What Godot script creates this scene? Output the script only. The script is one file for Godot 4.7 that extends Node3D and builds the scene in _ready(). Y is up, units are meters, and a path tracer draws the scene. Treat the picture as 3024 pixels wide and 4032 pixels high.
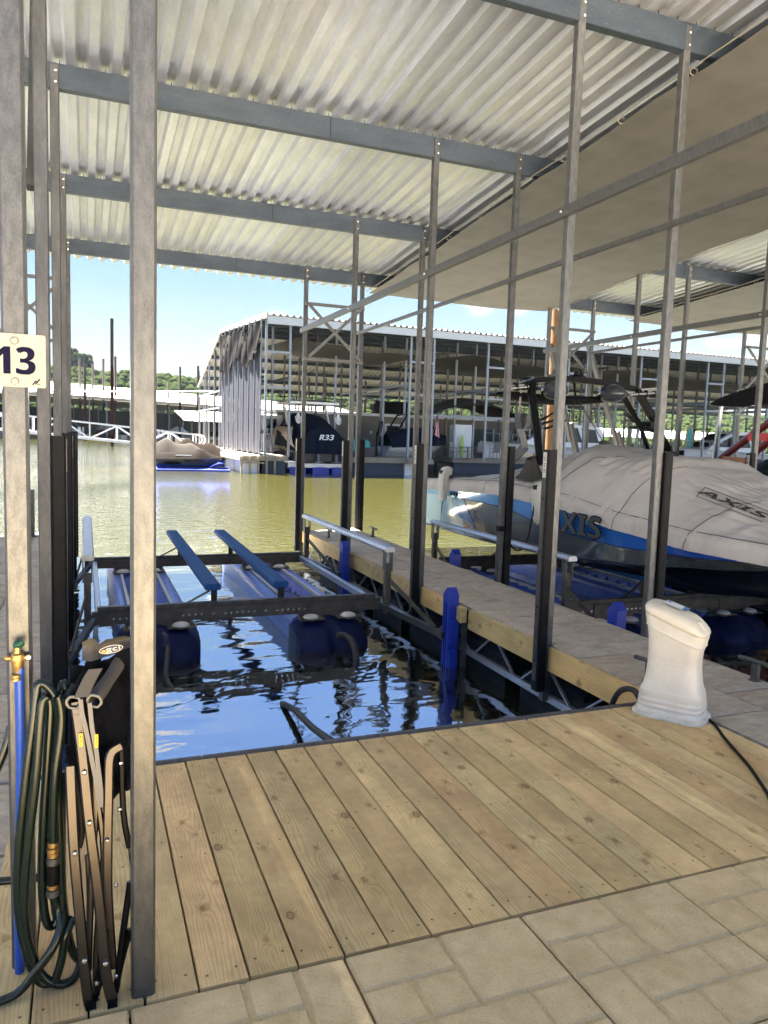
extends Node3D

const WATER := -0.595
var M := {}
var used := {}
var rng := RandomNumberGenerator.new()

# ---------------------------------------------------------------- helpers
func lin(r: float, g: float, b: float, a := 1.0) -> Color:
	var c := Color(r, g, b).linear_to_srgb()
	c.a = a
	return c

func numbered(called: String) -> String:
	var n: int = used.get(called, 0)
	used[called] = n + 1
	return called if n == 0 else "%s_%03d" % [called, n]

func tag(o: Node, label := "", category := "", group := "", kind := "") -> Node:
	if label: o.set_meta("label", label)
	if category: o.set_meta("category", category)
	if group: o.set_meta("group", group)
	if kind: o.set_meta("kind", kind)
	return o

func thing(called: String, label := "", category := "", at := Vector3.ZERO, group := "", kind := "") -> Node3D:
	var o := Node3D.new()
	o.name = numbered(called)
	add_child(o)
	o.position = at
	tag(o, label, category, group, kind)
	return o

func part(parent: Node, called: String, st: SurfaceTool, m: Material) -> MeshInstance3D:
	st.generate_normals()
	return put(parent, called, st.commit(), m)

func put(parent: Node, called: String, mesh: Mesh, m: Material, at := Transform3D()) -> MeshInstance3D:
	var o := MeshInstance3D.new()
	o.mesh = mesh
	if m: o.material_override = m
	if parent == self:
		o.name = numbered(called)
	else:
		var n := 0
		var nm := called
		var key := str(parent.get_instance_id()) + called
		n = used.get(key, 0)
		used[key] = n + 1
		if n: nm = "%s_%03d" % [called, n]
		o.name = nm
	parent.add_child(o, true)
	o.transform = at
	return o

func solo(called: String, st: SurfaceTool, m: Material, label := "", category := "", group := "", kind := "") -> MeshInstance3D:
	var o := part(self, called, st, m)
	tag(o, label, category, group, kind)
	return o

func copy(o: Node3D, label: String, at: Vector3, turn := 0.0) -> Node3D:
	var base := String(o.name)
	var r: Node3D = o.duplicate()
	r.name = numbered(base)
	add_child(r)
	r.position = at
	r.rotation.y = turn
	r.set_meta("label", label)
	return r

func mb() -> SurfaceTool:
	var st := SurfaceTool.new()
	st.begin(Mesh.PRIMITIVE_TRIANGLES)
	st.set_smooth_group(-1)
	return st

func v2(x: float, y: float) -> Vector2: return Vector2(x, y)
func v3(x: float, y: float, z: float) -> Vector3: return Vector3(x, y, z)

func tri(st: SurfaceTool, a: Vector3, b: Vector3, c: Vector3, ua := Vector2.ZERO, ub := Vector2.ZERO, uc := Vector2.ZERO) -> void:
	st.set_uv(ua); st.add_vertex(a)
	st.set_uv(ub); st.add_vertex(b)
	st.set_uv(uc); st.add_vertex(c)

# corners run clockwise seen from the front
func quad(st: SurfaceTool, a: Vector3, b: Vector3, c: Vector3, d: Vector3, ua := Vector2.ZERO, ub := Vector2.ZERO, uc := Vector2.ZERO, ud := Vector2.ZERO) -> void:
	tri(st, a, b, c, ua, ub, uc)
	tri(st, a, c, d, ua, uc, ud)

func box(st: SurfaceTool, c: Vector3, s: Vector3, bs := Basis()) -> void:
	var h := s / 2
	for ax in 3:
		for sg in [-1.0, 1.0]:
			var n := Vector3.ZERO
			n[ax] = sg * h[ax]
			var u := Vector3.ZERO
			u[(ax + 1) % 3] = h[(ax + 1) % 3]
			var v := Vector3.ZERO
			v[(ax + 2) % 3] = h[(ax + 2) % 3] * sg
			quad(st, c + bs * (n - u - v), c + bs * (n - u + v), c + bs * (n + u + v), c + bs * (n + u - v), v2(0, 0), v2(0, 1), v2(1, 1), v2(1, 0))

func frame_of(a: Vector3, b: Vector3, up := Vector3.UP) -> Basis:
	var z := (b - a).normalized()
	if absf(z.dot(up)) > 0.99: up = Vector3.RIGHT if absf(z.x) < 0.9 else Vector3.FORWARD
	var x := up.cross(z).normalized()
	return Basis(x, z.cross(x), z)

# an oriented rectangular bar from a to b, w across and h along "up"
func bar(st: SurfaceTool, a: Vector3, b: Vector3, w: float, h: float, up := Vector3.UP) -> void:
	box(st, (a + b) / 2, v3(w, h, a.distance_to(b)), frame_of(a, b, up))

func rect_profile(w: float, h: float, ch: float) -> PackedVector2Array:
	var x := w / 2
	var y := h / 2
	return PackedVector2Array([v2(-x + ch, -y), v2(x - ch, -y), v2(x, -y + ch), v2(x, y - ch), v2(x - ch, y), v2(-x + ch, y), v2(-x, y - ch), v2(-x, -y + ch)])

# a closed outline swept straight from a to b
func extr(st: SurfaceTool, p: PackedVector2Array, a: Vector3, b: Vector3, up := Vector3.UP, caps := true) -> void:
	var f := frame_of(a, b, up)
	var n := p.size()
	if Geometry2D.is_polygon_clockwise(p):
		p = p.duplicate(); p.reverse()
	for i in n:
		var j := (i + 1) % n
		var u := f.x * p[i].x + f.y * p[i].y
		var v := f.x * p[j].x + f.y * p[j].y
		quad(st, a + u, b + u, b + v, a + v, v2(0, 0), v2(0, 1), v2(1, 1), v2(1, 0))
	if caps:
		var ix := Geometry2D.triangulate_polygon(p)
		for k in range(0, ix.size(), 3):
			var t := [p[ix[k]], p[ix[k + 1]], p[ix[k + 2]]]
			if Geometry2D.is_polygon_clockwise(PackedVector2Array(t)): t.reverse()
			var q := []
			for e in t: q.append(f.x * e.x + f.y * e.y)
			tri(st, a + q[0], a + q[1], a + q[2])
			tri(st, b + q[0], b + q[2], b + q[1])

func tube(st: SurfaceTool, pts: Array, r: float, n := 8, r2 := -1.0) -> void:
	st.set_smooth_group(1)
	var rings := []
	var f := Basis()
	for i in pts.size():
		var d: Vector3
		if i == 0: d = pts[1] - pts[0]
		elif i == pts.size() - 1: d = pts[i] - pts[i - 1]
		else: d = (pts[i + 1] - pts[i]).normalized() + (pts[i] - pts[i - 1]).normalized()
		d = d.normalized()
		if i == 0: f = frame_of(Vector3.ZERO, d)
		else:
			var x := (f.x - d * f.x.dot(d)).normalized()
			f = Basis(x, d.cross(x), d)
		var rr := r if r2 < 0 else lerpf(r, r2, float(i) / (pts.size() - 1))
		var ring := []
		for k in n:
			var t := TAU * k / n
			ring.append(pts[i] + (f.x * cos(t) + f.y * sin(t)) * rr)
		rings.append(ring)
	for i in rings.size() - 1:
		for k in n:
			var l := (k + 1) % n
			quad(st, rings[i][k], rings[i + 1][k], rings[i + 1][l], rings[i][l])
	st.set_smooth_group(-1)
	var last: Array = rings[-1]
	for k in range(1, n - 1):
		tri(st, rings[0][0], rings[0][k], rings[0][k + 1])
		tri(st, last[0], last[k + 1], last[k])

func curve(pts: Array, steps := 6) -> Array:
	var out := []
	for i in pts.size() - 1:
		var p0: Vector3 = pts[maxi(i - 1, 0)]
		var p3: Vector3 = pts[mini(i + 2, pts.size() - 1)]
		for k in steps:
			out.append(pts[i].cubic_interpolate(pts[i + 1], p0, p3, float(k) / steps))
	out.append(pts[-1])
	return out

func pipe(st: SurfaceTool, a: Vector3, b: Vector3, r: float, n := 8, r2 := -1.0) -> void:
	tube(st, [a, b], r, n, r2)

# a surface through f(u, v), u and v in 0..1; smooth
func grid(st: SurfaceTool, nu: int, nv: int, f: Callable, us := 1.0, vs := 1.0) -> void:
	st.set_smooth_group(1)
	var p := []
	for i in nu + 1:
		var row := PackedVector3Array()
		for j in nv + 1: row.append(f.call(float(i) / nu, float(j) / nv))
		p.append(row)
	for i in nu:
		for j in nv:
			var a := v2(us * i / nu, vs * j / nv)
			var c := v2(us * (i + 1) / nu, vs * (j + 1) / nv)
			quad(st, p[i][j], p[i + 1][j], p[i + 1][j + 1], p[i][j + 1], a, v2(c.x, a.y), c, v2(a.x, c.y))
	st.set_smooth_group(-1)

func ball(st: SurfaceTool, c: Vector3, s: Vector3, n := 10, m := 8) -> void:
	grid(st, n, m, func(u: float, v: float): return c + v3(cos(u * TAU) * sin(v * PI), cos(v * PI), sin(u * TAU) * sin(v * PI)) * s)

# turned shape round the vertical: profile of (radius, height)
func lathe(st: SurfaceTool, c: Vector3, prof: Array, n := 16, bs := Basis()) -> void:
	st.set_smooth_group(-1)
	for i in prof.size() - 1:
		for k in n:
			var t0 := TAU * k / n
			var t1 := TAU * (k + 1) / n
			var e0 := v3(cos(t0), 0, sin(t0))
			var e1 := v3(cos(t1), 0, sin(t1))
			st.set_smooth_group(2 + i)
			quad(st, c + bs * (e0 * prof[i].x + Vector3.UP * prof[i].y), c + bs * (e0 * prof[i + 1].x + Vector3.UP * prof[i + 1].y), c + bs * (e1 * prof[i + 1].x + Vector3.UP * prof[i + 1].y), c + bs * (e1 * prof[i].x + Vector3.UP * prof[i].y))
	st.set_smooth_group(-1)

func text_mesh(words: String, size: float, depth := 0.002, face := "Droid Sans", bold := false) -> TextMesh:
	var t := TextMesh.new()
	var fnt := SystemFont.new()
	fnt.font_names = PackedStringArray([face])
	if bold: fnt.font_weight = 700
	t.font = fnt
	t.text = words
	t.font_size = 64
	t.pixel_size = size / 46.0
	t.depth = depth
	t.curve_step = 2.0
	return t

# ---------------------------------------------------------------- materials
func noise(sd: int, f: float, oct := 3) -> FastNoiseLite:
	var n := FastNoiseLite.new()
	n.seed = sd
	n.frequency = f
	n.noise_type = FastNoiseLite.TYPE_SIMPLEX_SMOOTH
	n.fractal_octaves = oct
	return n

func noise_bytes(sd: int, size: int, f: float, oct := 4, sy := 0) -> PackedByteArray:
	var img := noise(sd, f, oct).get_seamless_image(size, sy if sy else size, false, false, 0.12)
	img.convert(Image.FORMAT_L8)
	return img.get_data()

# two-tone mottle from broad and fine noise, with specks; colours are linear
func mottle(size: int, a: Color, b: Color, sd: int, f1: float, f2: float, mixf := 0.5, specks := 0.0, speck_col := Color.BLACK, gain := 1.6) -> ImageTexture:
	var n1 := noise_bytes(sd, size, f1)
	var n2 := noise_bytes(sd + 7, size, f2)
	var d := PackedByteArray()
	d.resize(size * size * 3)
	var lut := PackedByteArray()
	for i in 256:
		var c := a.lerp(b, clampf((i / 255.0 - 0.5) * gain + 0.5, 0, 1)).linear_to_srgb()
		lut.append(int(c.r * 255)); lut.append(int(c.g * 255)); lut.append(int(c.b * 255))
	var sc := speck_col.linear_to_srgb()
	var r := RandomNumberGenerator.new()
	r.seed = sd
	var k := int(mixf * 256)
	for i in size * size:
		var t := (n1[i] * (256 - k) + n2[i] * k) >> 8
		d[i * 3] = lut[t * 3]; d[i * 3 + 1] = lut[t * 3 + 1]; d[i * 3 + 2] = lut[t * 3 + 2]
	for s in int(specks * size * size):
		var i := r.randi() % (size * size)
		d[i * 3] = int(sc.r * 255); d[i * 3 + 1] = int(sc.g * 255); d[i * 3 + 2] = int(sc.b * 255)
	var img := Image.create_from_data(size, size, false, Image.FORMAT_RGB8, d)
	return ImageTexture.create_from_image(img)

func height_tex(size: int, sd: int, f: float, oct := 5) -> ImageTexture:
	var img := Image.create_from_data(size, size, false, Image.FORMAT_L8, noise_bytes(sd, size, f, oct))
	img.convert(Image.FORMAT_RGB8)
	return ImageTexture.create_from_image(img)

func normal_tex(size: int, sd: int, f: float, strength: float, oct := 4, f2 := 0.0) -> ImageTexture:
	var d := noise_bytes(sd, size, f, oct)
	if f2 > 0:
		var e := noise_bytes(sd + 3, size, f2, oct)
		for i in d.size(): d[i] = (d[i] * 2 + e[i]) / 3
	var img := Image.create_from_data(size, size, false, Image.FORMAT_L8, d)
	img.convert(Image.FORMAT_RGBA8)
	img.bump_map_to_normal_map(strength)
	return ImageTexture.create_from_image(img)

func dull(c: Color) -> StandardMaterial3D:
	var m := mat(c, 1.0)
	m.metallic_specular = 0.1
	return m

func mat(c: Color, rough := 0.6, metal := 0.0) -> StandardMaterial3D:
	var m := StandardMaterial3D.new()
	m.albedo_color = c.linear_to_srgb()
	m.roughness = rough
	m.metallic = metal
	return m

# dirt and wear laid over a surface in world space
func soiled(m: StandardMaterial3D, sc := 0.7) -> StandardMaterial3D:
	m.detail_enabled = true
	m.detail_blend_mode = BaseMaterial3D.BLEND_MODE_MUL
	m.detail_uv_layer = BaseMaterial3D.DETAIL_UV_2
	m.detail_albedo = M.soil
	m.uv2_triplanar = true
	m.uv2_world_triplanar = true
	m.uv2_scale = v3(sc, sc, sc)
	return m

func tmat(t: Texture2D, sc: Vector3, rough := 0.6, metal := 0.0, world := true) -> StandardMaterial3D:
	var m := StandardMaterial3D.new()
	m.albedo_texture = t
	m.roughness = rough
	m.metallic = metal
	m.uv1_triplanar = true
	m.uv1_world_triplanar = world
	m.uv1_scale = sc
	return m

func with_bump(m: StandardMaterial3D, t: Texture2D, cm: float) -> StandardMaterial3D:
	m.heightmap_enabled = true
	m.heightmap_texture = t
	m.heightmap_scale = cm
	return m

# southern pine: straight grain bent round a few knots; image is w across by h along the board
func wood_tex(sd: int, w: int, h: int, knots: int, tone: Color) -> ImageTexture:
	var r := RandomNumberGenerator.new()
	r.seed = sd
	var wob := noise(sd, 0.011, 3)
	var fib := noise(sd + 1, 0.30, 3)
	var big := noise(sd + 2, 0.006, 2)
	var ks := []
	for k in knots:
		ks.append([r.randf_range(0.1, 0.9) * w, r.randf_range(0.05, 0.95) * h, r.randf_range(6.0, 13.0), r.randf_range(0.0, 1.0)])
	var d := PackedByteArray()
	d.resize(w * h * 3)
	var rings := r.randf_range(0.10, 0.2)
	var slope := r.randf_range(-0.02, 0.02)
	var off := r.randf_range(0.2, 0.8) * w
	var i := 0
	for y in h:
		for x in w:
			var g := (x - off) * (1.0 + absf(x - off) / w * 0.6) + y * slope * 0.3 + wob.get_noise_2d(x * 0.8, y * 0.22) * 22.0
			var dark := 0.0
			var red := 0.0
			for k in ks:
				var dx: float = (x - k[0]) / k[2]
				var dy: float = (y - k[1]) / (k[2] * 1.15)
				var dd := dx * dx + dy * dy
				if dd < 40.0:
					var e := exp(-dd * 0.16)
					g += e * k[2] * 2.6 * (1.0 if dx > 0 else -1.0)
					if dd < 1.6:
						var t := clampf(1.6 - dd, 0, 1)
						red += t * 0.75
						dark += t * 0.18 + 0.15 * t * (0.5 + 0.5 * sin(sqrt(dd) * 14.0)) + (0.5 * t if k[3] > 0.75 and dd > 0.7 else 0.0)
					elif dd < 5.0: dark += 0.10 * (5.0 - dd) / 3.4
			var ring := 0.5 + 0.5 * sin(g * rings * TAU * 0.5)
			ring = ring * ring * ring
			var f := fib.get_noise_2d(x * 1.0, y * 0.03)
			var b := big.get_noise_2d(x, y * 0.5)
			var v := 1.0 - ring * 0.19 + f * 0.13 + b * 0.20 - dark * 1.25
			v = clampf(v, 0.12, 1.25)
			var cr := tone.r * v
			var cg := tone.g * v * (1.0 - red * 0.2 - ring * 0.03)
			var cb := tone.b * v * (1.0 - red * 0.35 - ring * 0.12)
			d[i] = int(clampf(pow(cr, 0.4545), 0, 1) * 255); d[i + 1] = int(clampf(pow(cg, 0.4545), 0, 1) * 255); d[i + 2] = int(clampf(pow(cb, 0.4545), 0, 1) * 255)
			i += 3
	for jv in [0.035, 0.46, 0.955]:
		for ju in [0.17, 0.80]:
			var cx := int((ju + r.randf_range(-0.03, 0.03)) * w)
			var cy := int((jv + r.randf_range(-0.006, 0.006)) * h)
			for yy in range(-3, 4):
				for xx in range(-4, 5):
					var dd := sqrt(float(xx * xx) * 0.8 + yy * yy * 1.5)
					if dd < 4.2:
						var q := ((cy + yy) * w + cx + xx) * 3
						var kk := 0.35 if dd < 2.2 else 0.75
						for c in 3: d[q + c] = int(d[q + c] * kk)
	# nail heads, specks and green mill stamps
	for s in 70:
		var px := r.randi() % w
		var py := r.randi() % h
		var q := (py * w + px) * 3
		var kk := r.randf_range(0.25, 0.7)
		for c in 3: d[q + c] = int(d[q + c] * kk)
		if px + 1 < w:
			for c in 3: d[q + 3 + c] = int(d[q + 3 + c] * (kk + 0.2))
	var img := Image.create_from_data(w, h, false, Image.FORMAT_RGB8, d)
	img.generate_mipmaps()
	return ImageTexture.create_from_image(img)

func make_materials() -> void:
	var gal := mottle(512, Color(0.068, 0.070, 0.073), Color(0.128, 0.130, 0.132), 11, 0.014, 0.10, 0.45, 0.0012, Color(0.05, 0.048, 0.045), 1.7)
	var grough := height_tex(256, 12, 0.02)
	M.soil = mottle(512, Color(0.83, 0.80, 0.77), Color(1.0, 1.0, 1.0), 13, 0.010, 0.05, 0.5, 0.0010, Color(0.55, 0.5, 0.46), 2.2)
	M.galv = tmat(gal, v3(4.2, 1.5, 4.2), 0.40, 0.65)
	M.galv_shaded = tmat(mottle(256, Color(0.034, 0.036, 0.040), Color(0.072, 0.074, 0.078), 14, 0.014, 0.13, 0.5, 0.0012, Color(0.02, 0.02, 0.02), 2.4), v3(2.2, 2.6, 2.2), 0.42, 0.55)  # post steel darkened to stand for light falling off under the roof
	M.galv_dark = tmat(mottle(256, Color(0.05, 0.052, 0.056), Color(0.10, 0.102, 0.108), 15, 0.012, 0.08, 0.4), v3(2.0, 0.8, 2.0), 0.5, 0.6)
	M.purlin = tmat(mottle(256, Color(0.027, 0.038, 0.055), Color(0.046, 0.061, 0.081), 17, 0.01, 0.09, 0.4, 0.0006, Color(0.5, 0.5, 0.5)), v3(0.6, 2, 0.6), 0.48, 0.5)
	M.roof = tmat(mottle(512, Color(0.48, 0.51, 0.575), Color(0.61, 0.64, 0.71), 21, 0.012, 0.07, 0.35, 0.0006, Color(0.2, 0.19, 0.16), 1.8), v3(0.8, 0.8, 0.25), 0.30, 0.72)
	M.roof_b = M.roof.duplicate()
	M.roof_b.albedo_color = Color(0.93, 0.925, 0.92)
	M.roof_b.uv1_offset = v3(0.3, 0.1, 0.6)
	M.roof_c = M.roof.duplicate()
	M.roof_c.albedo_color = Color(0.97, 0.96, 0.94)
	M.roof_c.uv1_offset = v3(0.7, 0.4, 0.2)
	M.roof_top = tmat(mottle(256, Color(0.27, 0.275, 0.28), Color(0.36, 0.365, 0.37), 23, 0.01, 0.05), v3(0.2, 0.2, 0.2), 0.5, 0.3)
	M.alu = tmat(mottle(256, Color(0.33, 0.34, 0.36), Color(0.46, 0.47, 0.49), 27, 0.02, 0.09), v3(2, 2, 2), 0.35, 0.75)
	M.steel_brown = tmat(mottle(256, Color(0.055, 0.046, 0.040), Color(0.12, 0.10, 0.08), 31, 0.015, 0.08, 0.5), v3(2, 2, 2), 0.55, 0.45)
	M.channel = tmat(mottle(256, Color(0.004, 0.0045, 0.006), Color(0.010, 0.0105, 0.013), 33, 0.02, 0.1), v3(2, 1, 2), 0.42, 0.0)
	M.channel_face = tmat(mottle(256, Color(0.045, 0.045, 0.048), Color(0.08, 0.08, 0.083), 34, 0.02, 0.1), v3(2, 1, 2), 0.4, 0.4)
	M.black = mat(Color(0.005, 0.005, 0.006), 0.5)
	M.hole = mat(Color(0.004, 0.004, 0.005), 0.9)
	M.black_float = tmat(mottle(256, Color(0.004, 0.005, 0.008), Color(0.013, 0.016, 0.022), 37, 0.02, 0.1, 0.4, 0.002, Color(0.12, 0.12, 0.11)), v3(1.5, 1.5, 1.5), 0.55)
	M.blue_plastic = tmat(mottle(256, Color(0.007, 0.026, 0.26), Color(0.012, 0.042, 0.38), 41, 0.015, 0.1), v3(1.5, 1.5, 1.5), 0.38)
	M.blue_tank = tmat(mottle(256, Color(0.045, 0.09, 0.36), Color(0.10, 0.165, 0.50), 43, 0.015, 0.1, 0.4, 0.001, Color(0.3, 0.33, 0.4)), v3(1.2, 1.2, 1.2), 0.36)
	M.tank_nose = tmat(mottle(256, Color(0.004, 0.008, 0.035), Color(0.009, 0.015, 0.06), 44, 0.015, 0.1), v3(1.2, 1.2, 1.2), 0.4)
	M.bunk = with_bump(tmat(mottle(256, Color(0.005, 0.052, 0.17), Color(0.010, 0.080, 0.24), 47, 0.03, 0.3, 0.6), v3(2.5, 2.5, 2.5), 0.95), height_tex(256, 48, 0.3), 0.25)
	M.rubber_trim = tmat(mottle(256, Color(0.035, 0.033, 0.034), Color(0.09, 0.085, 0.085), 51, 0.02, 0.2), v3(3, 3, 3), 0.6)
	M.white_plastic = tmat(mottle(512, Color(0.60, 0.555, 0.475), Color(0.72, 0.68, 0.605), 53, 0.010, 0.05, 0.3, 0.0012, Color(0.16, 0.13, 0.09)), v3(1.6, 1.1, 1.6), 0.45)
	M.white_lid = tmat(mottle(256, Color(0.58, 0.525, 0.42), Color(0.70, 0.65, 0.55), 55, 0.012, 0.05, 0.3, 0.0008, Color(0.2, 0.17, 0.12)), v3(1.6, 1.6, 1.6), 0.38)
	M.dirty = tmat(mottle(256, Color(0.40, 0.35, 0.27), Color(0.74, 0.69, 0.60), 56, 0.02, 0.12, 0.4, 0.006, Color(0.10, 0.08, 0.06), 2.2), v3(2.2, 2.2, 2.2), 0.7)
	var paver := mottle(512, Color(0.58, 0.455, 0.245), Color(0.76, 0.61, 0.37), 61, 0.008, 0.16, 0.5, 0.012, Color(0.24, 0.185, 0.125), 1.5)
	M.paver = []
	for k in 4:
		var pm := with_bump(tmat(paver, v3(1.3, 1.3, 1.3), 0.92), height_tex(256, 62, 0.12), 0.25)
		pm.uv1_offset = v3(k * 0.37, k * 0.21, k * 0.53)
		pm.albedo_color = [Color(1, 1, 1), Color(0.955, 0.945, 0.94), Color(0.985, 0.975, 0.95), Color(0.94, 0.94, 0.95)][k]
		M.paver.append(soiled(pm, 0.45))
	M.paver_joint = tmat(mottle(128, Color(0.40, 0.31, 0.17), Color(0.56, 0.44, 0.26), 64, 0.05, 0.2), v3(3, 3, 3), 0.95)
	var slate := mottle(512, Color(0.36, 0.315, 0.255), Color(0.52, 0.46, 0.38), 65, 0.008, 0.10, 0.45, 0.002, Color(0.14, 0.12, 0.1), 1.6)
	var sb := height_tex(512, 66, 0.010, 5)
	M.slate = []
	for k in 3:
		var sm := with_bump(tmat(slate, v3(1.0, 1.0, 2.2), 0.85), sb, 2.2)
		sm.uv1_offset = v3(k * 0.31, 0, k * 0.47)
		sm.albedo_color = [Color(1, 1, 1), Color(0.95, 0.94, 0.93), Color(0.97, 0.98, 0.98)][k]
		M.slate.append(soiled(sm, 0.6))
	M.wood = []
	for k in 6:
		var wt := wood_tex(100 + k * 17, 128, 1024, [3, 5, 2, 6, 4, 1][k], [Color(0.70, 0.525, 0.258), Color(0.65, 0.495, 0.255), Color(0.70, 0.515, 0.262), Color(0.63, 0.49, 0.248), Color(0.70, 0.495, 0.25), Color(0.69, 0.52, 0.27)][k])
		for f in 2:
			var wm := StandardMaterial3D.new()
			wm.albedo_texture = wt
			wm.roughness = 0.72
			soiled(wm, 0.55)
			wm.albedo_color = [Color(1, 1, 1), Color(0.915, 0.91, 0.90)][f]
			M.wood.append(wm)
	M.fascia = []
	for k in 3:
		var fm := StandardMaterial3D.new()
		fm.albedo_texture = M.wood[[0, 6, 2][k]].albedo_texture
		fm.roughness = 0.75
		fm.albedo_color = [Color(0.98, 0.93, 0.86), Color(0.9, 0.88, 0.82), Color(0.95, 0.9, 0.8)][k]
		M.fascia.append(fm)
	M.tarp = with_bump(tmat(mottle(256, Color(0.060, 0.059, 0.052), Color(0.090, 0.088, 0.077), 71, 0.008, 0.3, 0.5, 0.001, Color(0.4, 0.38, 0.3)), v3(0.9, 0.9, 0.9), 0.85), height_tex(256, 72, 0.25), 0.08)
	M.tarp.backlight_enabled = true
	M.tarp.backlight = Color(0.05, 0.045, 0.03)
	M.cover = with_bump(tmat(mottle(256, Color(0.35, 0.335, 0.325), Color(0.43, 0.41, 0.40), 75, 0.01, 0.3, 0.4), v3(1.2, 1.2, 1.2), 0.85), height_tex(256, 76, 0.02), 0.6)
	M.cover_dark = mat(Color(0.05, 0.048, 0.048), 0.85)
	M.navy_cover = with_bump(mat(Color(0.005, 0.009, 0.022), 0.8), height_tex(256, 78, 0.02), 0.6)
	M.rope = mat(Color(0.17, 0.155, 0.125), 0.85)
	M.white_paint = mat(Color(0.74, 0.75, 0.77), 0.35)
	M.gel_white = mat(Color(0.72, 0.73, 0.74), 0.16)
	M.pole_white = mat(Color(0.19, 0.22, 0.27), 0.45, 0.45)
	M.glass_dark = mat(Color(0.01, 0.012, 0.016), 0.08)
	M.rust = tmat(mottle(256, Color(0.095, 0.046, 0.015), Color(0.185, 0.098, 0.036), 81, 0.02, 0.15, 0.5), v3(1.5, 0.8, 1.5), 0.8)
	M.pile_dark = mat(Color(0.018, 0.014, 0.014), 0.7)
	M.hose_green = mat(Color(0.004, 0.011, 0.0075), 0.26)
	M.hose_grey = tmat(mottle(128, Color(0.02, 0.02, 0.02), Color(0.06, 0.058, 0.056), 83, 0.03, 0.1), v3(3, 3, 3), 0.45)
	M.brass = mat(Color(0.42, 0.27, 0.10), 0.38, 0.85)
	M.pex = mat(Color(0.015, 0.075, 0.42), 0.3)
	M.bronze = mat(Color(0.052, 0.047, 0.045), 0.24, 0.85)
	M.dark_metal = mat(Color(0.005, 0.005, 0.007), 0.28, 0.2)
	M.rivet = mat(Color(0.68, 0.66, 0.62), 0.22, 0.95)
	M.cloth_black = with_bump(mat(Color(0.006, 0.0065, 0.009), 0.9), height_tex(128, 86, 0.05), 0.4)
	M.cloth_grey = mat(Color(0.075, 0.07, 0.066), 0.92)
	M.navy_ink = mat(Color(0.0015, 0.0012, 0.018), 0.6)
	M.yellow = mat(Color(0.72, 0.52, 0.02), 0.5)
	M.sign_face = tmat(mottle(256, Color(0.26, 0.235, 0.205), Color(0.30, 0.275, 0.24), 91, 0.008, 0.05), v3(3, 3, 3), 0.4)
	M.sign_line = mat(Color(0.20, 0.24, 0.26), 0.4)
	M.fender = tmat(mottle(128, Color(0.36, 0.36, 0.34), Color(0.46, 0.46, 0.44), 93, 0.03, 0.1), v3(2, 2, 2), 0.6)
	M.curtain = (tmat(mottle(256, Color(0.032, 0.034, 0.050), Color(0.040, 0.042, 0.060), 95, 0.01, 0.1), v3(0.5, 0.3, 0.5), 0.85))
	M.curtain.backlight_enabled = true
	M.curtain.backlight = Color(0.05, 0.05, 0.06)
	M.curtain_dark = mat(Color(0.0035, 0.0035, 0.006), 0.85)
	M.siding = mat(Color(0.22, 0.195, 0.165), 0.8)
	M.old_wood = tmat(mottle(256, Color(0.20, 0.165, 0.125), Color(0.33, 0.28, 0.22), 97, 0.02, 0.1), v3(0.5, 0.5, 0.5), 0.85)
	M.pale_deck = tmat(mottle(256, Color(0.36, 0.31, 0.24), Color(0.48, 0.42, 0.33), 98, 0.02, 0.1), v3(0.5, 0.5, 0.5), 0.85)
	M.red_paint = mat(Color(0.10, 0.012, 0.016), 0.3)
	M.red_bright = mat(Color(0.42, 0.02, 0.03), 0.35)
	M.orange_wood = mat(Color(0.26, 0.085, 0.035), 0.4)
	M.cover_green = with_bump(mat(Color(0.012, 0.02, 0.024), 0.85), height_tex(128, 79, 0.03), 0.8)
	for k in ["channel", "black", "black_float", "tank_nose", "cloth_black", "navy_cover", "dark_metal", "navy_ink", "cover_dark", "cover_green", "curtain_dark", "hose_grey", "channel_face", "curtain"]:
		M[k].metallic_specular = 0.22

# ---------------------------------------------------------------- camera, sky, sun
func make_view() -> void:
	var cam := Camera3D.new()
	cam.name = "camera"
	cam.position = v3(0, 1.55, 0)
	cam.rotation = v3(-0.0982, -0.37867, 0.031965)
	cam.fov = 68.377
	cam.near = 0.05
	cam.far = 4000.0
	add_child(cam)
	cam.current = true
	var env := Environment.new()
	env.background_mode = Environment.BG_SKY
	env.sky = Sky.new()
	var pan := PanoramaSkyMaterial.new()
	pan.panorama = ImageTexture.create_from_image(sky_image())
	pan.energy_multiplier = SKY_ENERGY
	env.sky.sky_material = pan
	env.tonemap_mode = Environment.TONE_MAPPER_LINEAR
	env.tonemap_exposure = EXPOSURE
	env.sdfgi_enabled = true
	env.ssao_enabled = true
	env.ssil_enabled = true
	env.fog_enabled = true
	env.fog_density = 0.00004
	env.fog_light_color = Color(0.80, 0.88, 0.97)
	var we := WorldEnvironment.new()
	we.name = "world_environment"
	we.environment = env
	add_child(we)
	var sun := DirectionalLight3D.new()
	sun.name = "sun"
	sun.light_energy = 1.6
	sun.light_color = Color(1.0, 0.962, 0.90)
	sun.light_angular_distance = 0.5
	sun.shadow_enabled = true
	add_child(sun)
	sun.look_at_from_position(SUN_FROM, Vector3.ZERO)

const EXPOSURE := 21.0
const SKY_ENERGY := 0.142
const SUN_FROM := Vector3(-1.6, 9.5, -2.9)

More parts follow.
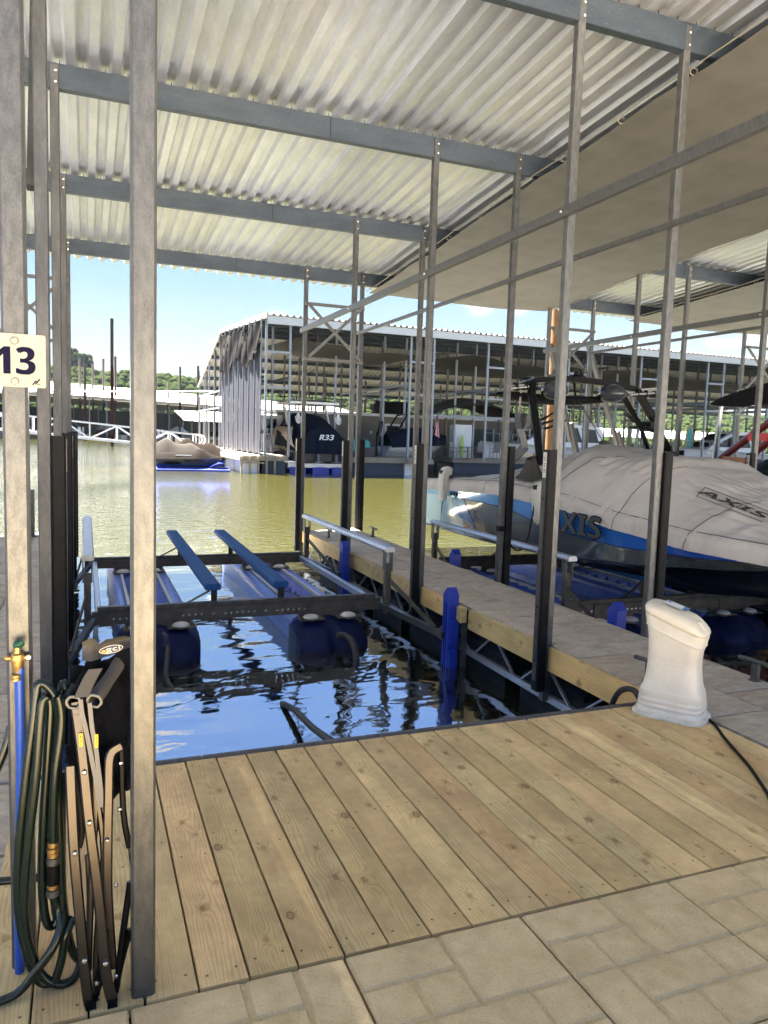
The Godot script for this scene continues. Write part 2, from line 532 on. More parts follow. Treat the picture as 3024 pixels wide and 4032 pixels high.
func sky_image() -> Image:
	var w := 1536
	var h := 768
	var puff := noise(5, 0.9, 5)
	var lumps := noise(6, 2.6, 4)
	var where := noise(8, 0.55, 2)
	var data := PackedFloat32Array()
	data.resize(w * h * 4)
	for y in h:
		var th := PI * (y + 0.5) / h
		var el := cos(th)
		var base: Color
		if el < 0:
			base = Color(0.16, 0.19, 0.17).lerp(Color(0.33, 0.37, 0.39), clampf(1.0 + el * 6.0, 0, 1))
		else:
			var hz := clampf(1.0 - el / 0.24, 0, 1)
			base = Color(0.168, 0.272, 0.39).lerp(Color(0.15, 0.27, 0.56), smoothstep(0.15, 0.36, el)).lerp(Color(0.165, 0.19, 0.225), smoothstep(0.42, 0.85, el))
			base = base.lerp(Color(0.40, 0.42, 0.425), hz * hz * (3 - 2 * hz) * 0.93)
		for x in w:
			var c := base
			if el > 0.0 and el < 0.75:
				var ph := TAU * (x + 0.5) / w
				var r := sin(th)
				var p := v3(sin(ph) * r, el * 3.2, -cos(ph) * r) * 3.2
				var d := puff.get_noise_3d(p.x, p.y, p.z) + 0.35 * lumps.get_noise_3d(p.x, p.y, p.z) + 0.30 * where.get_noise_3d(p.x, p.y * 0.4, p.z)
				var band := 0.27 + absf(el - 0.16) * 0.6
				var cov := clampf((d - band) / 0.13, 0, 1)
				if cov > 0:
					c = c.lerp(Color(0.46, 0.465, 0.46), cov * cov * (3 - 2 * cov))
			var i := (y * w + x) * 4
			data[i] = c.r; data[i + 1] = c.g; data[i + 2] = c.b; data[i + 3] = 1.0
	return Image.create_from_data(w, h, false, Image.FORMAT_RGBAF, data.to_byte_array())

# ---------------------------------------------------------------- water
func axis_steps(a0: float, a1: float, fine: float, lo: float, hi: float) -> PackedFloat32Array:
	var left := []
	var s := fine
	var p := a0
	while p > lo:
		s *= 1.22
		p -= s
		left.push_front(maxf(p, lo))
	var out := PackedFloat32Array(left)
	p = a0
	while p < a1:
		out.append(p); p += fine
	s = fine
	while p < hi:
		out.append(p); s *= 1.22; p += s
	out.append(hi)
	return out

func make_water() -> void:
	var xs := axis_steps(-1.2, 9.0, 0.055, -900, 900)
	var zs := axis_steps(-15.0, -3.2, 0.05, -900, 120)
	var n1 := noise(301, 1.0, 2)
	var n2 := noise(302, 1.0, 2)
	var n3 := noise(303, 1.0, 1)
	var drops := [v3(1.68, 0, -5.35), v3(2.42, 0, -6.35), v3(0.94, 0, -6.1)]
	var hf := func(x: float, z: float) -> float:
		var near := clampf(1.0 - (maxf(absf(x - 3.9) - 5.0, 0) + maxf(-15.0 - z, 0)) / 3.0, 0, 1)
		if near <= 0: return 0.0
		var y := n1.get_noise_2d(x * 0.7 + z * 0.25, z * 1.5) * 0.0052 + n2.get_noise_2d(x * 1.7 - z * 0.4, z * 3.6) * 0.0021 + n3.get_noise_2d(x * 5.0, z * 8.5) * 0.00060
		for d in drops:
			var r := Vector2(x - d.x, z - d.z).length()
			if r < 0.9: y += sin(r * 62.0) * 0.0011 * exp(-r * 4.2)
		return y * near
	var verts := PackedVector3Array()
	var norms := PackedVector3Array()
	var uvs := PackedVector2Array()
	var tang := PackedFloat32Array()
	var wave_map := normal_tex(1024, 311, 0.012, 5.0, 4, 0.035)
	for z in zs:
		for x in xs:
			var y: float = hf.call(x, z)
			var e := 0.02
			verts.append(v3(x, WATER + y, z))
			norms.append(v3(y - hf.call(x + e, z), e, y - hf.call(x, z + e)).normalized())
			uvs.append(v2(x / 5.0, z / 5.0))
			tang.append_array([1.0, 0.0, 0.0, -1.0])
	var w := xs.size()
	var am := ArrayMesh.new()
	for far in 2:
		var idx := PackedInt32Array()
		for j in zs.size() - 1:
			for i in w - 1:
				var calm_shaded := zs[j] > -13.4 and zs[j] < 5.0 and xs[i] > -12.0 and xs[i] < 20.0
				if calm_shaded == (far == 1): continue
				var a := j * w + i
				idx.append_array([a, a + 1, a + w, a + 1, a + w + 1, a + w])
		var arr := []
		arr.resize(Mesh.ARRAY_MAX)
		arr[Mesh.ARRAY_VERTEX] = verts
		arr[Mesh.ARRAY_NORMAL] = norms
		arr[Mesh.ARRAY_TEX_UV] = uvs
		arr[Mesh.ARRAY_TANGENT] = tang
		arr[Mesh.ARRAY_INDEX] = idx
		am.add_surface_from_arrays(Mesh.PRIMITIVE_TRIANGLES, arr)
		var m := StandardMaterial3D.new()
		m.albedo_color = lin(0.0235, 0.023, 0.0050) if far else lin(0.016, 0.016, 0.007)  # near water darkened: shade under the roof is put into its colour
		m.roughness = 0.03
		m.metallic_specular = 0.70 if far else 0.75
		m.refraction_enabled = true
		m.refraction_scale = 0.033 if far else 0.14
		m.clearcoat_enabled = far == 0
		m.clearcoat = 1.0
		m.clearcoat_roughness = 0.02
		m.normal_enabled = true
		m.normal_texture = wave_map
		m.normal_scale = 1.3 if far else 0.10
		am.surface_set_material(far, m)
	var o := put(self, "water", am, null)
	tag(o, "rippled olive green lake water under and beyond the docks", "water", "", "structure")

# ---------------------------------------------------------------- main walkway, deck boards, finger piers
func paver_mesh(turn: int) -> ArrayMesh:
	var st := mb()
	var s := 0.6035
	var cells := [[0, 0, 2, 1], [2, 0, 2, 2], [0, 1, 1, 1], [1, 1, 1, 1], [0, 2, 1, 2], [1, 2, 2, 1], [3, 2, 1, 1], [1, 3, 1, 1], [2, 3, 2, 1]]
	var g := s / 4
	for c in cells:
		var x0: float = c[0] * g - s / 2
		var z0: float = c[1] * g - s / 2
		var x1: float = x0 + c[2] * g
		var z1: float = z0 + c[3] * g
		var e := 0.0062
		var a0 := x0 + (0.001 if c[0] == 0 else e); var a1 := x1 - (0.001 if c[0] + c[2] == 4 else e)
		var b0 := z0 + (0.001 if c[1] == 0 else e); var b1 := z1 - (0.001 if c[1] + c[3] == 4 else e)
		var k := 0.006
		var lo := -0.0085
		var p := [v3(a0, lo, b0), v3(a1, lo, b0), v3(a1, lo, b1), v3(a0, lo, b1)]
		var t := [v3(a0 + k, 0, b0 + k), v3(a1 - k, 0, b0 + k), v3(a1 - k, 0, b1 - k), v3(a0 + k, 0, b1 - k)]
		quad(st, t[0], t[1], t[2], t[3])
		for i in 4:
			var j := (i + 1) % 4
			quad(st, p[j], t[j], t[i], p[i])
	st.generate_normals()
	var b := mb()
	box(b, v3(0, -0.0335, 0), v3(s, 0.050, s))
	b.generate_normals()
	var am := ArrayMesh.new()
	for src in [st.commit(), b.commit()]:
		var st2 := SurfaceTool.new()
		st2.append_from(src, 0, Transform3D(Basis(Vector3.UP, turn * PI / 2), Vector3.ZERO))
		st2.commit(am)
	return am

func make_walkway() -> void:
	var root := thing("main_walkway", "tan concrete paver walkway in the foreground", "walkway", Vector3.ZERO, "", "structure")
	var ms := [paver_mesh(0), paver_mesh(1), paver_mesh(2), paver_mesh(3)]
	var r := RandomNumberGenerator.new()
	r.seed = 4
	for i in range(-3, 9):
		for j in 11:
			var k := 0 if (i + j) % 3 else 2
			var o := put(root, "paver", ms[k], null, Transform3D(Basis(), v3(0.1015 + 0.3048 + i * 0.6105, r.randf_range(-0.0015, 0.0015), -1.997 + 0.305 + j * 0.6105)))
			o.set_surface_override_material(0, M.paver[r.randi() % 4])
			o.set_surface_override_material(1, M.paver_joint)
	var st := mb()
	box(st, v3(2.0, -0.13, 1.39), v3(9.4, 0.14, 6.7))
	part(root, "deck_frame", st, M.galv_dark)
	st = mb()
	for x in 7: box(st, v3(-1.9 + x * 1.3, -0.5, -0.4), v3(1.1, 0.55, 2.6))
	part(root, "float", st, M.black_float)
	# pale slab added behind the viewer, unseen, to bounce sunlight under the roof
	var q := thing("bounce_slab", "unseen pale slab added behind the walkway to bounce sunlight", "bounce_slab", Vector3.ZERO, "", "structure")
	st = mb()
	box(st, v3(2.0, -0.75, 35.0), v3(150.0, 1.4, 60.0))
	part(q, "bounce_face", st, tmat(mottle(256, Color(0.50, 0.47, 0.43), Color(0.60, 0.57, 0.53), 68, 0.01, 0.1), v3(0.3, 0.3, 0.3), 0.9))

func board_mesh(len_: float, flip: int) -> ArrayMesh:
	var st := mb()
	var w := 0.1374
	var t := 0.038
	var ch := 0.004
	var pr := [v2(-w / 2, -t), v2(-w / 2, -ch), v2(-w / 2 + ch * 0.4, -ch * 0.4), v2(-w / 2 + ch, 0), v2(w / 2 - ch, 0), v2(w / 2 - ch * 0.4, -ch * 0.4), v2(w / 2, -ch), v2(w / 2, -t)]
	st.set_smooth_group(-1)
	for i in pr.size():
		var a: Vector2 = pr[i]
		var b: Vector2 = pr[(i + 1) % pr.size()]
		var ua := a.x / w + 0.5
		var ub := b.x / w + 0.5
		var l := [v2(ua, 0.0), v2(ub, 0.0), v2(ub, 1.0), v2(ua, 1.0)]
		if flip & 1:
			for k in 4: l[k].x = 1.0 - l[k].x
		if flip & 2:
			for k in 4: l[k].y = 1.0 - l[k].y
		quad(st, v3(a.x, a.y, 0), v3(b.x, b.y, 0), v3(b.x, b.y, -len_), v3(a.x, a.y, -len_), l[0], l[1], l[2], l[3])
	quad(st, v3(-w / 2, -t, 0), v3(-w / 2, 0, 0), v3(w / 2, 0, 0), v3(w / 2, -t, 0))
	quad(st, v3(w / 2, -t, -len_), v3(w / 2, 0, -len_), v3(-w / 2, 0, -len_), v3(-w / 2, -t, -len_))
	st.generate_normals()
	return st.commit()

func make_deck() -> void:
	var root := thing("timber_deck", "tan treated pine plank deck between the pavers and the slip water", "deck", Vector3.ZERO, "", "structure")
	var ms := []
	for f in 4: ms.append(board_mesh(1.505, f))
	var r := RandomNumberGenerator.new()
	r.seed = 9
	var last := -1
	for k in 25:
		var pick := r.randi() % 12
		while pick / 2 == last: pick = r.randi() % 12
		last = pick / 2
		var x := 0.43 - 0.1438 * 4 + 0.1438 * (k + 0.5) - 0.1438
		put(root, "board", ms[r.randi() % 4], M.wood[pick], Transform3D(Basis(Vector3.UP, r.randf_range(-0.0016, 0.0016)), v3(x + r.randf_range(-0.001, 0.001), r.randf_range(-0.002, 0.001), -2.004)))
	var st := mb()
	extr(st, rect_profile(0.040, 0.060, 0.010), v3(-0.24, -0.022, -3.533), v3(3.40, -0.022, -3.533))
	part(root, "edge_trim", st, M.rubber_trim)
	st = mb()
	for s in 9: lathe(st, v3(0.1 + s * 0.41, 0.0085, -3.533), [v2(0.0, 0.003), v2(0.006, 0.0)], 8)
	tag(part(root, "trim_screw", st, M.rivet), "", "", "", "stuff")
	st = mb()
	for z in [-2.15, -2.75, -3.40]: box(st, v3(1.6, -0.12, z), v3(3.64, 0.14, 0.06))
	box(st, v3(1.6, -0.14, -3.49), v3(3.66, 0.2, 0.03))
	part(root, "joist", st, M.galv_dark)
	st = mb()
	for k in 3: box(st, v3(0.5 + k * 1.15, -0.55, -2.78), v3(1.0, 0.6, 1.25))
	part(root, "float", st, M.black_float)

func slab_mesh(w: float, l: float, sd: int) -> ArrayMesh:
	var st := mb()
	var n := noise(sd, 3.5, 3)
	var top := func(u: float, v: float):
		var x := (u - 0.5) * w
		var z := (v - 0.5) * l
		var e := minf(minf(u, 1 - u) * w, minf(v, 1 - v) * l)
		return v3(x, n.get_noise_2d(x * 0.8 + sd, z * 2.8) * 0.006 - (0.012 if e < 0.001 else 0.0), z)
	grid(st, 9, 12, top)
	var h := 0.05
	quad(st, v3(-w / 2, -h, l / 2), v3(-w / 2, -0.01, l / 2), v3(w / 2, -0.01, l / 2), v3(w / 2, -h, l / 2))
	quad(st, v3(-w / 2, -h, -l / 2), v3(-w / 2, -0.01, -l / 2), v3(-w / 2, -0.01, l / 2), v3(-w / 2, -h, l / 2))
	quad(st, v3(w / 2, -h, l / 2), v3(w / 2, -0.01, l / 2), v3(w / 2, -0.01, -l / 2), v3(w / 2, -h, -l / 2))
	quad(st, v3(w / 2, -h, -l / 2), v3(w / 2, -0.01, -l / 2), v3(-w / 2, -0.01, -l / 2), v3(-w / 2, -h, -l / 2))
	st.generate_normals()
	return st.commit()

# a floating finger pier; its left edge at x = 0, running towards -z
func make_pier(called: String, label: String, x: float, z0: float, z1: float, sd: int, detail := true) -> Node3D:
	var root := thing(called, label, "pier", v3(x, 0, 0), "finger piers between the boat slips")
	var r := RandomNumberGenerator.new()
	r.seed = sd
	var w := 0.93
	var l := 0.618
	var slabs := [slab_mesh(w / 2 - 0.008, l - 0.013, sd), slab_mesh(w / 2 - 0.008, l - 0.013, sd + 1), slab_mesh(w / 2 - 0.008, l - 0.013, sd + 2)]
	for side in 2:
		var z := z0 - (0.0 if side == 0 else l * 0.5)
		while z - l > z1 - 0.35:
			put(root, "slab", slabs[r.randi() % 3], M.slate[r.randi() % 3], Transform3D(Basis(), v3(w * (0.25 + 0.5 * side), r.randf_range(-0.002, 0.002), z - l / 2)))
			z -= l
	# timber fascia boards down both sides and across the end
	var fb := func(a: Vector3, b: Vector3, k: int):
		var st := mb()
		var f := frame_of(a, b)
		var ln := a.distance_to(b)
		var hx := 0.019
		var hy := 0.092
		for sg in [-1.0, 1.0]:
			quad(st, a + f.x * hx * sg - f.y * hy, b + f.x * hx * sg - f.y * hy, b + f.x * hx * sg + f.y * hy, a + f.x * hx * sg + f.y * hy, v2(0, 0), v2(0, ln / 1.6), v2(1, ln / 1.6), v2(1, 0))
			quad(st, a - f.x * hx + f.y * hy * sg, b - f.x * hx + f.y * hy * sg, b + f.x * hx + f.y * hy * sg, a + f.x * hx + f.y * hy * sg, v2(0, 0), v2(0, ln / 1.6), v2(0.25, ln / 1.6), v2(0.25, 0))
		for e in [a, b]:
			quad(st, e - f.x * hx - f.y * hy, e + f.x * hx - f.y * hy, e + f.x * hx + f.y * hy, e - f.x * hx + f.y * hy, v2(0, 0), v2(0.3, 0), v2(0.3, 0.1), v2(0, 0.1))
		part(root, "fascia_board", st, M.fascia[k])
	var cuts := [-3.57, -4.78, -6.13, -6.42, -7.17, -9.50, -11.96]
	for i in cuts.size() - 1:
		if i == 2: continue
		fb.call(v3(-0.006, -0.115, cuts[i]), v3(-0.006, -0.115, cuts[i + 1] + 0.004), i % 3)
		fb.call(v3(w + 0.006, -0.115, cuts[i]), v3(w + 0.006, -0.115, cuts[i + 1] + 0.004), (i + 1) % 3)
	fb.call(v3(-0.02, -0.115, z1 - 0.03), v3(w + 0.02, -0.115, z1 - 0.03), 1)
	# steel truss under the deck, both sides
	for sx in [0.015, w - 0.015]:
		var st := mb()
		bar(st, v3(sx, -0.435, z0 - 1.6), v3(sx, -0.435, z1 + 0.05), 0.04, 0.055)
		bar(st, v3(sx, -0.20, z0 - 1.6), v3(sx, -0.20, z1 + 0.05), 0.03, 0.03)
		part(root, "truss_chord", st, M.alu if detail else M.galv)
		var zz := z0 - 1.75
		var k := 0
		while zz > z1 + 0.5:
			st = mb()
			var up := k % 2 == 0
			bar(st, v3(sx, -0.42 if up else -0.2, zz), v3(sx, -0.2 if up else -0.42, zz - 0.30), 0.022, 0.014)
			part(root, "truss_web", st, M.alu)
			zz -= 0.40
			k += 1
	var st3 := mb()
	for z in [-6.20, -6.36]: bar(st3, v3(-0.025, -0.08, z), v3(-0.025, -0.68, z), 0.07, 0.03, Vector3.RIGHT)
	part(root, "splice_bar", st3, M.galv)
	st3 = mb()
	for z in [-6.20, -6.36]:
		for y in [-0.16, -0.34]: lathe(st3, v3(-0.043, y, z), [v2(0.0, 0.012), v2(0.011, 0.008), v2(0.012, 0)], 6, Basis(Vector3.BACK, PI / 2))
	part(root, "splice_bolt", st3, M.rivet)
	if detail:
		st3 = mb()
		box(st3, v3(-0.075, -0.075, -6.19), v3(0.06, 0.14, 0.13))
		part(root, "timber_block", st3, M.fascia[1])
	# moulded floats
	var zf := z0 - 1.2
	while zf - 1.0 > z1:
		st3 = mb()
		extr(st3, rect_profile(0.86, 0.62, 0.05), v3(w / 2, -0.66, zf), v3(w / 2, -0.66, zf - 0.92))
		extr(st3, rect_profile(0.80, 0.10, 0.03), v3(w / 2, -0.33, zf - 0.1), v3(w / 2, -0.33, zf - 0.82))
		part(root, "float", st3, M.black_float)
		zf -= 1.16
	return root

func cleat(label: String, at: Vector3) -> void:
	var o := thing("dock_cleat", label, "cleat", at, "galvanized mooring cleats")
	var st := mb()
	extr(st, rect_profile(0.06, 0.02, 0.004), v3(0, 0, -0.028), v3(0, 0, 0.028))
	bar(st, v3(0, 0, 0), v3(0, 0.12, 0), 0.028, 0.05, Vector3.BACK)
	part(o, "stem", st, M.galv)
	st = mb()
	tube(st, [v3(0, 0.128, -0.14), v3(0, 0.135, -0.06), v3(0, 0.135, 0.06), v3(0, 0.128, 0.14)], 0.016, 8)
	part(o, "horn", st, M.galv)

# ---------------------------------------------------------------- the shelter over the slips
func roof_y(z: float) -> float: return 4.255 + 0.07 * (z + 12.0)

func roof_panel_mesh(z0: float, z1: float, ribs: int) -> ArrayMesh:
	var st := mb()
	var p := 0.182
	for i in ribs:
		var x := i * p
		var pr := [v2(x, 0), v2(x + 0.074, 0), v2(x + 0.098, 0.044), v2(x + 0.158, 0.044), v2(x + p, 0)]
		for k in 4:
			var a: Vector2 = pr[k]
			var b: Vector2 = pr[k + 1]
			var zz := [z0, (z0 + z1) / 2, z1]
			for s in 2:
				quad(st, v3(a.x, roof_y(zz[s]) + a.y, zz[s]), v3(a.x, roof_y(zz[s + 1]) + a.y, zz[s + 1]), v3(b.x, roof_y(zz[s + 1]) + b.y, zz[s + 1]), v3(b.x, roof_y(zz[s]) + b.y, zz[s]))
	st.generate_normals()
	return st.commit()

func make_roof() -> void:
	var root := thing("shelter_roof", "corrugated galvanized shelter roof over the near boat slips", "roof")
	var z0 := ROOF_BACK
	var pm := roof_panel_mesh(z0, -13.05, 5)
	for i in ROOF_N:
		put(root, "roof_panel", pm, [M.roof, M.roof_b, M.roof_c][(i * 7) % 3], Transform3D(Basis(), v3(-6.5 + i * 0.91, 0.0015 * (i % 2), 0)))
	var xa := -6.5
	var xb := -6.5 + ROOF_N * 0.91
	var zr := -12.05
	while zr < z0:
		var st := mb()
		var y := roof_y(zr) - 0.002
		# a cee section: web, top and bottom flange, lip
		box(st, v3((xa + xb) / 2, y - 0.1015, zr), v3(xb - xa, 0.197, 0.004))
		box(st, v3((xa + xb) / 2, y - 0.002, zr - 0.0375), v3(xb - xa, 0.004, 0.071))
		box(st, v3((xa + xb) / 2, y - 0.201, zr - 0.0375), v3(xb - xa, 0.004, 0.071))
		box(st, v3((xa + xb) / 2, y - 0.19, zr - 0.071), v3(xb - xa, 0.018, 0.003))
		var pl := part(root, "purlin", st, M.purlin)
		st = mb()
		for k in 9:
			var px := -4.4 + k * 3.3
			box(st, v3(px, y - 0.1015, zr + 0.0035), v3(0.006, 0.194, 0.0025))
		part(pl, "purlin_joint", st, M.black)
		st = mb()
		var sx := xa + 0.132
		while sx < 9.0:
			if sx > -2.0: lathe(st, v3(sx, y - 0.002 + 0.004, zr - 0.02), [v2(0.004, 0), v2(0.003, 0.03), v2(0.0, 0.036)], 5)
			sx += 0.182
		tag(part(pl, "roof_screw", st, M.black), "", "", "", "stuff")
		zr += 2.41
const ROOF_BACK := -1.8
const ROOF_N := 30

# a square steel post; channel: 1 for a lift guide on its slip side towards -x, 2 towards +x
func make_post(called: String, label: String, at: Vector3, y0: float, y1: float, s: float, m: Material, channel := 0) -> Node3D:
	var o := thing(called, label, "post", at, "square steel posts that carry the shelter roof")
	var st := mb()
	extr(st, rect_profile(s, s, 0.007), v3(0, y0, 0), v3(0, y1, 0), Vector3.BACK)
	part(o, "tube", st, m)
	st = mb()
	for y in [y1 - 0.05, y1 - 0.14]: lathe(st, v3(0.01, y, s / 2), [v2(0.0, 0.009), v2(0.010, 0.007), v2(0.011, 0)], 6, Basis(Vector3.RIGHT, PI / 2))
	part(o, "bolt", st, M.rivet)
	if channel:
		var sg := -1.0 if channel == 1 else 1.0
		st = mb()
		var cx := sg * (s / 2 + 0.040)
		extr(st, rect_profile(0.078, 0.092, 0.010), v3(cx, -0.36, 0.018), v3(cx, 1.50, 0.018), Vector3.BACK)
		var ch := part(o, "guide_channel", st, M.channel)
		st = mb()
		box(st, v3(cx + sg * 0.0405, 0.60, 0.016), v3(0.003, 1.76, 0.052))
		part(ch, "face_strip", st, M.channel_face)
		st = mb()
		for y in [1.13, 0.72, 0.30, -0.12]:
			lathe(st, v3(cx + sg * 0.0425, y, 0.016), [v2(0.0, 0.0015), v2(0.014, 0.0015)], 12, Basis(Vector3.BACK, -sg * PI / 2))
		part(ch, "bolt_hole", st, M.hole)
		st = mb()
		box(st, v3(cx + sg * 0.0425, 1.385, 0.016), v3(0.0015, 0.19, 0.044))
		var lb := part(ch, "label_plate", st, M.fender)
		st = mb()
		for k in 3:
			for q in 3: box(st, v3(cx + sg * 0.0436, 1.44 - k * 0.045 - q * 0.010, 0.016), v3(0.001, 0.005, 0.026 - 0.004 * (q % 2)))
		part(ch, "label_print", st, M.channel)
	return o

func make_posts() -> void:
	var zs := [-4.85, -7.25, -9.66, -12.06]
	var nth := ["nearest", "second", "third", "farthest"]
	for i in 4:
		var zz: float = zs[i]
		make_post("steel_post", "%s post on the empty slip side of the right pier, black lift guide" % nth[i], v3(3.325, 0, zz), -0.45, roof_y(zz) - 0.02, 0.064, M.galv if i == 0 else M.galv_shaded, 1)
		make_post("steel_post", "%s post along the wakeboat side of the right finger pier" % nth[i], v3(4.285, 0, zz), -0.45, roof_y(zz) - 0.02, 0.064, M.galv if i == 0 else M.galv_shaded, 2)
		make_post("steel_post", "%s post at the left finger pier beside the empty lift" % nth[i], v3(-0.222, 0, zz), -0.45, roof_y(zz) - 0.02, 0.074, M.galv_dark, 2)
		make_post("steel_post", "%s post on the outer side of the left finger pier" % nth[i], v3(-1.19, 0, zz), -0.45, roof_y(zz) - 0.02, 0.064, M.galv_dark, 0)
		make_post("steel_post", "%s post on the near side of the pier beyond the wakeboat" % nth[i], v3(7.95, 0, zz), -0.45, roof_y(zz) - 0.02, 0.064, M.galv, 1)
		make_post("steel_post", "%s post on the far side of the pier beyond the wakeboat" % nth[i], v3(8.91, 0, zz), -0.45, roof_y(zz) - 0.02, 0.064, M.galv, 2 if i < 3 else 0)
	for i in [2, 3]:
		make_post("steel_post", "%s post past the red boat at the right edge" % nth[i], v3(12.70, 0, zs[i]), -0.45, roof_y(zs[i]) - 0.02, 0.064, M.galv, 0)
	make_post("steel_post", "tall bare foreground post standing on the boards beside the folded chairs", v3(0.139, 0, -2.052), -0.06, 4.94, 0.0625, M.galv)
	make_post("steel_post", "foreground post at the left edge that carries the number sign", v3(-0.174, 0, -2.283), -0.06, 4.93, 0.0625, M.galv)
	# rails, cross braces, knee braces
	var names := ["right finger pier", "pier beyond the wakeboat"]
	for k in 2:
		var x: float = [3.325, 7.95][k]
		var st := mb()
		extr(st, rect_profile(0.045, 0.075, 0.004), v3(x - 0.055, 3.235, 0.5), v3(x - 0.055, 3.235, -12.1))
		var rl := solo("tie_rail", st, M.galv, "upper steel tie rail bolted to the slip side posts of the %s" % names[k], "rail", "long tie rails through the posts")
		for zz in zs:
			st = mb()
			lathe(st, v3(x - 0.079, 3.235, zz), [v2(0.0, 0.012), v2(0.012, 0.009), v2(0.014, 0)], 6, Basis(Vector3.BACK, PI / 2))
			part(rl, "bolt", st, M.rivet)
		st = mb()
		extr(st, rect_profile(0.035, 0.045, 0.004), v3(x + 0.96 - 0.052, 3.265, 0.5), v3(x + 0.96 - 0.052, 3.265, -12.1))
		solo("tie_rail", st, M.galv, "thinner steel tie rail along the outer posts of the %s" % names[k], "rail", "long tie rails through the posts")
		st = mb()
	for k in 4:
		var x: float = [3.325, 7.95, -1.19, 12.70][k]
		var o := thing("cross_brace", ["steel cross brace between the two end posts of the right finger pier", "steel cross brace at the end of the pier beyond the wakeboat, orange pile behind it", "steel cross brace at the end of the left finger pier beside the sign post", "steel cross brace at the right edge of the photo past the red boat"][k], "brace", v3(x, 0, -12.06), "cross brace frames at the pier ends")
		for y in [3.66, 2.785]:
			var st := mb()
			bar(st, v3(-0.03, y, 0.045), v3(0.99, y, 0.045), 0.028, 0.05)
			part(o, "rail", st, M.galv)
		var st2 := mb()
		bar(st2, v3(0.04, 3.64, 0.075), v3(0.92, 2.81, 0.075), 0.045, 0.028, Vector3.BACK)
		part(o, "diagonal", st2, M.galv)
		st2 = mb()
		bar(st2, v3(0.92, 3.64, 0.105), v3(0.04, 2.81, 0.105), 0.045, 0.028, Vector3.BACK)
		part(o, "diagonal", st2, M.galv)
	var kb := thing("knee_brace", "dark slanted knee brace behind the sign post", "brace", Vector3.ZERO)
	var st4 := mb()
	bar(st4, v3(-0.285, 4.56, -5.75), v3(-0.275, 2.9, -4.89), 0.05, 0.05)
	part(kb, "bar", st4, M.galv_dark)

# tan shade tarps slung under the purlins
func make_tarp(called: String, label: String, xa: float, xb: float, za: float, zb: float) -> void:
	var o := thing(called, label, "tarp", Vector3.ZERO, "tan shade tarps slung under the roof")
	var n := noise(77, 0.7, 2)
	var st := mb()
	var f := func(u: float, v: float):
		var x := lerpf(xa, xb, u)
		var z := lerpf(za, zb, v)
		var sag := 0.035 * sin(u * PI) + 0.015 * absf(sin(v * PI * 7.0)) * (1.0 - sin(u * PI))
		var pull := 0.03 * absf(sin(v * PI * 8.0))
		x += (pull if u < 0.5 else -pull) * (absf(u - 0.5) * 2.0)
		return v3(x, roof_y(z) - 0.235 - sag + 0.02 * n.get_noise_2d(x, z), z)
	grid(st, 16, 48, f)
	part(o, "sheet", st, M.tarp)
	for side in 2:
		var x := xa if side == 0 else xb
		var pts := []
		for k in 33:
			var z := lerpf(za, zb, k / 32.0)
			pts.append(v3(x - 0.05 * (1 if side == 0 else -1), roof_y(z) - 0.215 - 0.02 * absf(sin(k * PI / 4.0)), z))
		st = mb()
		tube(st, pts, 0.006, 5)
		part(o, "rope", st, M.rope)
		for k in 16:
			var z := lerpf(za, zb, (k + 0.5) / 16.0)
			st = mb()
			var c := v3(x + 0.01 * (1 if side == 0 else -1), roof_y(z) - 0.225, z)
			var ring := []
			for q in 9: ring.append(c + v3(cos(q * TAU / 8) * 0.035, sin(q * TAU / 8) * 0.022, sin(q * TAU / 8) * 0.012))
			tube(st, ring, 0.0055, 5)
			part(o, "hook", st, M.rope)

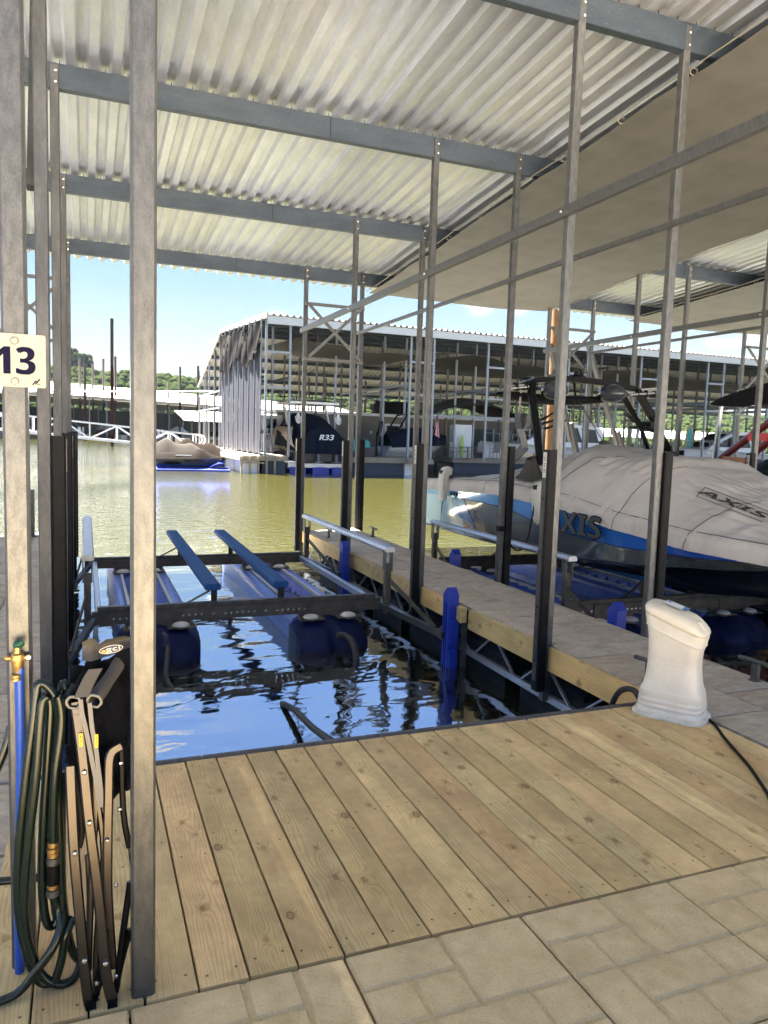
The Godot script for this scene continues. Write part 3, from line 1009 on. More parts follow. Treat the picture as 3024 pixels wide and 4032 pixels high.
# ---------------------------------------------------------------- floating boat lift
# cx: middle of the lift, zf: front beam, up: how far it is raised
func make_lift(called: String, label: String, cx: float, zf: float, up: float, bunk_y: float) -> Node3D:
	var o := thing(called, label, "boat lift", v3(cx, 0, zf), "floating boat lifts in the slips")
	var hw := 1.455
	var zr := -3.03
	var by := -0.235 + up
	for e in 2:
		var z := 0.0 if e == 0 else zr
		var h := 0.125 if e == 0 else 0.10
		var st := mb()
		# a channel that opens to the back, with a flange along its top
		box(st, v3(0, by, z + 0.03), v3(hw * 2, h, 0.006))
		box(st, v3(0, by + h / 2 - 0.003, z + 0.002), v3(hw * 2, 0.006, 0.05))
		box(st, v3(0, by - h / 2 + 0.003, z + 0.002), v3(hw * 2, 0.006, 0.05))
		var bm := part(o, "front_beam" if e == 0 else "rear_beam", st, M.steel_brown)
		st = mb()
		box(st, v3(0, by + h / 2 + 0.022, z - 0.015), v3(hw * 2 - 0.1, 0.042, 0.06))
		part(bm, "top_tube", st, M.steel_brown)
		if e == 0:
			st = mb()
			for k in 46:
				if k % 9 in [0, 7]: continue
				lathe(st, v3(-1.32 + k * 0.0585, by - 0.008, z + 0.0335), [v2(0.0, 0.001), v2(0.0085, 0.001)], 7, Basis(Vector3.RIGHT, PI / 2))
			tag(part(bm, "bolt_hole", st, M.rivet), "", "", "", "stuff")
			for sx in [-0.85, 0.9]:
				st = mb()
				box(st, v3(sx, by - 0.02, z + 0.038), v3(0.42, 0.155, 0.01))
				part(bm, "saddle_plate", st, M.steel_brown)
	# side tubes, guide posts, guide rails, arms and pile guides
	for sx in [-1.0, 1.0]:
		var st := mb()
		extr(st, rect_profile(0.055, 0.075, 0.006), v3(sx * (hw - 0.06), by + 0.01, 0.0), v3(sx * (hw - 0.06), by + 0.01, zr))
		part(o, "side_tube", st, M.alu)
		for z in [0.12, zr - 0.02]:
			st = mb()
			extr(st, rect_profile(0.062, 0.075, 0.006), v3(sx * (hw + 0.035), by - 0.09, z), v3(sx * (hw + 0.035), 0.22 + up * 0.3, z), Vector3.BACK)
			var gp := part(o, "guide_post", st, M.steel_brown)
			st = mb()
			for q in [-1, 1]: extr(st, rect_profile(0.012, 0.085, 0.004), v3(sx * (hw + 0.035) + q * 0.038, 0.14 + up * 0.3, z), v3(sx * (hw + 0.035) + q * 0.038, 0.385 + up * 0.3, z), Vector3.BACK)
			pipe(st, v3(sx * (hw + 0.035) - 0.06, 0.35 + up * 0.3, z), v3(sx * (hw + 0.035) + 0.06, 0.35 + up * 0.3, z), 0.014)
			part(gp, "clevis", st, M.galv)
			st = mb()
			var ah := v3(sx * (hw + 0.19), by - 0.06, z + 1.08)
			bar(st, v3(sx * (hw + 0.04), 0.05 + up * 0.3, z + 0.04), ah.lerp(v3(sx * (hw + 0.01), by, z), 0.12) + v3(0, 0.03, 0), 0.012, 0.05)
			part(gp, "brace", st, M.steel_brown)
			st = mb()
			bar(st, v3(sx * (hw - 0.01), by, z), ah, 0.05, 0.06)
			part(o, "swing_arm", st, M.galv)
			# blue pile guide: bevelled head, grooves and notches
			st = mb()
			var gx: float = sx * (hw + 0.255)
			var pr := PackedVector2Array([v2(-0.065, -0.70), v2(-0.065, 0.10), v2(-0.005, 0.165), v2(0.065, 0.09), v2(0.065, -0.70)])
			var f := func(p: PackedVector2Array, x0: float, x1: float):
				var a := v3(x0, 0, ah.z)
				var b := v3(x1, 0, ah.z)
				extr(st, p, a, b, Vector3.UP)
			f.call(pr, gx - 0.05, gx + 0.05)
			for gy in [[-0.70, -0.43], [-0.36, -0.13]]:
				box(st, v3(gx - sx * 0.0, (gy[0] + gy[1]) / 2, ah.z + 0.078), v3(0.085, gy[1] - gy[0], 0.03))
			var pg := part(o, "pile_guide", st, M.blue_plastic)
			st = mb()
			for q in [-0.018, 0.018]: box(st, v3(gx - sx * 0.051, -0.32, ah.z + q), v3(0.004, 0.68, 0.009))
			part(pg, "groove", st, M.tank_nose)
		st = mb()
		var rp := PackedVector2Array([v2(-0.05, -0.022), v2(0.05, -0.022), v2(0.055, 0.0), v2(0.04, 0.030), v2(-0.04, 0.030), v2(-0.055, 0.0)])
		extr(st, rp, v3(sx * (hw + 0.03), 0.372 + up * 0.3, 0.20), v3(sx * (hw + 0.03), 0.372 + up * 0.3, zr - 0.10))
		var gr := part(o, "guide_rail", st, M.alu)
		st = mb()
		for q in 5: box(st, v3(sx * (hw + 0.03) - 0.028 + q * 0.014, 0.4025 + up * 0.3, (0.2 + zr - 0.1) / 2), v3(0.003, 0.003, 3.3))
		tag(part(gr, "rail_rib", st, M.alu), "", "", "", "stuff")
	# two tanks
	for sx in [-0.85, 0.85]:
		var st := mb()
		var z0 := -0.02
		var z1 := -4.25
		var ty := -0.335
		# rounded side tubes
		for q in [-1.0, 1.0]:
			var pr := PackedVector2Array()
			for k in 14:
				var t := TAU * k / 14
				pr.append(v2(cos(t) * 0.082, sin(t) * (0.082 if sin(t) > 0 else 0.36)))
			st.set_smooth_group(-1)
			extr(st, pr, v3(sx + q * 0.295, ty - 0.082, z0), v3(sx + q * 0.295, ty - 0.082, z1))
		box(st, v3(sx, ty - 0.305, (z0 + z1) / 2), v3(0.58, 0.43, z0 - z1))
		var tk := part(o, "tank", st, M.blue_tank)
		# ramped ribs on the deck between the tubes
		var z := z0 - 0.25
		while z > z1 + 0.3:
			st = mb()
			for q in [-1.0, 1.0]:
				var p := [v3(sx + q * 0.012, ty - 0.082, z), v3(sx + q * 0.200, ty - 0.082, z + 0.05), v3(sx + q * 0.200, ty - 0.082, z - 0.17), v3(sx + q * 0.012, ty - 0.082, z - 0.20)]
				var t := [v3(sx + q * 0.012, ty + 0.004, z - 0.04), v3(sx + q * 0.200, ty - 0.020, z + 0.02), v3(sx + q * 0.200, ty - 0.060, z - 0.17), v3(sx + q * 0.012, ty - 0.050, z - 0.20)]
				quad(st, t[0], t[3], t[2], t[1])
				for k in 4:
					var l := (k + 1) % 4
					quad(st, p[k], t[k], t[l], p[l])
			part(tk, "rib", st, M.blue_tank)
			z -= 0.235
		for q in [-1.0, 1.0]:
			st = mb()
			box(st, v3(sx + q * 0.222, ty - 0.020, (z0 + z1) / 2), v3(0.032, 0.05, z0 - z1 - 0.1))
			part(tk, "strap", st, M.fender)
		# dark nose in front of the beam
		st = mb()
		var path := [v2(0.0, ty - 0.03), v2(0.12, ty - 0.035), v2(0.28, ty - 0.085), v2(0.40, ty - 0.165), v2(0.445, ty - 0.225), v2(0.45, ty - 0.5)]
		grid(st, 20, 5, func(u: float, v: float):
			var k := int(round(v * 5))
			var a := u * 2.0 - 1.0
			var wv: float = [0.378, 0.380, 0.376, 0.36, 0.335, 0.32][k]
			var lob := 0.035 * (1.0 - pow(absf(a), 3.0)) * sin(clampf(v * 1.5, 0, 1) * PI)
			var ch := 0.07 * clampf((0.2 - absf(a)) / 0.07, 0, 1) * clampf((v - 0.3) * 4, 0, 1)
			var rise := 0.045 * clampf((0.22 - absf(a)) / 0.05, 0, 1) * clampf((0.62 - v) * 6, 0, 1)
			var edge := 0.05 * pow(absf(a), 6.0)
			return v3(sx + a * wv, path[k].y + lob * (1.0 - clampf((0.25 - absf(a)) / 0.1, 0, 1)) + rise - edge, path[k].x - 0.02 - ch - edge))
		for q in [-1.0, 1.0]:
			for k in 5:
				var a: Vector2 = path[k]
				var b: Vector2 = path[k + 1]
				var wa: float = [0.378, 0.380, 0.376, 0.36, 0.335, 0.32][k]
				var wb: float = [0.378, 0.380, 0.376, 0.36, 0.335, 0.32][k + 1]
				quad(st, v3(sx + q * wa, a.y - 0.05, a.x - 0.07), v3(sx + q * wb, b.y - 0.05, b.x - 0.07), v3(sx + q * wb, ty - 0.5, b.x - 0.07), v3(sx + q * wa, ty - 0.5, a.x - 0.07))
		part(tk, "tank_nose", st, M.tank_nose)
		for e in [0.12, zr + 0.15]:
			for q in [-0.20, 0.20]:
				st = mb()
				box(st, v3(sx + q, ty + 0.012, e), v3(0.26, 0.012, 0.20))
				box(st, v3(sx + q, ty + 0.045, e - 0.09), v3(0.22, 0.07, 0.012))
				var br := part(o, "tank_bracket", st, M.steel_brown)
				st = mb()
				ball(st, v3(sx + q, ty + 0.02, e + 0.02), v3(0.085, 0.036, 0.075), 12, 8)
				part(br, "dome_cap", st, M.fender)
	# bunks on perforated uprights with a raking stay
	for sx in [-0.33, 0.36]:
		var st := mb()
		var bp := PackedVector2Array([v2(-0.072, -0.03), v2(0.072, -0.03), v2(0.078, -0.01), v2(0.078, 0.018), v2(0.066, 0.032), v2(-0.066, 0.032), v2(-0.078, 0.018), v2(-0.078, -0.01)])
		extr(st, bp, v3(sx, bunk_y, 0.02), v3(sx, bunk_y + 0.05, -3.85))
		var bk := part(o, "bunk", st, M.bunk)
		for z in [-0.09, zr]:
			st = mb()
			box(st, v3(sx + 0.05, (by + bunk_y) / 2 + 0.03, z), v3(0.008, bunk_y - by - 0.0, 0.06))
			box(st, v3(sx + 0.024, (by + bunk_y) / 2 + 0.03, z - 0.028), v3(0.05, bunk_y - by - 0.0, 0.008))
			var us := part(bk, "upright", st, M.steel_brown)
			st = mb()
			bar(st, v3(sx - 0.02, bunk_y - 0.05, z + 0.02), v3(sx - 0.26 if sx < 0 else sx + 0.28, by + 0.08, z + 0.02), 0.045, 0.012)
			part(bk, "stay", st, M.steel_brown)
			st = mb()
			for k in 4: box(st, v3(sx + 0.0545, by + 0.105 + k * (bunk_y - by - 0.10) / 4.5, z), v3(0.002, 0.022, 0.030))
			part(bk, "slot", st, M.rivet)
	return o

func make_hoses() -> void:
	var lines := [
		["grey air hose drooping from the right tank nose into the water", [v3(2.385, -0.46, -7.12), v3(2.40, -0.43, -6.98), v3(2.43, -0.455, -6.86), v3(2.425, -0.54, -6.72), v3(2.40, -0.66, -6.62)]],
		["grey air hose drooping from the left tank nose, half behind the bare post", [v3(0.68, -0.46, -7.12), v3(0.685, -0.43, -6.95), v3(0.66, -0.49, -6.74), v3(0.63, -0.56, -6.52), v3(0.67, -0.62, -6.34), v3(0.73, -0.68, -6.2)]],
		["grey air hose rising out of the water to the deck edge", [v3(1.49, -0.66, -5.85), v3(1.455, -0.59, -5.70), v3(1.46, -0.52, -5.35), v3(1.42, -0.42, -4.75), v3(1.33, -0.22, -4.0), v3(1.22, -0.06, -3.60)]]]
	for l in lines:
		var st := mb()
		tube(st, curve(l[1], 6), 0.032 if l[1].size() < 6 else 0.024, 10)
		solo("air_hose", st, M.hose_grey, l[0], "hose", "air hoses of the boat lift")

# ---------------------------------------------------------------- covered wakeboat
func lerp_table(t: Array, z: float) -> float:
	for i in t.size() - 1:
		if z <= t[i + 1].x:
			var k := clampf((z - t[i].x) / (t[i + 1].x - t[i].x), 0, 1)
			return lerpf(t[i].y, t[i + 1].y, k * k * (3 - 2 * k) * 0.5 + k * 0.5)
	return t[-1].y

const BX := 6.1
var t_beam := [Vector2(-10.95, 1.10), Vector2(-9.8, 1.17), Vector2(-8.0, 1.21), Vector2(-6.2, 1.17), Vector2(-5.2, 1.08), Vector2(-4.5, 0.90), Vector2(-4.12, 0.62), Vector2(-3.98, 0.30)]
var t_gun := [Vector2(-10.95, 0.80), Vector2(-9.6, 0.86), Vector2(-8.4, 0.905), Vector2(-7.1, 0.86), Vector2(-6.0, 0.73), Vector2(-5.2, 0.665), Vector2(-4.5, 0.635), Vector2(-3.98, 0.63)]
var t_stripe := [Vector2(-10.95, 0.70), Vector2(-9.6, 0.73), Vector2(-8.3, 0.72), Vector2(-7.4, 0.60), Vector2(-6.9, 0.55), Vector2(-6.2, 0.53), Vector2(-5.4, 0.55), Vector2(-4.5, 0.60), Vector2(-3.98, 0.62)]
var t_chine := [Vector2(-10.95, 0.20), Vector2(-9.0, 0.20), Vector2(-7.4, 0.25), Vector2(-6.2, 0.34), Vector2(-5.2, 0.45), Vector2(-4.5, 0.54), Vector2(-3.98, 0.60)]
var t_chw := [Vector2(-10.95, 1.02), Vector2(-8.0, 1.08), Vector2(-6.2, 0.98), Vector2(-5.2, 0.78), Vector2(-4.5, 0.48), Vector2(-3.98, 0.12)]
var t_keel := [Vector2(-10.95, -0.02), Vector2(-8.0, -0.04), Vector2(-6.2, 0.0), Vector2(-5.2, 0.13), Vector2(-4.5, 0.33), Vector2(-3.98, 0.56)]
var t_mid := [Vector2(-10.95, 0.86), Vector2(-10.4, 0.96), Vector2(-9.4, 1.13), Vector2(-8.5, 1.38), Vector2(-7.9, 1.575), Vector2(-7.3, 1.50), Vector2(-6.8, 1.44), Vector2(-6.25, 1.44), Vector2(-5.8, 1.31), Vector2(-5.35, 1.16), Vector2(-4.7, 0.98), Vector2(-4.2, 0.86), Vector2(-3.94, 0.74)]
var t_box := [Vector2(-10.95, 1.6), Vector2(-9.0, 1.35), Vector2(-7.9, 1.05), Vector2(-7.58, 1.15), Vector2(-7.40, 3.6), Vector2(-7.0, 4.6), Vector2(-6.3, 4.0), Vector2(-5.7, 2.5), Vector2(-3.94, 1.8)]

func cover_point(u: float, z: float, wrinkle := true) -> Vector3:
	var b := lerp_table(t_beam, z) + 0.022
	var hem := lerp_table(t_gun, z) - 0.035
	var mid := lerp_table(t_mid, z)
	var p := lerp_table(t_box, z)
	var au := absf(u)
	var y: float
	var x: float
	var sk := 0.17
	if au > 0.86:
		var k := (au - 0.86) / 0.14
		x = b - 0.012 * (1.0 - k) * (1.0 - k)
		y = hem + sk * (1.0 - k)
		x -= 0.05 * pow(1.0 - k, 6.0)
	else:
		var a := au / 0.86
		x = (b - 0.06) * a
		y = lerpf(mid, hem + sk, 0.0) - (mid - hem - sk) * pow(a, p)
	if wrinkle:
		var w := wr1.get_noise_2d(z * 3.0, u * 1.6) * 0.020 + wr2.get_noise_2d(z * 1.2 + u * 2.2, u * 9.0) * 0.010
		var rp := Vector2(x * signf(u), z + 7.9)
		var rr := rp.length()
		w += 0.022 * sin(rp.angle() * 11.0 + wr1.get_noise_1d(rr * 2.0) * 2.0) * exp(-rr * 1.1) * clampf(rr * 4.0, 0, 1)
		var rb := Vector2(x - 0.98, z + 7.98)
		w += 0.020 * sin(rb.angle() * 9.0 + 1.0) * exp(-rb.length() * 1.8)
		if z > -5.9: w += 0.014 * sin((x * 1.15 + (z + 5.9) * 0.36) * 58.0) * clampf((z + 5.9) * 1.6, 0, 1) * clampf(0.9 - au, 0, 1)
		if z > -7.2 and z < -6.2 and au < 0.62: w += 0.020 * sin(z * 40.0 + au * 9.0) * clampf((au - 0.30) * 4, 0, 1)
		if au > 0.84: x += wr2.get_noise_2d(z * 16.0, u * 3.0) * 0.016 + 0.004 * sin(z * 70.0 + wr1.get_noise_1d(z * 8.0) * 6.0)
		else: y += w
		if z > -7.55 and z < -7.05 and au > 0.3 and au < 0.86: y -= 0.05 * sin((z + 7.55) / 0.5 * PI) * sin((au - 0.3) / 0.56 * PI)
	return v3(BX + signf(u) * x, y, z)

var wr1 := noise(401, 1.0, 3)
var wr2 := noise(402, 1.0, 3)

func band(st: SurfaceTool, side: float, ta: Callable, tb: Callable, z0: float, z1: float, n: int, col = null) -> void:
	st.set_smooth_group(1)
	for i in n:
		var p := []
		for e in 2:
			var z := lerpf(z0, z1, float(i + e) / n)
			p.append([ta.call(z), tb.call(z), z])
		var pts := [p[0][0], p[1][0], p[1][1], p[0][1]]
		for k in [0, 1, 2, 0, 2, 3]:
			var q: Vector3 = pts[k]
			if col: st.set_color(col.call(q.z))
			st.set_uv(v2(q.z, q.y))
			st.add_vertex(v3(BX + side * q.x, q.y, q.z))
	st.set_smooth_group(-1)

func make_wakeboat() -> void:
	var o := thing("wakeboat", "blue and grey wakeboat under a taupe fitted cover, black tower, raised on a lift", "boat")
	var flake := mat(Color.WHITE, 0.14, 0.25)
	flake.vertex_color_use_as_albedo = true
	flake.clearcoat_enabled = true
	flake.clearcoat = 1.0
	flake.clearcoat_roughness = 0.03
	var slatem := mat(Color(0.080, 0.100, 0.120), 0.10, 0.1)
	slatem.clearcoat_enabled = true
	slatem.clearcoat = 1.0
	slatem.clearcoat_roughness = 0.02
	var pale := mat(Color(0.27, 0.46, 0.58), 0.10, 0.1)
	pale.clearcoat_enabled = true
	pale.clearcoat = 1.0
	pale.clearcoat_roughness = 0.02
	var bottom := mat(Color(0.003, 0.005, 0.014), 0.22)
	var gun := func(z: float): return v3(lerp_table(t_beam, z), lerp_table(t_gun, z) + 0.03, z)
	var stripe := func(z: float):
		var k := 0.35
		return v3(lerpf(lerp_table(t_beam, z), lerp_table(t_chw, z), k) , lerp_table(t_stripe, z), z)
	var chine := func(z: float): return v3(lerp_table(t_chw, z), lerp_table(t_chine, z), z)
	var keel := func(z: float): return v3(0.0, lerp_table(t_keel, z), z)
	var blue := func(z: float):
		var k := clampf((z + 9.6) / 4.4, 0, 1)
		return Color(0.07, 0.34, 0.66).lerp(Color(0.006, 0.075, 0.52), k)
	var st := mb()
	for s in [-1.0, 1.0]:
		st = mb()
		band(st, s, gun, stripe, -10.95, -3.98, 44, blue)
		part(o, "stripe_panel", st, flake)
	st = mb()
	for s in [-1.0, 1.0]:
		st = mb()
		band(st, s, stripe, chine, -9.55, -3.98, 36)
		part(o, "topside_panel", st, slatem)
	# pale stern quarters with a crease, and the transom
	st = mb()
	for s in [-1.0, 1.0]: band(st, s, stripe, chine, -10.95, -9.55, 6)
	var tr := func(p: Vector3): return v3(BX + p.x, p.y, p.z)
	var g0: Vector3 = gun.call(-10.95)
	var s0: Vector3 = stripe.call(-10.95)
	var c0: Vector3 = chine.call(-10.95)
	var k0: Vector3 = keel.call(-10.95)
	var mir := func(p: Vector3): return v3(BX - p.x, p.y, p.z)
	quad(st, mir.call(s0), mir.call(g0), tr.call(g0), tr.call(s0))
	quad(st, mir.call(c0), mir.call(s0), tr.call(s0), tr.call(c0))
	tri(st, mir.call(c0), tr.call(c0), tr.call(k0))
	part(o, "stern_panel", st, pale)
	# recessed side facet: a blue wedge low on the quarter
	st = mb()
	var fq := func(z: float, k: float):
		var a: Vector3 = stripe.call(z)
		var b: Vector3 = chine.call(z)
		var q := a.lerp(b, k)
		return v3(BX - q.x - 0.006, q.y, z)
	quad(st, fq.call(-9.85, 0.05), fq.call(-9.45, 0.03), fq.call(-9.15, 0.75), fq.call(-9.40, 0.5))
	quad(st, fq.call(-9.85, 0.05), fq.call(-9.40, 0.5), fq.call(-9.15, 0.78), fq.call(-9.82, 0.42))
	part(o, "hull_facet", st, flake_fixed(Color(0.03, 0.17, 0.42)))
	st = mb()
	for s in [-1.0, 1.0]: band(st, s, chine, keel, -10.95, -3.98, 36)
	part(o, "hull_bottom", st, bottom)
	st = mb()
	for s in [-1.0, 1.0]:
		var pts := []
		for i in 30:
			var z := lerpf(-10.95, -3.98, i / 29.0)
			var q: Vector3 = chine.call(z)
			pts.append(v3(BX + s * (q.x + 0.003), q.y, z))
		st = mb()
		tube(st, pts, 0.012, 5)
		part(o, "chine_rail", st, bottom)
	st = mb()
	for k in 3:
		st = mb()
		lathe(st, v3(BX - 1.168, 0.775, -9.78 + k * 0.085), [v2(0.0, 0.012), v2(0.022, 0.010), v2(0.028, 0.0)], 10, Basis(Vector3.BACK, PI / 2))
		part(o, "port_vent", st, M.black)
	# stripe edge: the dark line that bounds the blue
	st = mb()
	for s in [-1.0, 1.0]:
		var pts := []
		for i in 30:
			var z := lerpf(-9.5, -3.98, i / 29.0)
			var q: Vector3 = stripe.call(z)
			pts.append(v3(BX + s * (q.x + 0.001), q.y, z))
		st = mb()
		tube(st, pts, 0.006, 4)
		part(o, "stripe_line", st, mat(Color(0.006, 0.012, 0.10), 0.2))
	# maker's lettering on the side, grey with a dark edge
	var side_turn := Basis(Vector3(0, 0, 1), Vector3(-0.10, 0.995, 0), Vector3(-0.995, -0.10, 0))
	var skew := Basis(side_turn.x, side_turn.y + side_turn.x * 0.12, side_turn.z)
	var tm := text_mesh("AXIS", 0.225, 0.003, "Droid Sans", true)
	for k in 5:
		var d: Vector2 = [v2(-0.011, 0), v2(0.011, 0), v2(0, -0.011), v2(0, 0.011), v2(0.008, -0.012)][k]
		put(o, "lettering_outline", tm, M.navy_ink, Transform3D(skew.scaled_local(v3(1.5, 1, 1)), v3(BX - 1.212, 0.690 + d.y, -6.78 + d.x)))
	put(o, "lettering", tm, mat(Color(0.045, 0.058, 0.07), 0.3, 0.2), Transform3D(skew.scaled_local(v3(1.5, 1, 1)), v3(BX - 1.216, 0.690, -6.78)))
	st = mb()
	box(st, v3(BX - 1.205, 0.70, -6.35), v3(0.004, 0.006, 0.62))
	part(o, "lettering_line", st, M.navy_ink)
	# cover
	st = mb()
	grid(st, 220, 96, func(u: float, v: float):
		return cover_point(v * 2.0 - 1.0, lerpf(-10.98, -3.94, u)))
	var cv := part(o, "cover", st, M.cover)
	# end skirts
	st = mb()
	for zz in [-10.98, -3.94]:
		for i in 36:
			var ua := i / 36.0 * 2.0 - 1.0
			var ub := (i + 1) / 36.0 * 2.0 - 1.0
			var a := cover_point(ua, zz)
			var b := cover_point(ub, zz)
			var base := 0.74 if zz < -8 else 0.60
			quad(st, v3(a.x, base, zz), a, b, v3(b.x, base, zz))
	part(cv, "end_skirt", st, M.cover)
	# seams
	var seam_m := mat(Color(0.085, 0.078, 0.07), 0.9)
	var seams := []
	for zz in [-8.75, -6.15, -5.25]:
		var pts := []
		for k in 24:
			var q := cover_point(lerpf(-1.0, -0.30, k / 23.0), zz + 0.14 * (k / 23.0))
			pts.append(q + v3(-0.002, 0.003, 0))
		seams.append(pts)
	var ln := []
	for k in 60:
		ln.append(cover_point(-0.86, lerpf(-10.6, -4.3, k / 59.0)) + v3(-0.003, 0.004, 0))
	seams.append(ln)
	var ln2 := []
	for k in 16:
		ln2.append(cover_point(lerpf(-0.86, -0.42, k / 15.0), -7.35 + 0.55 * (k / 15.0)) + v3(-0.002, 0.004, 0))
	seams.append(ln2)
	for pts in seams:
		st = mb()
		tube(st, pts, 0.0035, 4)
		part(cv, "seam", st, seam_m)
	# print on the cover
	var pa := cover_point(-0.50, -5.30, false)
	var pb := cover_point(-0.50, -5.10, false)
	var pc := cover_point(-0.40, -5.20, false)
	var ex := (pb - pa).normalized()
	var en := ex.cross((pc - pa).normalized()).normalized()
	var ey := en.cross(ex).normalized()
	var tb := Basis(ex, ey + ex * 0.3, en).scaled_local(v3(2.4, 0.8, 1))
	put(cv, "print", text_mesh("AXIS", 0.105, 0.003, "Droid Sans", true), M.cover_dark, Transform3D(tb, (pa + pb) / 2 + en * 0.022))
	st = mb()
	var cpt := (pa + pb) / 2 + en * 0.018
	for q in [[v2(-0.42, 0.09), v2(0.36, 0.10)], [v2(-0.34, -0.10), v2(0.40, -0.09)], [v2(-0.42, 0.09), v2(-0.34, -0.10)]]:
		bar(st, cpt + ex * q[0].x + ey * q[0].y, cpt + ex * q[1].x + ey * q[1].y, 0.006, 0.003, en)
	part(cv, "print_frame", st, M.cover_dark)
	st = mb()
	ball(st, v3(6.1, 1.575, -7.9), v3(0.06, 0.03, 0.06))
	part(cv, "vent_cap", st, M.cover_dark)
	st = mb()
	for k in 9:
		var t := PI * k / 8.0
		if k < 8:
			var t2 := PI * (k + 1) / 8.0
			quad(st, v3(6.0, 1.43 + sin(t) * 0.07, -6.72 + cos(t) * 0.09), v3(6.0, 1.43 + sin(t2) * 0.07, -6.72 + cos(t2) * 0.09), v3(6.16, 1.43 + sin(t2) * 0.07, -6.72 + cos(t2) * 0.09), v3(6.16, 1.43 + sin(t) * 0.07, -6.72 + cos(t) * 0.09))
	part(cv, "vent_scoop", st, M.cover_dark)
	# boots where the tower comes through
	for s in [-1.0, 1.0]:
		st = mb()
		var fx: float = BX + s * 0.98
		grid(st, 14, 5, func(u: float, v: float):
			var t := u * TAU
			var r := lerpf(0.15, 0.055, pow(v, 0.6))
			return v3(fx + cos(t) * r * 0.8 + s * 0.02, 1.12 + v * 0.24 + (0.03 * cos(t) * -s), -7.98 + sin(t) * r * 2.0 * (1.0 - 0.3 * v) + 0.02 * sin(t * 7.0)))
		part(cv, "tower_boot", st, M.cover_dark)
	make_tower(o)

func flake_fixed(c: Color) -> StandardMaterial3D:
	var m := mat(c, 0.12, 0.2)
	m.clearcoat_enabled = true
	m.clearcoat = 1.0
	m.clearcoat_roughness = 0.02
	return m

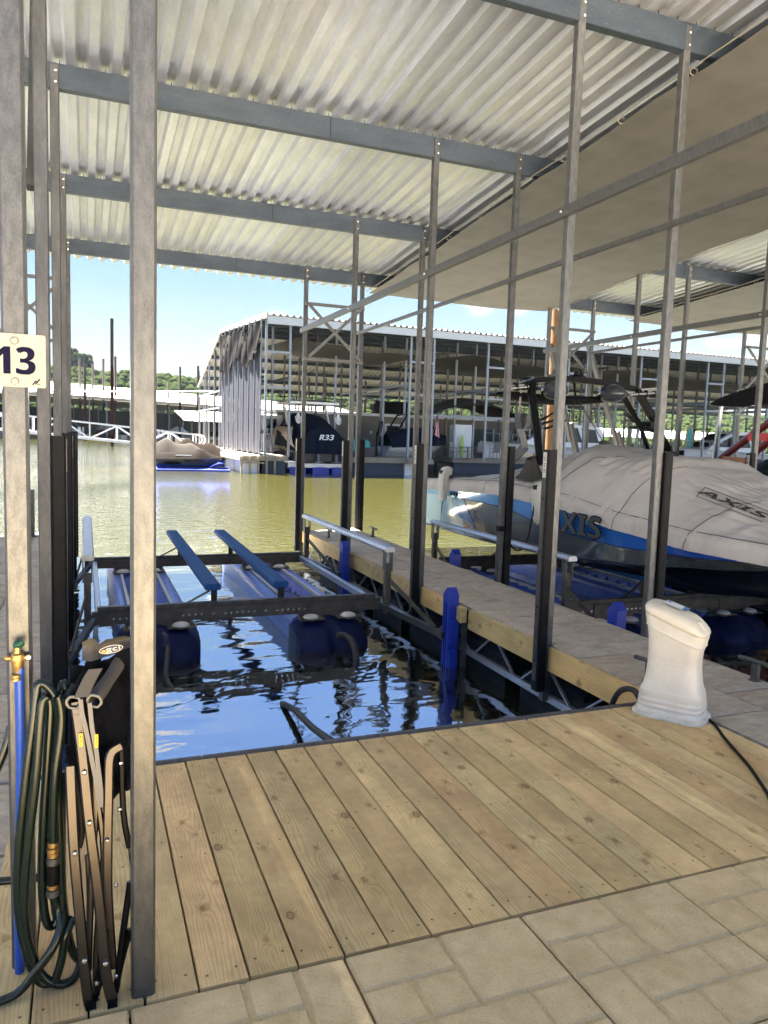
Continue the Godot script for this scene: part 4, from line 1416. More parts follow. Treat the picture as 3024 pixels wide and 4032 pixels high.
func make_tower(o: Node3D) -> void:
	var tw := mb()
	var main := [v3(5.20, 1.28, -7.92), v3(5.20, 1.75, -8.05), v3(5.18, 2.17, -8.18), v3(5.22, 2.30, -8.22)]
	tube(tw, main, 0.050, 10)
	var arch := [v3(5.02, 2.22, -8.3), v3(5.30, 2.33, -8.3), v3(5.81, 2.385, -8.32), v3(6.46, 2.36, -8.32), v3(6.86, 2.30, -8.3), v3(6.93, 2.24, -8.28)]
	for i in arch.size() - 1: bar(tw, arch[i], arch[i + 1] + (arch[i + 1] - arch[i]) * 0.06, 0.09, 0.075)
	bar(tw, v3(6.88, 2.30, -8.28), v3(7.14, 1.93, -8.22), 0.10, 0.075)
	bar(tw, v3(7.13, 1.95, -8.22), v3(7.26, 1.36, -7.92), 0.09, 0.07)
	bar(tw, v3(6.80, 2.20, -8.42), v3(7.10, 1.80, -8.40), 0.05, 0.05)
	bar(tw, v3(7.10, 1.80, -8.40), v3(7.20, 1.36, -8.25), 0.05, 0.05)
	var t := part(o, "tower", tw, M.dark_metal)
	var st := mb()
	bar(st, v3(5.14, 2.25, -8.36), v3(5.17, 1.80, -8.42), 0.022, 0.05)
	bar(st, v3(5.17, 1.82, -8.42), v3(5.25, 1.48, -8.36), 0.03, 0.08)
	bar(st, v3(5.25, 1.50, -8.36), v3(5.10, 1.20, -8.62), 0.035, 0.11)
	part(t, "rear_strut", st, M.galv)
	st = mb()
	grid(st, 14, 10, func(u: float, v: float):
		var a := v * TAU
		var k := sin(clampf(u * 1.0, 0, 1) * PI)
		var r := 0.25 + 0.75 * pow(k, 0.35)
		return v3(lerpf(4.93, 6.62, u), 2.165 + sin(a) * 0.062 * r - 0.05 * sin(u * PI), -8.55 + cos(a) * 0.30 * r))
	part(t, "rolled_canopy", st, M.cloth_black)
	var gloss := mat(Color(0.03, 0.035, 0.045), 0.18)
	for x in [5.50, 6.38]:
		st = mb()
		ball(st, v3(x, 2.215, -8.15), v3(0.150, 0.120, 0.22), 16, 12)
		part(t, "speaker_pod", st, gloss)
	for k in 2:
		var x0: float = [4.86, 6.72][k]
		st = mb()
		for q in 3: pipe(st, v3(x0, 2.20 + 0.030 * q + 0.02 * k, -8.2 - 0.05 * q), v3(x0 + 0.62, 2.285 + 0.030 * q, -8.2 - 0.05 * q), 0.014, 8)
		part(t, "rack_tube", st, M.alu)
		st = mb()
		for q in 4: extr(st, rect_profile(0.03, 0.11, 0.01), v3(x0 + 0.13 + 0.14 * q, 2.20, -8.24), v3(x0 + 0.13 + 0.14 * q, 2.29, -8.24), Vector3.BACK)
		part(t, "rack_clamp", st, M.dark_metal)
	var fing := [[v3(5.28, 1.81, -8.2), v3(5.56, 1.98, -8.1)], [v3(5.30, 1.78, -8.1), v3(5.55, 1.90, -8.0)], [v3(5.30, 1.72, -8.05), v3(5.56, 1.84, -7.95)], [v3(5.30, 1.84, -8.25), v3(5.45, 1.87, -8.2)]]
	for f in fing + [[v3(7.02, 1.80, -8.15), v3(6.55, 1.96, -8.1)], [v3(7.02, 1.82, -8.3), v3(6.72, 1.99, -8.25)], [v3(7.0, 1.76, -8.0), v3(6.53, 1.88, -7.95)], [v3(6.98, 1.74, -8.0), v3(6.58, 1.80, -7.9)]]:
		st = mb()
		tube(st, [f[0], f[0].lerp(f[1], 0.5) + v3(0, -0.012, 0), f[1]], 0.016, 7, 0.010)
		part(t, "board_fork", st, M.dark_metal)
	st = mb()
	box(st, v3(7.03, 1.81, -8.15), v3(0.14, 0.13, 0.20))
	box(st, v3(6.82, 1.79, -8.1), v3(0.20, 0.03, 0.16))
	part(t, "fork_bracket", st, M.dark_metal)
	st = mb()
	box(st, v3(5.16, 1.855, -8.3), v3(0.17, 0.11, 0.14))
	box(st, v3(5.16, 1.76, -8.3), v3(0.14, 0.09, 0.14))
	part(t, "light_bar", st, gloss)
	st = mb()
	lathe(st, v3(6.0, 2.42, -8.3), [v2(0.035, 0), v2(0.03, 0.05), v2(0.036, 0.10), v2(0.0, 0.105)], 10)
	lathe(st, v3(5.92, 2.41, -8.3), [v2(0.06, 0), v2(0.05, 0.03), v2(0.03, 0.04), v2(0.03, 0.08), v2(0.0, 0.085)], 10)
	box(st, v3(5.95, 2.40, -8.3), v3(0.18, 0.03, 0.08))
	part(t, "beacon", st, M.dark_metal)
	st = mb()
	tube(st, curve([v3(5.88, 2.36, -8.3), v3(5.86, 2.15, -8.2), v3(5.84, 2.05, -8.2)], 4), 0.012, 6)
	tube(st, [v3(5.90, 2.10, -8.2), v3(6.0, 1.85, -8.05), v3(6.1, 1.58, -7.9)], 0.006, 5)
	part(t, "strap", st, M.black)

# soft bumper hung over the gunwale of the wakeboat
func make_bumper(label: String, at: Vector3, tilt: float) -> void:
	var o := thing("boat_bumper", label, "bumper", at, "grey contour bumpers hung on the wakeboat")
	var st := mb()
	var out := PackedVector2Array()
	var prof := [v2(0.105, 0.045), v2(0.055, 0.062), v2(-0.02, 0.045), v2(-0.055, -0.02), v2(-0.062, -0.12), v2(-0.055, -0.30), v2(-0.035, -0.43), v2(0.0, -0.46), v2(0.028, -0.42), v2(0.035, -0.25), v2(0.035, -0.06), v2(0.055, -0.03), v2(0.105, -0.02)]
	for p in prof: out.append(p)
	# outline in the plane across the boat's side, 0.2 m wide along the boat, edges rounded
	for s in 5:
		pass
	var n := prof.size()
	var widths := [0.0, 0.35, 0.75, 1.0, 1.0, 0.75, 0.35, 0.0]
	var zs := [-0.085, -0.080, -0.065, -0.04, 0.04, 0.065, 0.080, 0.085]
	var cen := v2(-0.01, -0.18)
	st.set_smooth_group(1)
	for i in zs.size() - 1:
		for k in n:
			var l := (k + 1) % n
			var a := cen.lerp(prof[k], 0.80 + 0.20 * widths[i])
			var b := cen.lerp(prof[l], 0.80 + 0.20 * widths[i])
			var c := cen.lerp(prof[l], 0.80 + 0.20 * widths[i + 1])
			var d := cen.lerp(prof[k], 0.80 + 0.20 * widths[i + 1])
			quad(st, v3(a.x, a.y, zs[i]), v3(d.x, d.y, zs[i + 1]), v3(c.x, c.y, zs[i + 1]), v3(b.x, b.y, zs[i]))
	st.set_smooth_group(-1)
	var ix := Geometry2D.triangulate_polygon(out)
	for k in range(0, ix.size(), 3):
		for e in [-0.085, 0.085]:
			var q := []
			for m in 3:
				var w: Vector2 = cen.lerp(prof[ix[k + m]], 0.80)
				q.append(v3(w.x, w.y, e))
			tri(st, q[0], q[1], q[2])
	var pad := part(o, "pad", st, M.fender)
	st = mb()
	box(st, v3(-0.052, -0.02, 0), v3(0.02, 0.05, 0.07))
	part(pad, "strap_slot", st, M.channel)
	st = mb()
	tube(st, curve([v3(0.0, -0.42, 0.02), v3(-0.02, -0.55, 0.02), v3(-0.015, -0.80, 0.01)], 4), 0.006, 5)
	part(o, "line", st, M.black)
	st = mb()
	lathe(st, v3(-0.015, -0.84, 0.01), [v2(0.009, 0.04), v2(0.009, 0.0), v2(0.0, 0.0)], 6)
	part(o, "line_tip", st, M.brass)
	o.rotation.x = tilt

func make_boat_extras() -> void:
	make_bumper("grey bumper hung over the wakeboat stern corner", v3(4.885, 1.10, -9.93), 0.06)
	make_bumper("grey bumper hung on the wakeboat side behind the nearest pier post", v3(4.83, 1.06, -7.36), -0.12)
	var st := mb()
	tube(st, curve([v3(4.36, 0.60, -7.28), v3(4.42, 0.44, -7.3), v3(4.55, 0.325, -7.32), v3(4.68, 0.40, -7.34), v3(4.76, 0.72, -7.36), v3(4.80, 0.98, -7.38)], 6), 0.010, 6)
	solo("mooring_line", st, M.black, "slack black line from the second pier post to the grey bumper on the wakeboat", "rope")
	st = mb()
	extr(st, rect_profile(0.085, 0.085, 0.01), v3(4.285, 0.56, -7.25), v3(4.285, 0.62, -7.25), Vector3.BACK)
	solo("post_strap", st, M.black, "black strap wound round the second pier post on the wakeboat side", "strap")
	st = mb()
	lathe(st, v3(4.83, 0.83, -8.1), [v2(0.0, 0.0), v2(0.028, 0.0), v2(0.022, 0.06), v2(0.012, 0.10), v2(0.0, 0.10)], 8, Basis(Vector3.RIGHT, PI / 2))
	solo("winch_knob", st, M.black, "small black cover winch knob on the hem beside the second pier post", "knob")

# ---------------------------------------------------------------- things by the foreground posts
func make_sign() -> void:
	var o := thing("number_sign", "cream number sign reading 13 bolted to the left foreground post", "sign", v3(-0.174, 1.7225, -2.2435))
	var st := mb()
	var p := PackedVector2Array()
	for c in [[1, 1, 0], [-1, 1, 1], [-1, -1, 2], [1, -1, 3]]:
		for k in 4:
			var t: float = c[2] * PI / 2 + k * PI / 6
			p.append(v2(c[0] * 0.072 + cos(t) * 0.005, c[1] * 0.0645 + sin(t) * 0.005))
	extr(st, p, v3(0, 0, -0.0015), v3(0, 0, 0.0015))
	part(o, "plate", st, M.sign_face)
	var digits := text_mesh("13", 0.0655, 0.0008, "Droid Sans", true)
	for dx in [-0.0018, 0.0018]:
		put(o, "numerals", digits, M.navy_ink, Transform3D(Basis.from_scale(v3(1.0, 1.08, 1)), v3(0.004 + dx, -0.002, 0.002 + dx * 0.1)))
	st = mb()
	box(st, v3(-0.0, 0.0625, 0.0022), v3(0.138, 0.0024, 0.0008))
	box(st, v3(0.0695, 0.006, 0.0022), v3(0.0024, 0.112, 0.0008))
	box(st, v3(-0.0695, 0.0, 0.0022), v3(0.0024, 0.126, 0.0008))
	box(st, v3(-0.018, -0.0625, 0.0022), v3(0.10, 0.0024, 0.0008))
	part(o, "border_line", st, M.sign_line)
	for y in [0.0515, -0.0545]:
		st = mb()
		lathe(st, v3(0.002, y, 0.0015), [v2(0.0, 0.0042), v2(0.006, 0.0038), v2(0.0085, 0.0022), v2(0.0095, 0.0)], 18, Basis(Vector3.RIGHT, PI / 2))
		part(o, "bolt_head", st, M.sign_face)
		st = mb()
		var ring := []
		for k in 25: ring.append(v3(0.002 + cos(k * TAU / 24) * 0.0097, y + sin(k * TAU / 24) * 0.0097, 0.0018))
		tube(st, ring, 0.0006, 4)
		part(o, "washer_rim", st, M.bronze)
	# the little emblem: slanted strokes over a thin ellipse
	st = mb()
	for q in [[0.044, -0.062, 0.053, -0.051, 0.0028], [0.051, -0.060, 0.062, -0.046, 0.0032], [0.049, -0.0515, 0.056, -0.0515, 0.0016], [0.056, -0.0595, 0.062, -0.0595, 0.0018]]:
		bar(st, v3(q[0], q[1], 0.0022), v3(q[2], q[3], 0.0022), q[4], 0.0008, Vector3.BACK)
	part(o, "emblem", st, M.navy_ink)
	st = mb()
	var el := []
	for k in 25: el.append(v3(0.0585 + cos(k * TAU / 24) * 0.014, -0.0575 + sin(k * TAU / 24) * 0.006, 0.0019))
	tube(st, el, 0.0005, 4)
	bar(st, v3(0.046, -0.0605, 0.0021), v3(0.074, -0.0605, 0.0021), 0.0012, 0.0006, Vector3.BACK)
	part(o, "emblem_ellipse", st, mat(Color(0.22, 0.27, 0.33), 0.4))

func make_tap() -> void:
	var o := thing("hose_tap", "brass hose tap with green handle on the sign post", "tap", v3(-0.178, 0.905, -2.232))
	var st := mb()
	lathe(st, v3(0.002, 0, 0.006), [v2(0.0, 0.048), v2(0.008, 0.046), v2(0.009, 0.03), v2(0.016, 0.026), v2(0.018, 0.012), v2(0.016, -0.004), v2(0.012, -0.022), v2(0.011, -0.03)], 14)
	lathe(st, v3(-0.002, 0, 0.012), [v2(0.011, -0.026), v2(0.0145, -0.03), v2(0.0145, -0.034), v2(0.0135, -0.036), v2(0.0145, -0.038), v2(0.0145, -0.043), v2(0.0, -0.043)], 14)
	for q in [-1.0, 1.0]:
		ball(st, v3(0.002 + q * 0.024, 0.014, -0.002), v3(0.012, 0.008, 0.006), 10, 6)
		bar(st, v3(0.002, 0.014, 0.0), v3(0.002 + q * 0.02, 0.014, -0.002), 0.010, 0.006)
	part(o, "body", st, M.brass)
	st = mb()
	lathe(st, v3(0.029, 0.014, 0.004), [v2(0.0, 0.003), v2(0.006, 0.002), v2(0.007, 0.0)], 10, Basis(Vector3.RIGHT, PI / 2))
	part(o, "screw", st, M.rivet)
	st = mb()
	ball(st, v3(0.006, 0.055, 0.008), v3(0.015, 0.012, 0.011), 9, 6)
	tube(st, [v3(-0.005, 0.050, 0.010), v3(0.006, 0.056, 0.018), v3(0.016, 0.064, 0.010)], 0.006, 6)
	part(o, "handle", st, mat(Color(0.006, 0.06, 0.035), 0.35))
	st = mb()
	tube(st, curve([v3(-0.172, 0.895, -2.226), v3(-0.173, 0.6, -2.232), v3(-0.182, 0.25, -2.234), v3(-0.184, 0.0, -2.236)], 6), 0.0125, 12)
	solo("water_pipe", st, M.pex, "bright blue water pipe running up the sign post to the tap", "pipe")

func make_hose_coil() -> void:
	var o := thing("garden_hose", "dark green garden hose hung in long loops on the sign post", "hose")
	var loops := [
		[v3(-0.067, 0.765, -2.16), v3(-0.078, 0.815, -2.165), v3(-0.101, 0.854, -2.17), v3(-0.123, 0.859, -2.17), v3(-0.129, 0.816, -2.165), v3(-0.137, 0.748, -2.16), v3(-0.154, 0.613, -2.155), v3(-0.174, 0.417, -2.15), v3(-0.178, 0.267, -2.15), v3(-0.164, 0.131, -2.15), v3(-0.131, 0.028, -2.145), v3(-0.095, 0.014, -2.14)],
		[v3(-0.099, 0.831, -2.15), v3(-0.114, 0.798, -2.148), v3(-0.129, 0.614, -2.142), v3(-0.149, 0.443, -2.14), v3(-0.162, 0.295, -2.14), v3(-0.159, 0.167, -2.14), v3(-0.125, 0.056, -2.135), v3(-0.081, 0.014, -2.13), v3(-0.040, 0.014, -2.14), v3(-0.020, 0.045, -2.17), v3(-0.015, 0.12, -2.2)],
		[v3(-0.109, 0.824, -2.18), v3(-0.094, 0.795, -2.18), v3(-0.102, 0.647, -2.175), v3(-0.115, 0.447, -2.17), v3(-0.119, 0.294, -2.17), v3(-0.112, 0.189, -2.17), v3(-0.094, 0.159, -2.175), v3(-0.073, 0.201, -2.18), v3(-0.070, 0.336, -2.185), v3(-0.068, 0.6, -2.19)],
		[v3(-0.073, 0.828, -2.155), v3(-0.065, 0.754, -2.155), v3(-0.082, 0.607, -2.15), v3(-0.087, 0.508, -2.15), v3(-0.089, 0.413, -2.15)],
		[v3(-0.029, 0.842, -2.19), v3(-0.052, 0.809, -2.18), v3(-0.068, 0.747, -2.172), v3(-0.076, 0.598, -2.165), v3(-0.071, 0.394, -2.16), v3(-0.066, 0.237, -2.16), v3(-0.049, 0.102, -2.165), v3(-0.028, 0.04, -2.18), v3(-0.01, 0.02, -2.21)],
		[v3(-0.055, 0.83, -2.20), v3(-0.060, 0.845, -2.205), v3(-0.070, 0.80, -2.205), v3(-0.090, 0.55, -2.2), v3(-0.095, 0.3, -2.2), v3(-0.075, 0.12, -2.2), v3(-0.045, 0.06, -2.2)],
		[v3(-0.092, 0.259, -2.16), v3(-0.079, 0.215, -2.16), v3(-0.072, 0.18, -2.14), v3(-0.092, 0.13, -2.12), v3(-0.133, 0.075, -2.12), v3(-0.19, 0.016, -2.12), v3(-0.30, 0.015, -2.10)],
		[v3(-0.089, 0.018, -2.13), v3(-0.071, 0.08, -2.135), v3(-0.059, 0.147, -2.14), v3(-0.038, 0.184, -2.16)],
		[v3(-0.205, 0.69, -2.34), v3(-0.222, 0.62, -2.33), v3(-0.29, 0.45, -2.32)],
		[v3(-0.36, 0.19, -2.42), v3(-0.218, 0.186, -2.40), v3(-0.15, 0.193, -2.38), v3(-0.07, 0.18, -2.36)]]
	for l in loops:
		var st := mb()
		tube(st, curve(l, 6), 0.0120, 12)
		part(o, "loop", st, M.hose_green)
	var st2 := mb()
	for c in [[v3(-0.089, 0.42, -2.15), 0.0145, 0.013], [v3(-0.0895, 0.404, -2.15), 0.016, 0.012], [v3(-0.0895, 0.390, -2.15), 0.0145, 0.013], [v3(-0.091, 0.300, -2.15), 0.0135, 0.015]]:
		lathe(st2, c[0], [v2(0, 0), v2(c[1], 0), v2(c[1], -c[2]), v2(0, -c[2])], 14)
	part(o, "brass_fitting", st2, M.brass)
	st2 = mb()
	lathe(st2, v3(-0.089, 0.378, -2.15), [v2(0, 0), v2(0.018, -0.002), v2(0.018, -0.02), v2(0.016, -0.022), v2(0, -0.022)], 14)
	lathe(st2, v3(-0.0915, 0.285, -2.15), [v2(0, 0), v2(0.017, -0.002), v2(0.017, -0.02), v2(0, -0.022)], 14)
	part(o, "collar", st2, M.galv)
	st2 = mb()
	lathe(st2, v3(-0.090, 0.358, -2.15), [v2(0, 0), v2(0.016, 0), v2(0.016, -0.06), v2(0, -0.06)], 14)
	part(o, "grip", st2, M.black)
	st2 = mb()
	var hk := curve([v3(-0.142, 0.80, -2.28), v3(-0.10, 0.80, -2.26), v3(-0.09, 0.80, -2.19), v3(-0.09, 0.835, -2.165)], 4)
	tube(st2, hk, 0.006, 6)
	solo("hose_hanger", st2, M.galv, "small steel hanger on the sign post that holds the green hose", "hanger")

func flat_tube(st: SurfaceTool, pts: Array, w: float, h: float) -> void:
	var pr := rect_profile(w, h, minf(w, h) * 0.3)
	for i in pts.size() - 1:
		extr(st, pr, pts[i], pts[i + 1] + (pts[i + 1] - pts[i]).normalized() * 0.004, v3(0, 0.1, 1))

func make_chair() -> void:
	var o := thing("camp_chair", "folded camp chair of bronze tubes and black cloth leaning beside the bare post", "chair")
	var legs := [
		["front_leg", M.bronze, 0.028, [v3(-0.043, 0.646, -2.112), v3(-0.041, 0.574, -2.102), v3(-0.034, 0.406, -2.080), v3(-0.020, 0.223, -2.055), v3(-0.011, 0.110, -2.041), v3(-0.003, 0.030, -2.030), v3(0.003, 0.004, -2.027)]],
		["front_leg", M.bronze, 0.028, [v3(-0.030, 0.82, -2.118), v3(-0.016, 0.707, -2.104), v3(-0.008, 0.627, -2.094), v3(0.004, 0.491, -2.076), v3(0.025, 0.301, -2.051), v3(0.041, 0.108, -2.026), v3(0.050, 0.050, -2.018), v3(0.058, 0.016, -2.013)]],
		["side_leg", M.bronze, 0.026, [v3(0.088, 0.671, -2.149), v3(0.065, 0.659, -2.147), v3(0.056, 0.632, -2.143), v3(0.054, 0.569, -2.135), v3(0.050, 0.393, -2.112), v3(0.050, 0.259, -2.095), v3(0.060, 0.072, -2.071)]],
		["cross_tube", M.bronze, 0.017, [v3(0.012, 0.74, -2.165), v3(0.020, 0.498, -2.136), v3(0.010, 0.357, -2.117), v3(-0.001, 0.075, -2.080)]],
		["cross_tube", M.bronze, 0.016, [v3(-0.001, 0.371, -2.140), v3(0.003, 0.251, -2.125), v3(-0.003, 0.071, -2.101)]],
		["cross_tube", M.bronze, 0.017, [v3(0.027, 0.516, -2.138), v3(0.040, 0.375, -2.120), v3(0.025, 0.211, -2.099), v3(0.017, 0.070, -2.080), v3(0.019, 0.004, -2.070)]],
		["rear_leg", M.dark_metal, 0.017, [v3(0.089, 0.66, -2.178), v3(0.093, 0.477, -2.156), v3(0.108, 0.376, -2.143)]],
		["rear_leg", M.dark_metal, 0.018, [v3(0.108, 0.30, -2.090), v3(0.088, 0.162, -2.072), v3(0.071, 0.030, -2.054), v3(0.062, 0.010, -2.049)]],
		["rear_leg", M.dark_metal, 0.017, [v3(0.107, 0.165, -2.083), v3(0.083, 0.080, -2.072), v3(0.069, 0.012, -2.063)]],
		["rear_leg", M.dark_metal, 0.016, [v3(-0.031, 0.60, -2.168), v3(-0.016, 0.446, -2.150), v3(-0.023, 0.399, -2.143)]],
		["rear_leg", M.dark_metal, 0.018, [v3(0.012, 0.004, -2.046), v3(0.031, 0.067, -2.058), v3(0.043, 0.173, -2.072)]]]
	for l in legs:
		var st := mb()
		flat_tube(st, curve(l[3], 3), l[2], 0.015)
		part(o, l[0], st, l[1])
	for r in [v3(-0.008, 0.635, -2.082), v3(0.004, 0.500, -2.064), v3(0.049, 0.423, -2.102), v3(-0.033, 0.419, -2.069), v3(0.041, 0.124, -2.015), v3(-0.011, 0.132, -2.033), v3(0.087, 0.613, -2.164), v3(0.083, 0.485, -2.148), v3(0.071, 0.303, -2.08), v3(0.068, 0.061, -2.044), v3(0.019, 0.056, -2.04)]:
		var st := mb()
		lathe(st, r, [v2(0.0, 0.004), v2(0.004, 0.0034), v2(0.0065, 0.001), v2(0.0065, -0.004)], 10, Basis(Vector3.RIGHT, PI / 2))
		part(o, "rivet", st, M.rivet)
	for p in [v3(0.004, 0.012, -2.027), v3(0.058, 0.014, -2.014)]:
		var shoes := mb()
		box(shoes, p, v3(0.026, 0.024, 0.022))
		part(o, "foot_cap", shoes, M.dark_metal)
	# cloth sleeves that the rails run through, rolled hems at their mouths
	var sl := [[v3(-0.033, 0.826, -2.095), v3(0.030, 0.895, -2.34)], [v3(0.018, 0.827, -2.09), v3(0.100, 0.885, -2.30)]]
	for s in sl:
		var a: Vector3 = s[0]
		var b: Vector3 = s[1]
		var st := mb()
		grid(st, 14, 10, func(u: float, v: float):
			var t := u * TAU
			var f := frame_of(a, b)
			var r := 0.0185 + 0.003 * sin(t * 3.0 + v * 5.0)
			return a.lerp(b, v) + f.x * cos(t) * r + f.y * sin(t) * r * (0.95 + 0.1 * sin(v * 9.0)))
		var ml := part(o, "sleeve", st, M.cloth_grey if s == sl[1] else M.cloth_black)
		st = mb()
		var f2 := frame_of(a, b)
		var ring := []
		for k in 17: ring.append(a + f2.x * cos(k * TAU / 16) * 0.0185 + f2.y * sin(k * TAU / 16) * (0.0185 + 0.0015 * sin(k * 2.4)))
		tube(st, ring, 0.0038, 6)
		part(ml, "hem", st, mat(Color(0.20, 0.19, 0.17), 0.9))
	for e in [[v3(-0.016, 0.835, -2.088), v3(-0.013, 0.80, -2.087), v3(-0.006, 0.765, -2.086), v3(0.003, 0.715, -2.085), v3(0.012, 0.66, -2.083), v3(0.022, 0.60, -2.085), v3(0.030, 0.53, -2.09)], [v3(0.006, 0.825, -2.085), v3(0.009, 0.79, -2.084), v3(0.012, 0.755, -2.083), v3(0.021, 0.70, -2.082), v3(0.026, 0.65, -2.082), v3(0.033, 0.58, -2.086), v3(0.033, 0.53, -2.09)]]:
		var st := mb()
		var c := curve(e, 4)
		for i in c.size() - 1: bar(st, c[i], c[i + 1] + (c[i + 1] - c[i]) * 0.1, 0.005, 0.011, v3(1, 0, 0))
		part(o, "edge_binding", st, mat(Color(0.20, 0.19, 0.17), 0.9))
	# hanging cloth, crumpled
	var n := noise(501, 9.0, 3)
	var st3 := mb()
	grid(st3, 22, 22, func(u: float, v: float):
		var x := lerpf(-0.045, 0.125, u)
		var y := lerpf(0.90, 0.50, v) + 0.05 * (u - 0.2) - 0.03 * sin(u * PI)
		return v3(x, y, -2.19 + n.get_noise_2d(x * 1.5, y * 0.7) * 0.05 - 0.06 * (1.0 - v)))
	part(o, "seat_cloth", st3, M.cloth_black)
	st3 = mb()
	grid(st3, 16, 10, func(u: float, v: float):
		var x := lerpf(-0.012, 0.13, u)
		var top := 0.972 + 0.012 * exp(-pow((x - 0.010) / 0.012, 2.0)) - 0.014 * exp(-pow((x - 0.034) / 0.010, 2.0)) - 0.10 * maxf(x - 0.10, 0)
		var bot := 0.918 + 0.26 * maxf(x - 0.035, 0) + 0.3 * maxf(0.0 - x, 0)
		return v3(x, lerpf(top, bot, v), -2.15 - 0.03 * sin(v * PI) - 0.05 * u + 0.006 * sin(x * 120.0)))
	var bp := part(o, "back_panel", st3, M.cloth_grey)
	st3 = mb()
	var e2 := []
	for k in 25: e2.append(v3(0.062 + cos(k * TAU / 24) * 0.030, 0.9515 + sin(k * TAU / 24) * 0.0105 + cos(k * TAU / 24) * 0.004, -2.138))
	var ix := PackedVector2Array()
	for k in 24: tri(st3, v3(0.062, 0.9515, -2.138), e2[k + 1], e2[k])
	part(bp, "badge", st3, mat(Color(0.012, 0.018, 0.06), 0.5))
	st3 = mb()
	tube(st3, e2, 0.0011, 5)
	part(bp, "badge_rim", st3, mat(Color(0.6, 0.58, 0.52), 0.6))
	put(bp, "badge_letters", text_mesh("gci", 0.014, 0.0006, "Droid Sans", true), mat(Color(0.62, 0.6, 0.54), 0.6), Transform3D(Basis(v3(1, 0.13, 0).normalized(), v3(-0.13, 1, 0).normalized(), v3(0, 0, 1)).scaled_local(v3(1.5, 0.85, 1)), v3(0.068, 0.953, -2.1365)))
	st3 = mb()
	box(st3, v3(0.043, 0.947, -2.1368), v3(0.011, 0.006, 0.0008))
	part(bp, "badge_spot", st3, mat(Color(0.6, 0.36, 0.03), 0.6))
	st3 = mb()
	grid(st3, 4, 8, func(u: float, v: float): return v3(lerpf(0.004, 0.040, u) - v * 0.036, lerpf(0.906, 0.842, v) + 0.004 * sin(v * PI), -2.118 + v * 0.034 - 0.004 * sin(v * PI)))
	part(o, "carry_strap", st3, M.cloth_grey)
	for q in [v3(-0.0165, 0.722, -2.0935), v3(0.0225, 0.720, -2.0795)]:
		st3 = mb()
		box(st3, q, v3(0.0085, 0.036, 0.0012))
		var yl := part(o, "caution_label", st3, M.yellow)
		st3 = mb()
		for k in 4: box(st3, q + v3(0, 0.010 - 0.007 * k, 0.0008), v3(0.0045, 0.0022, 0.0004))
		part(yl, "label_print", st3, M.black)

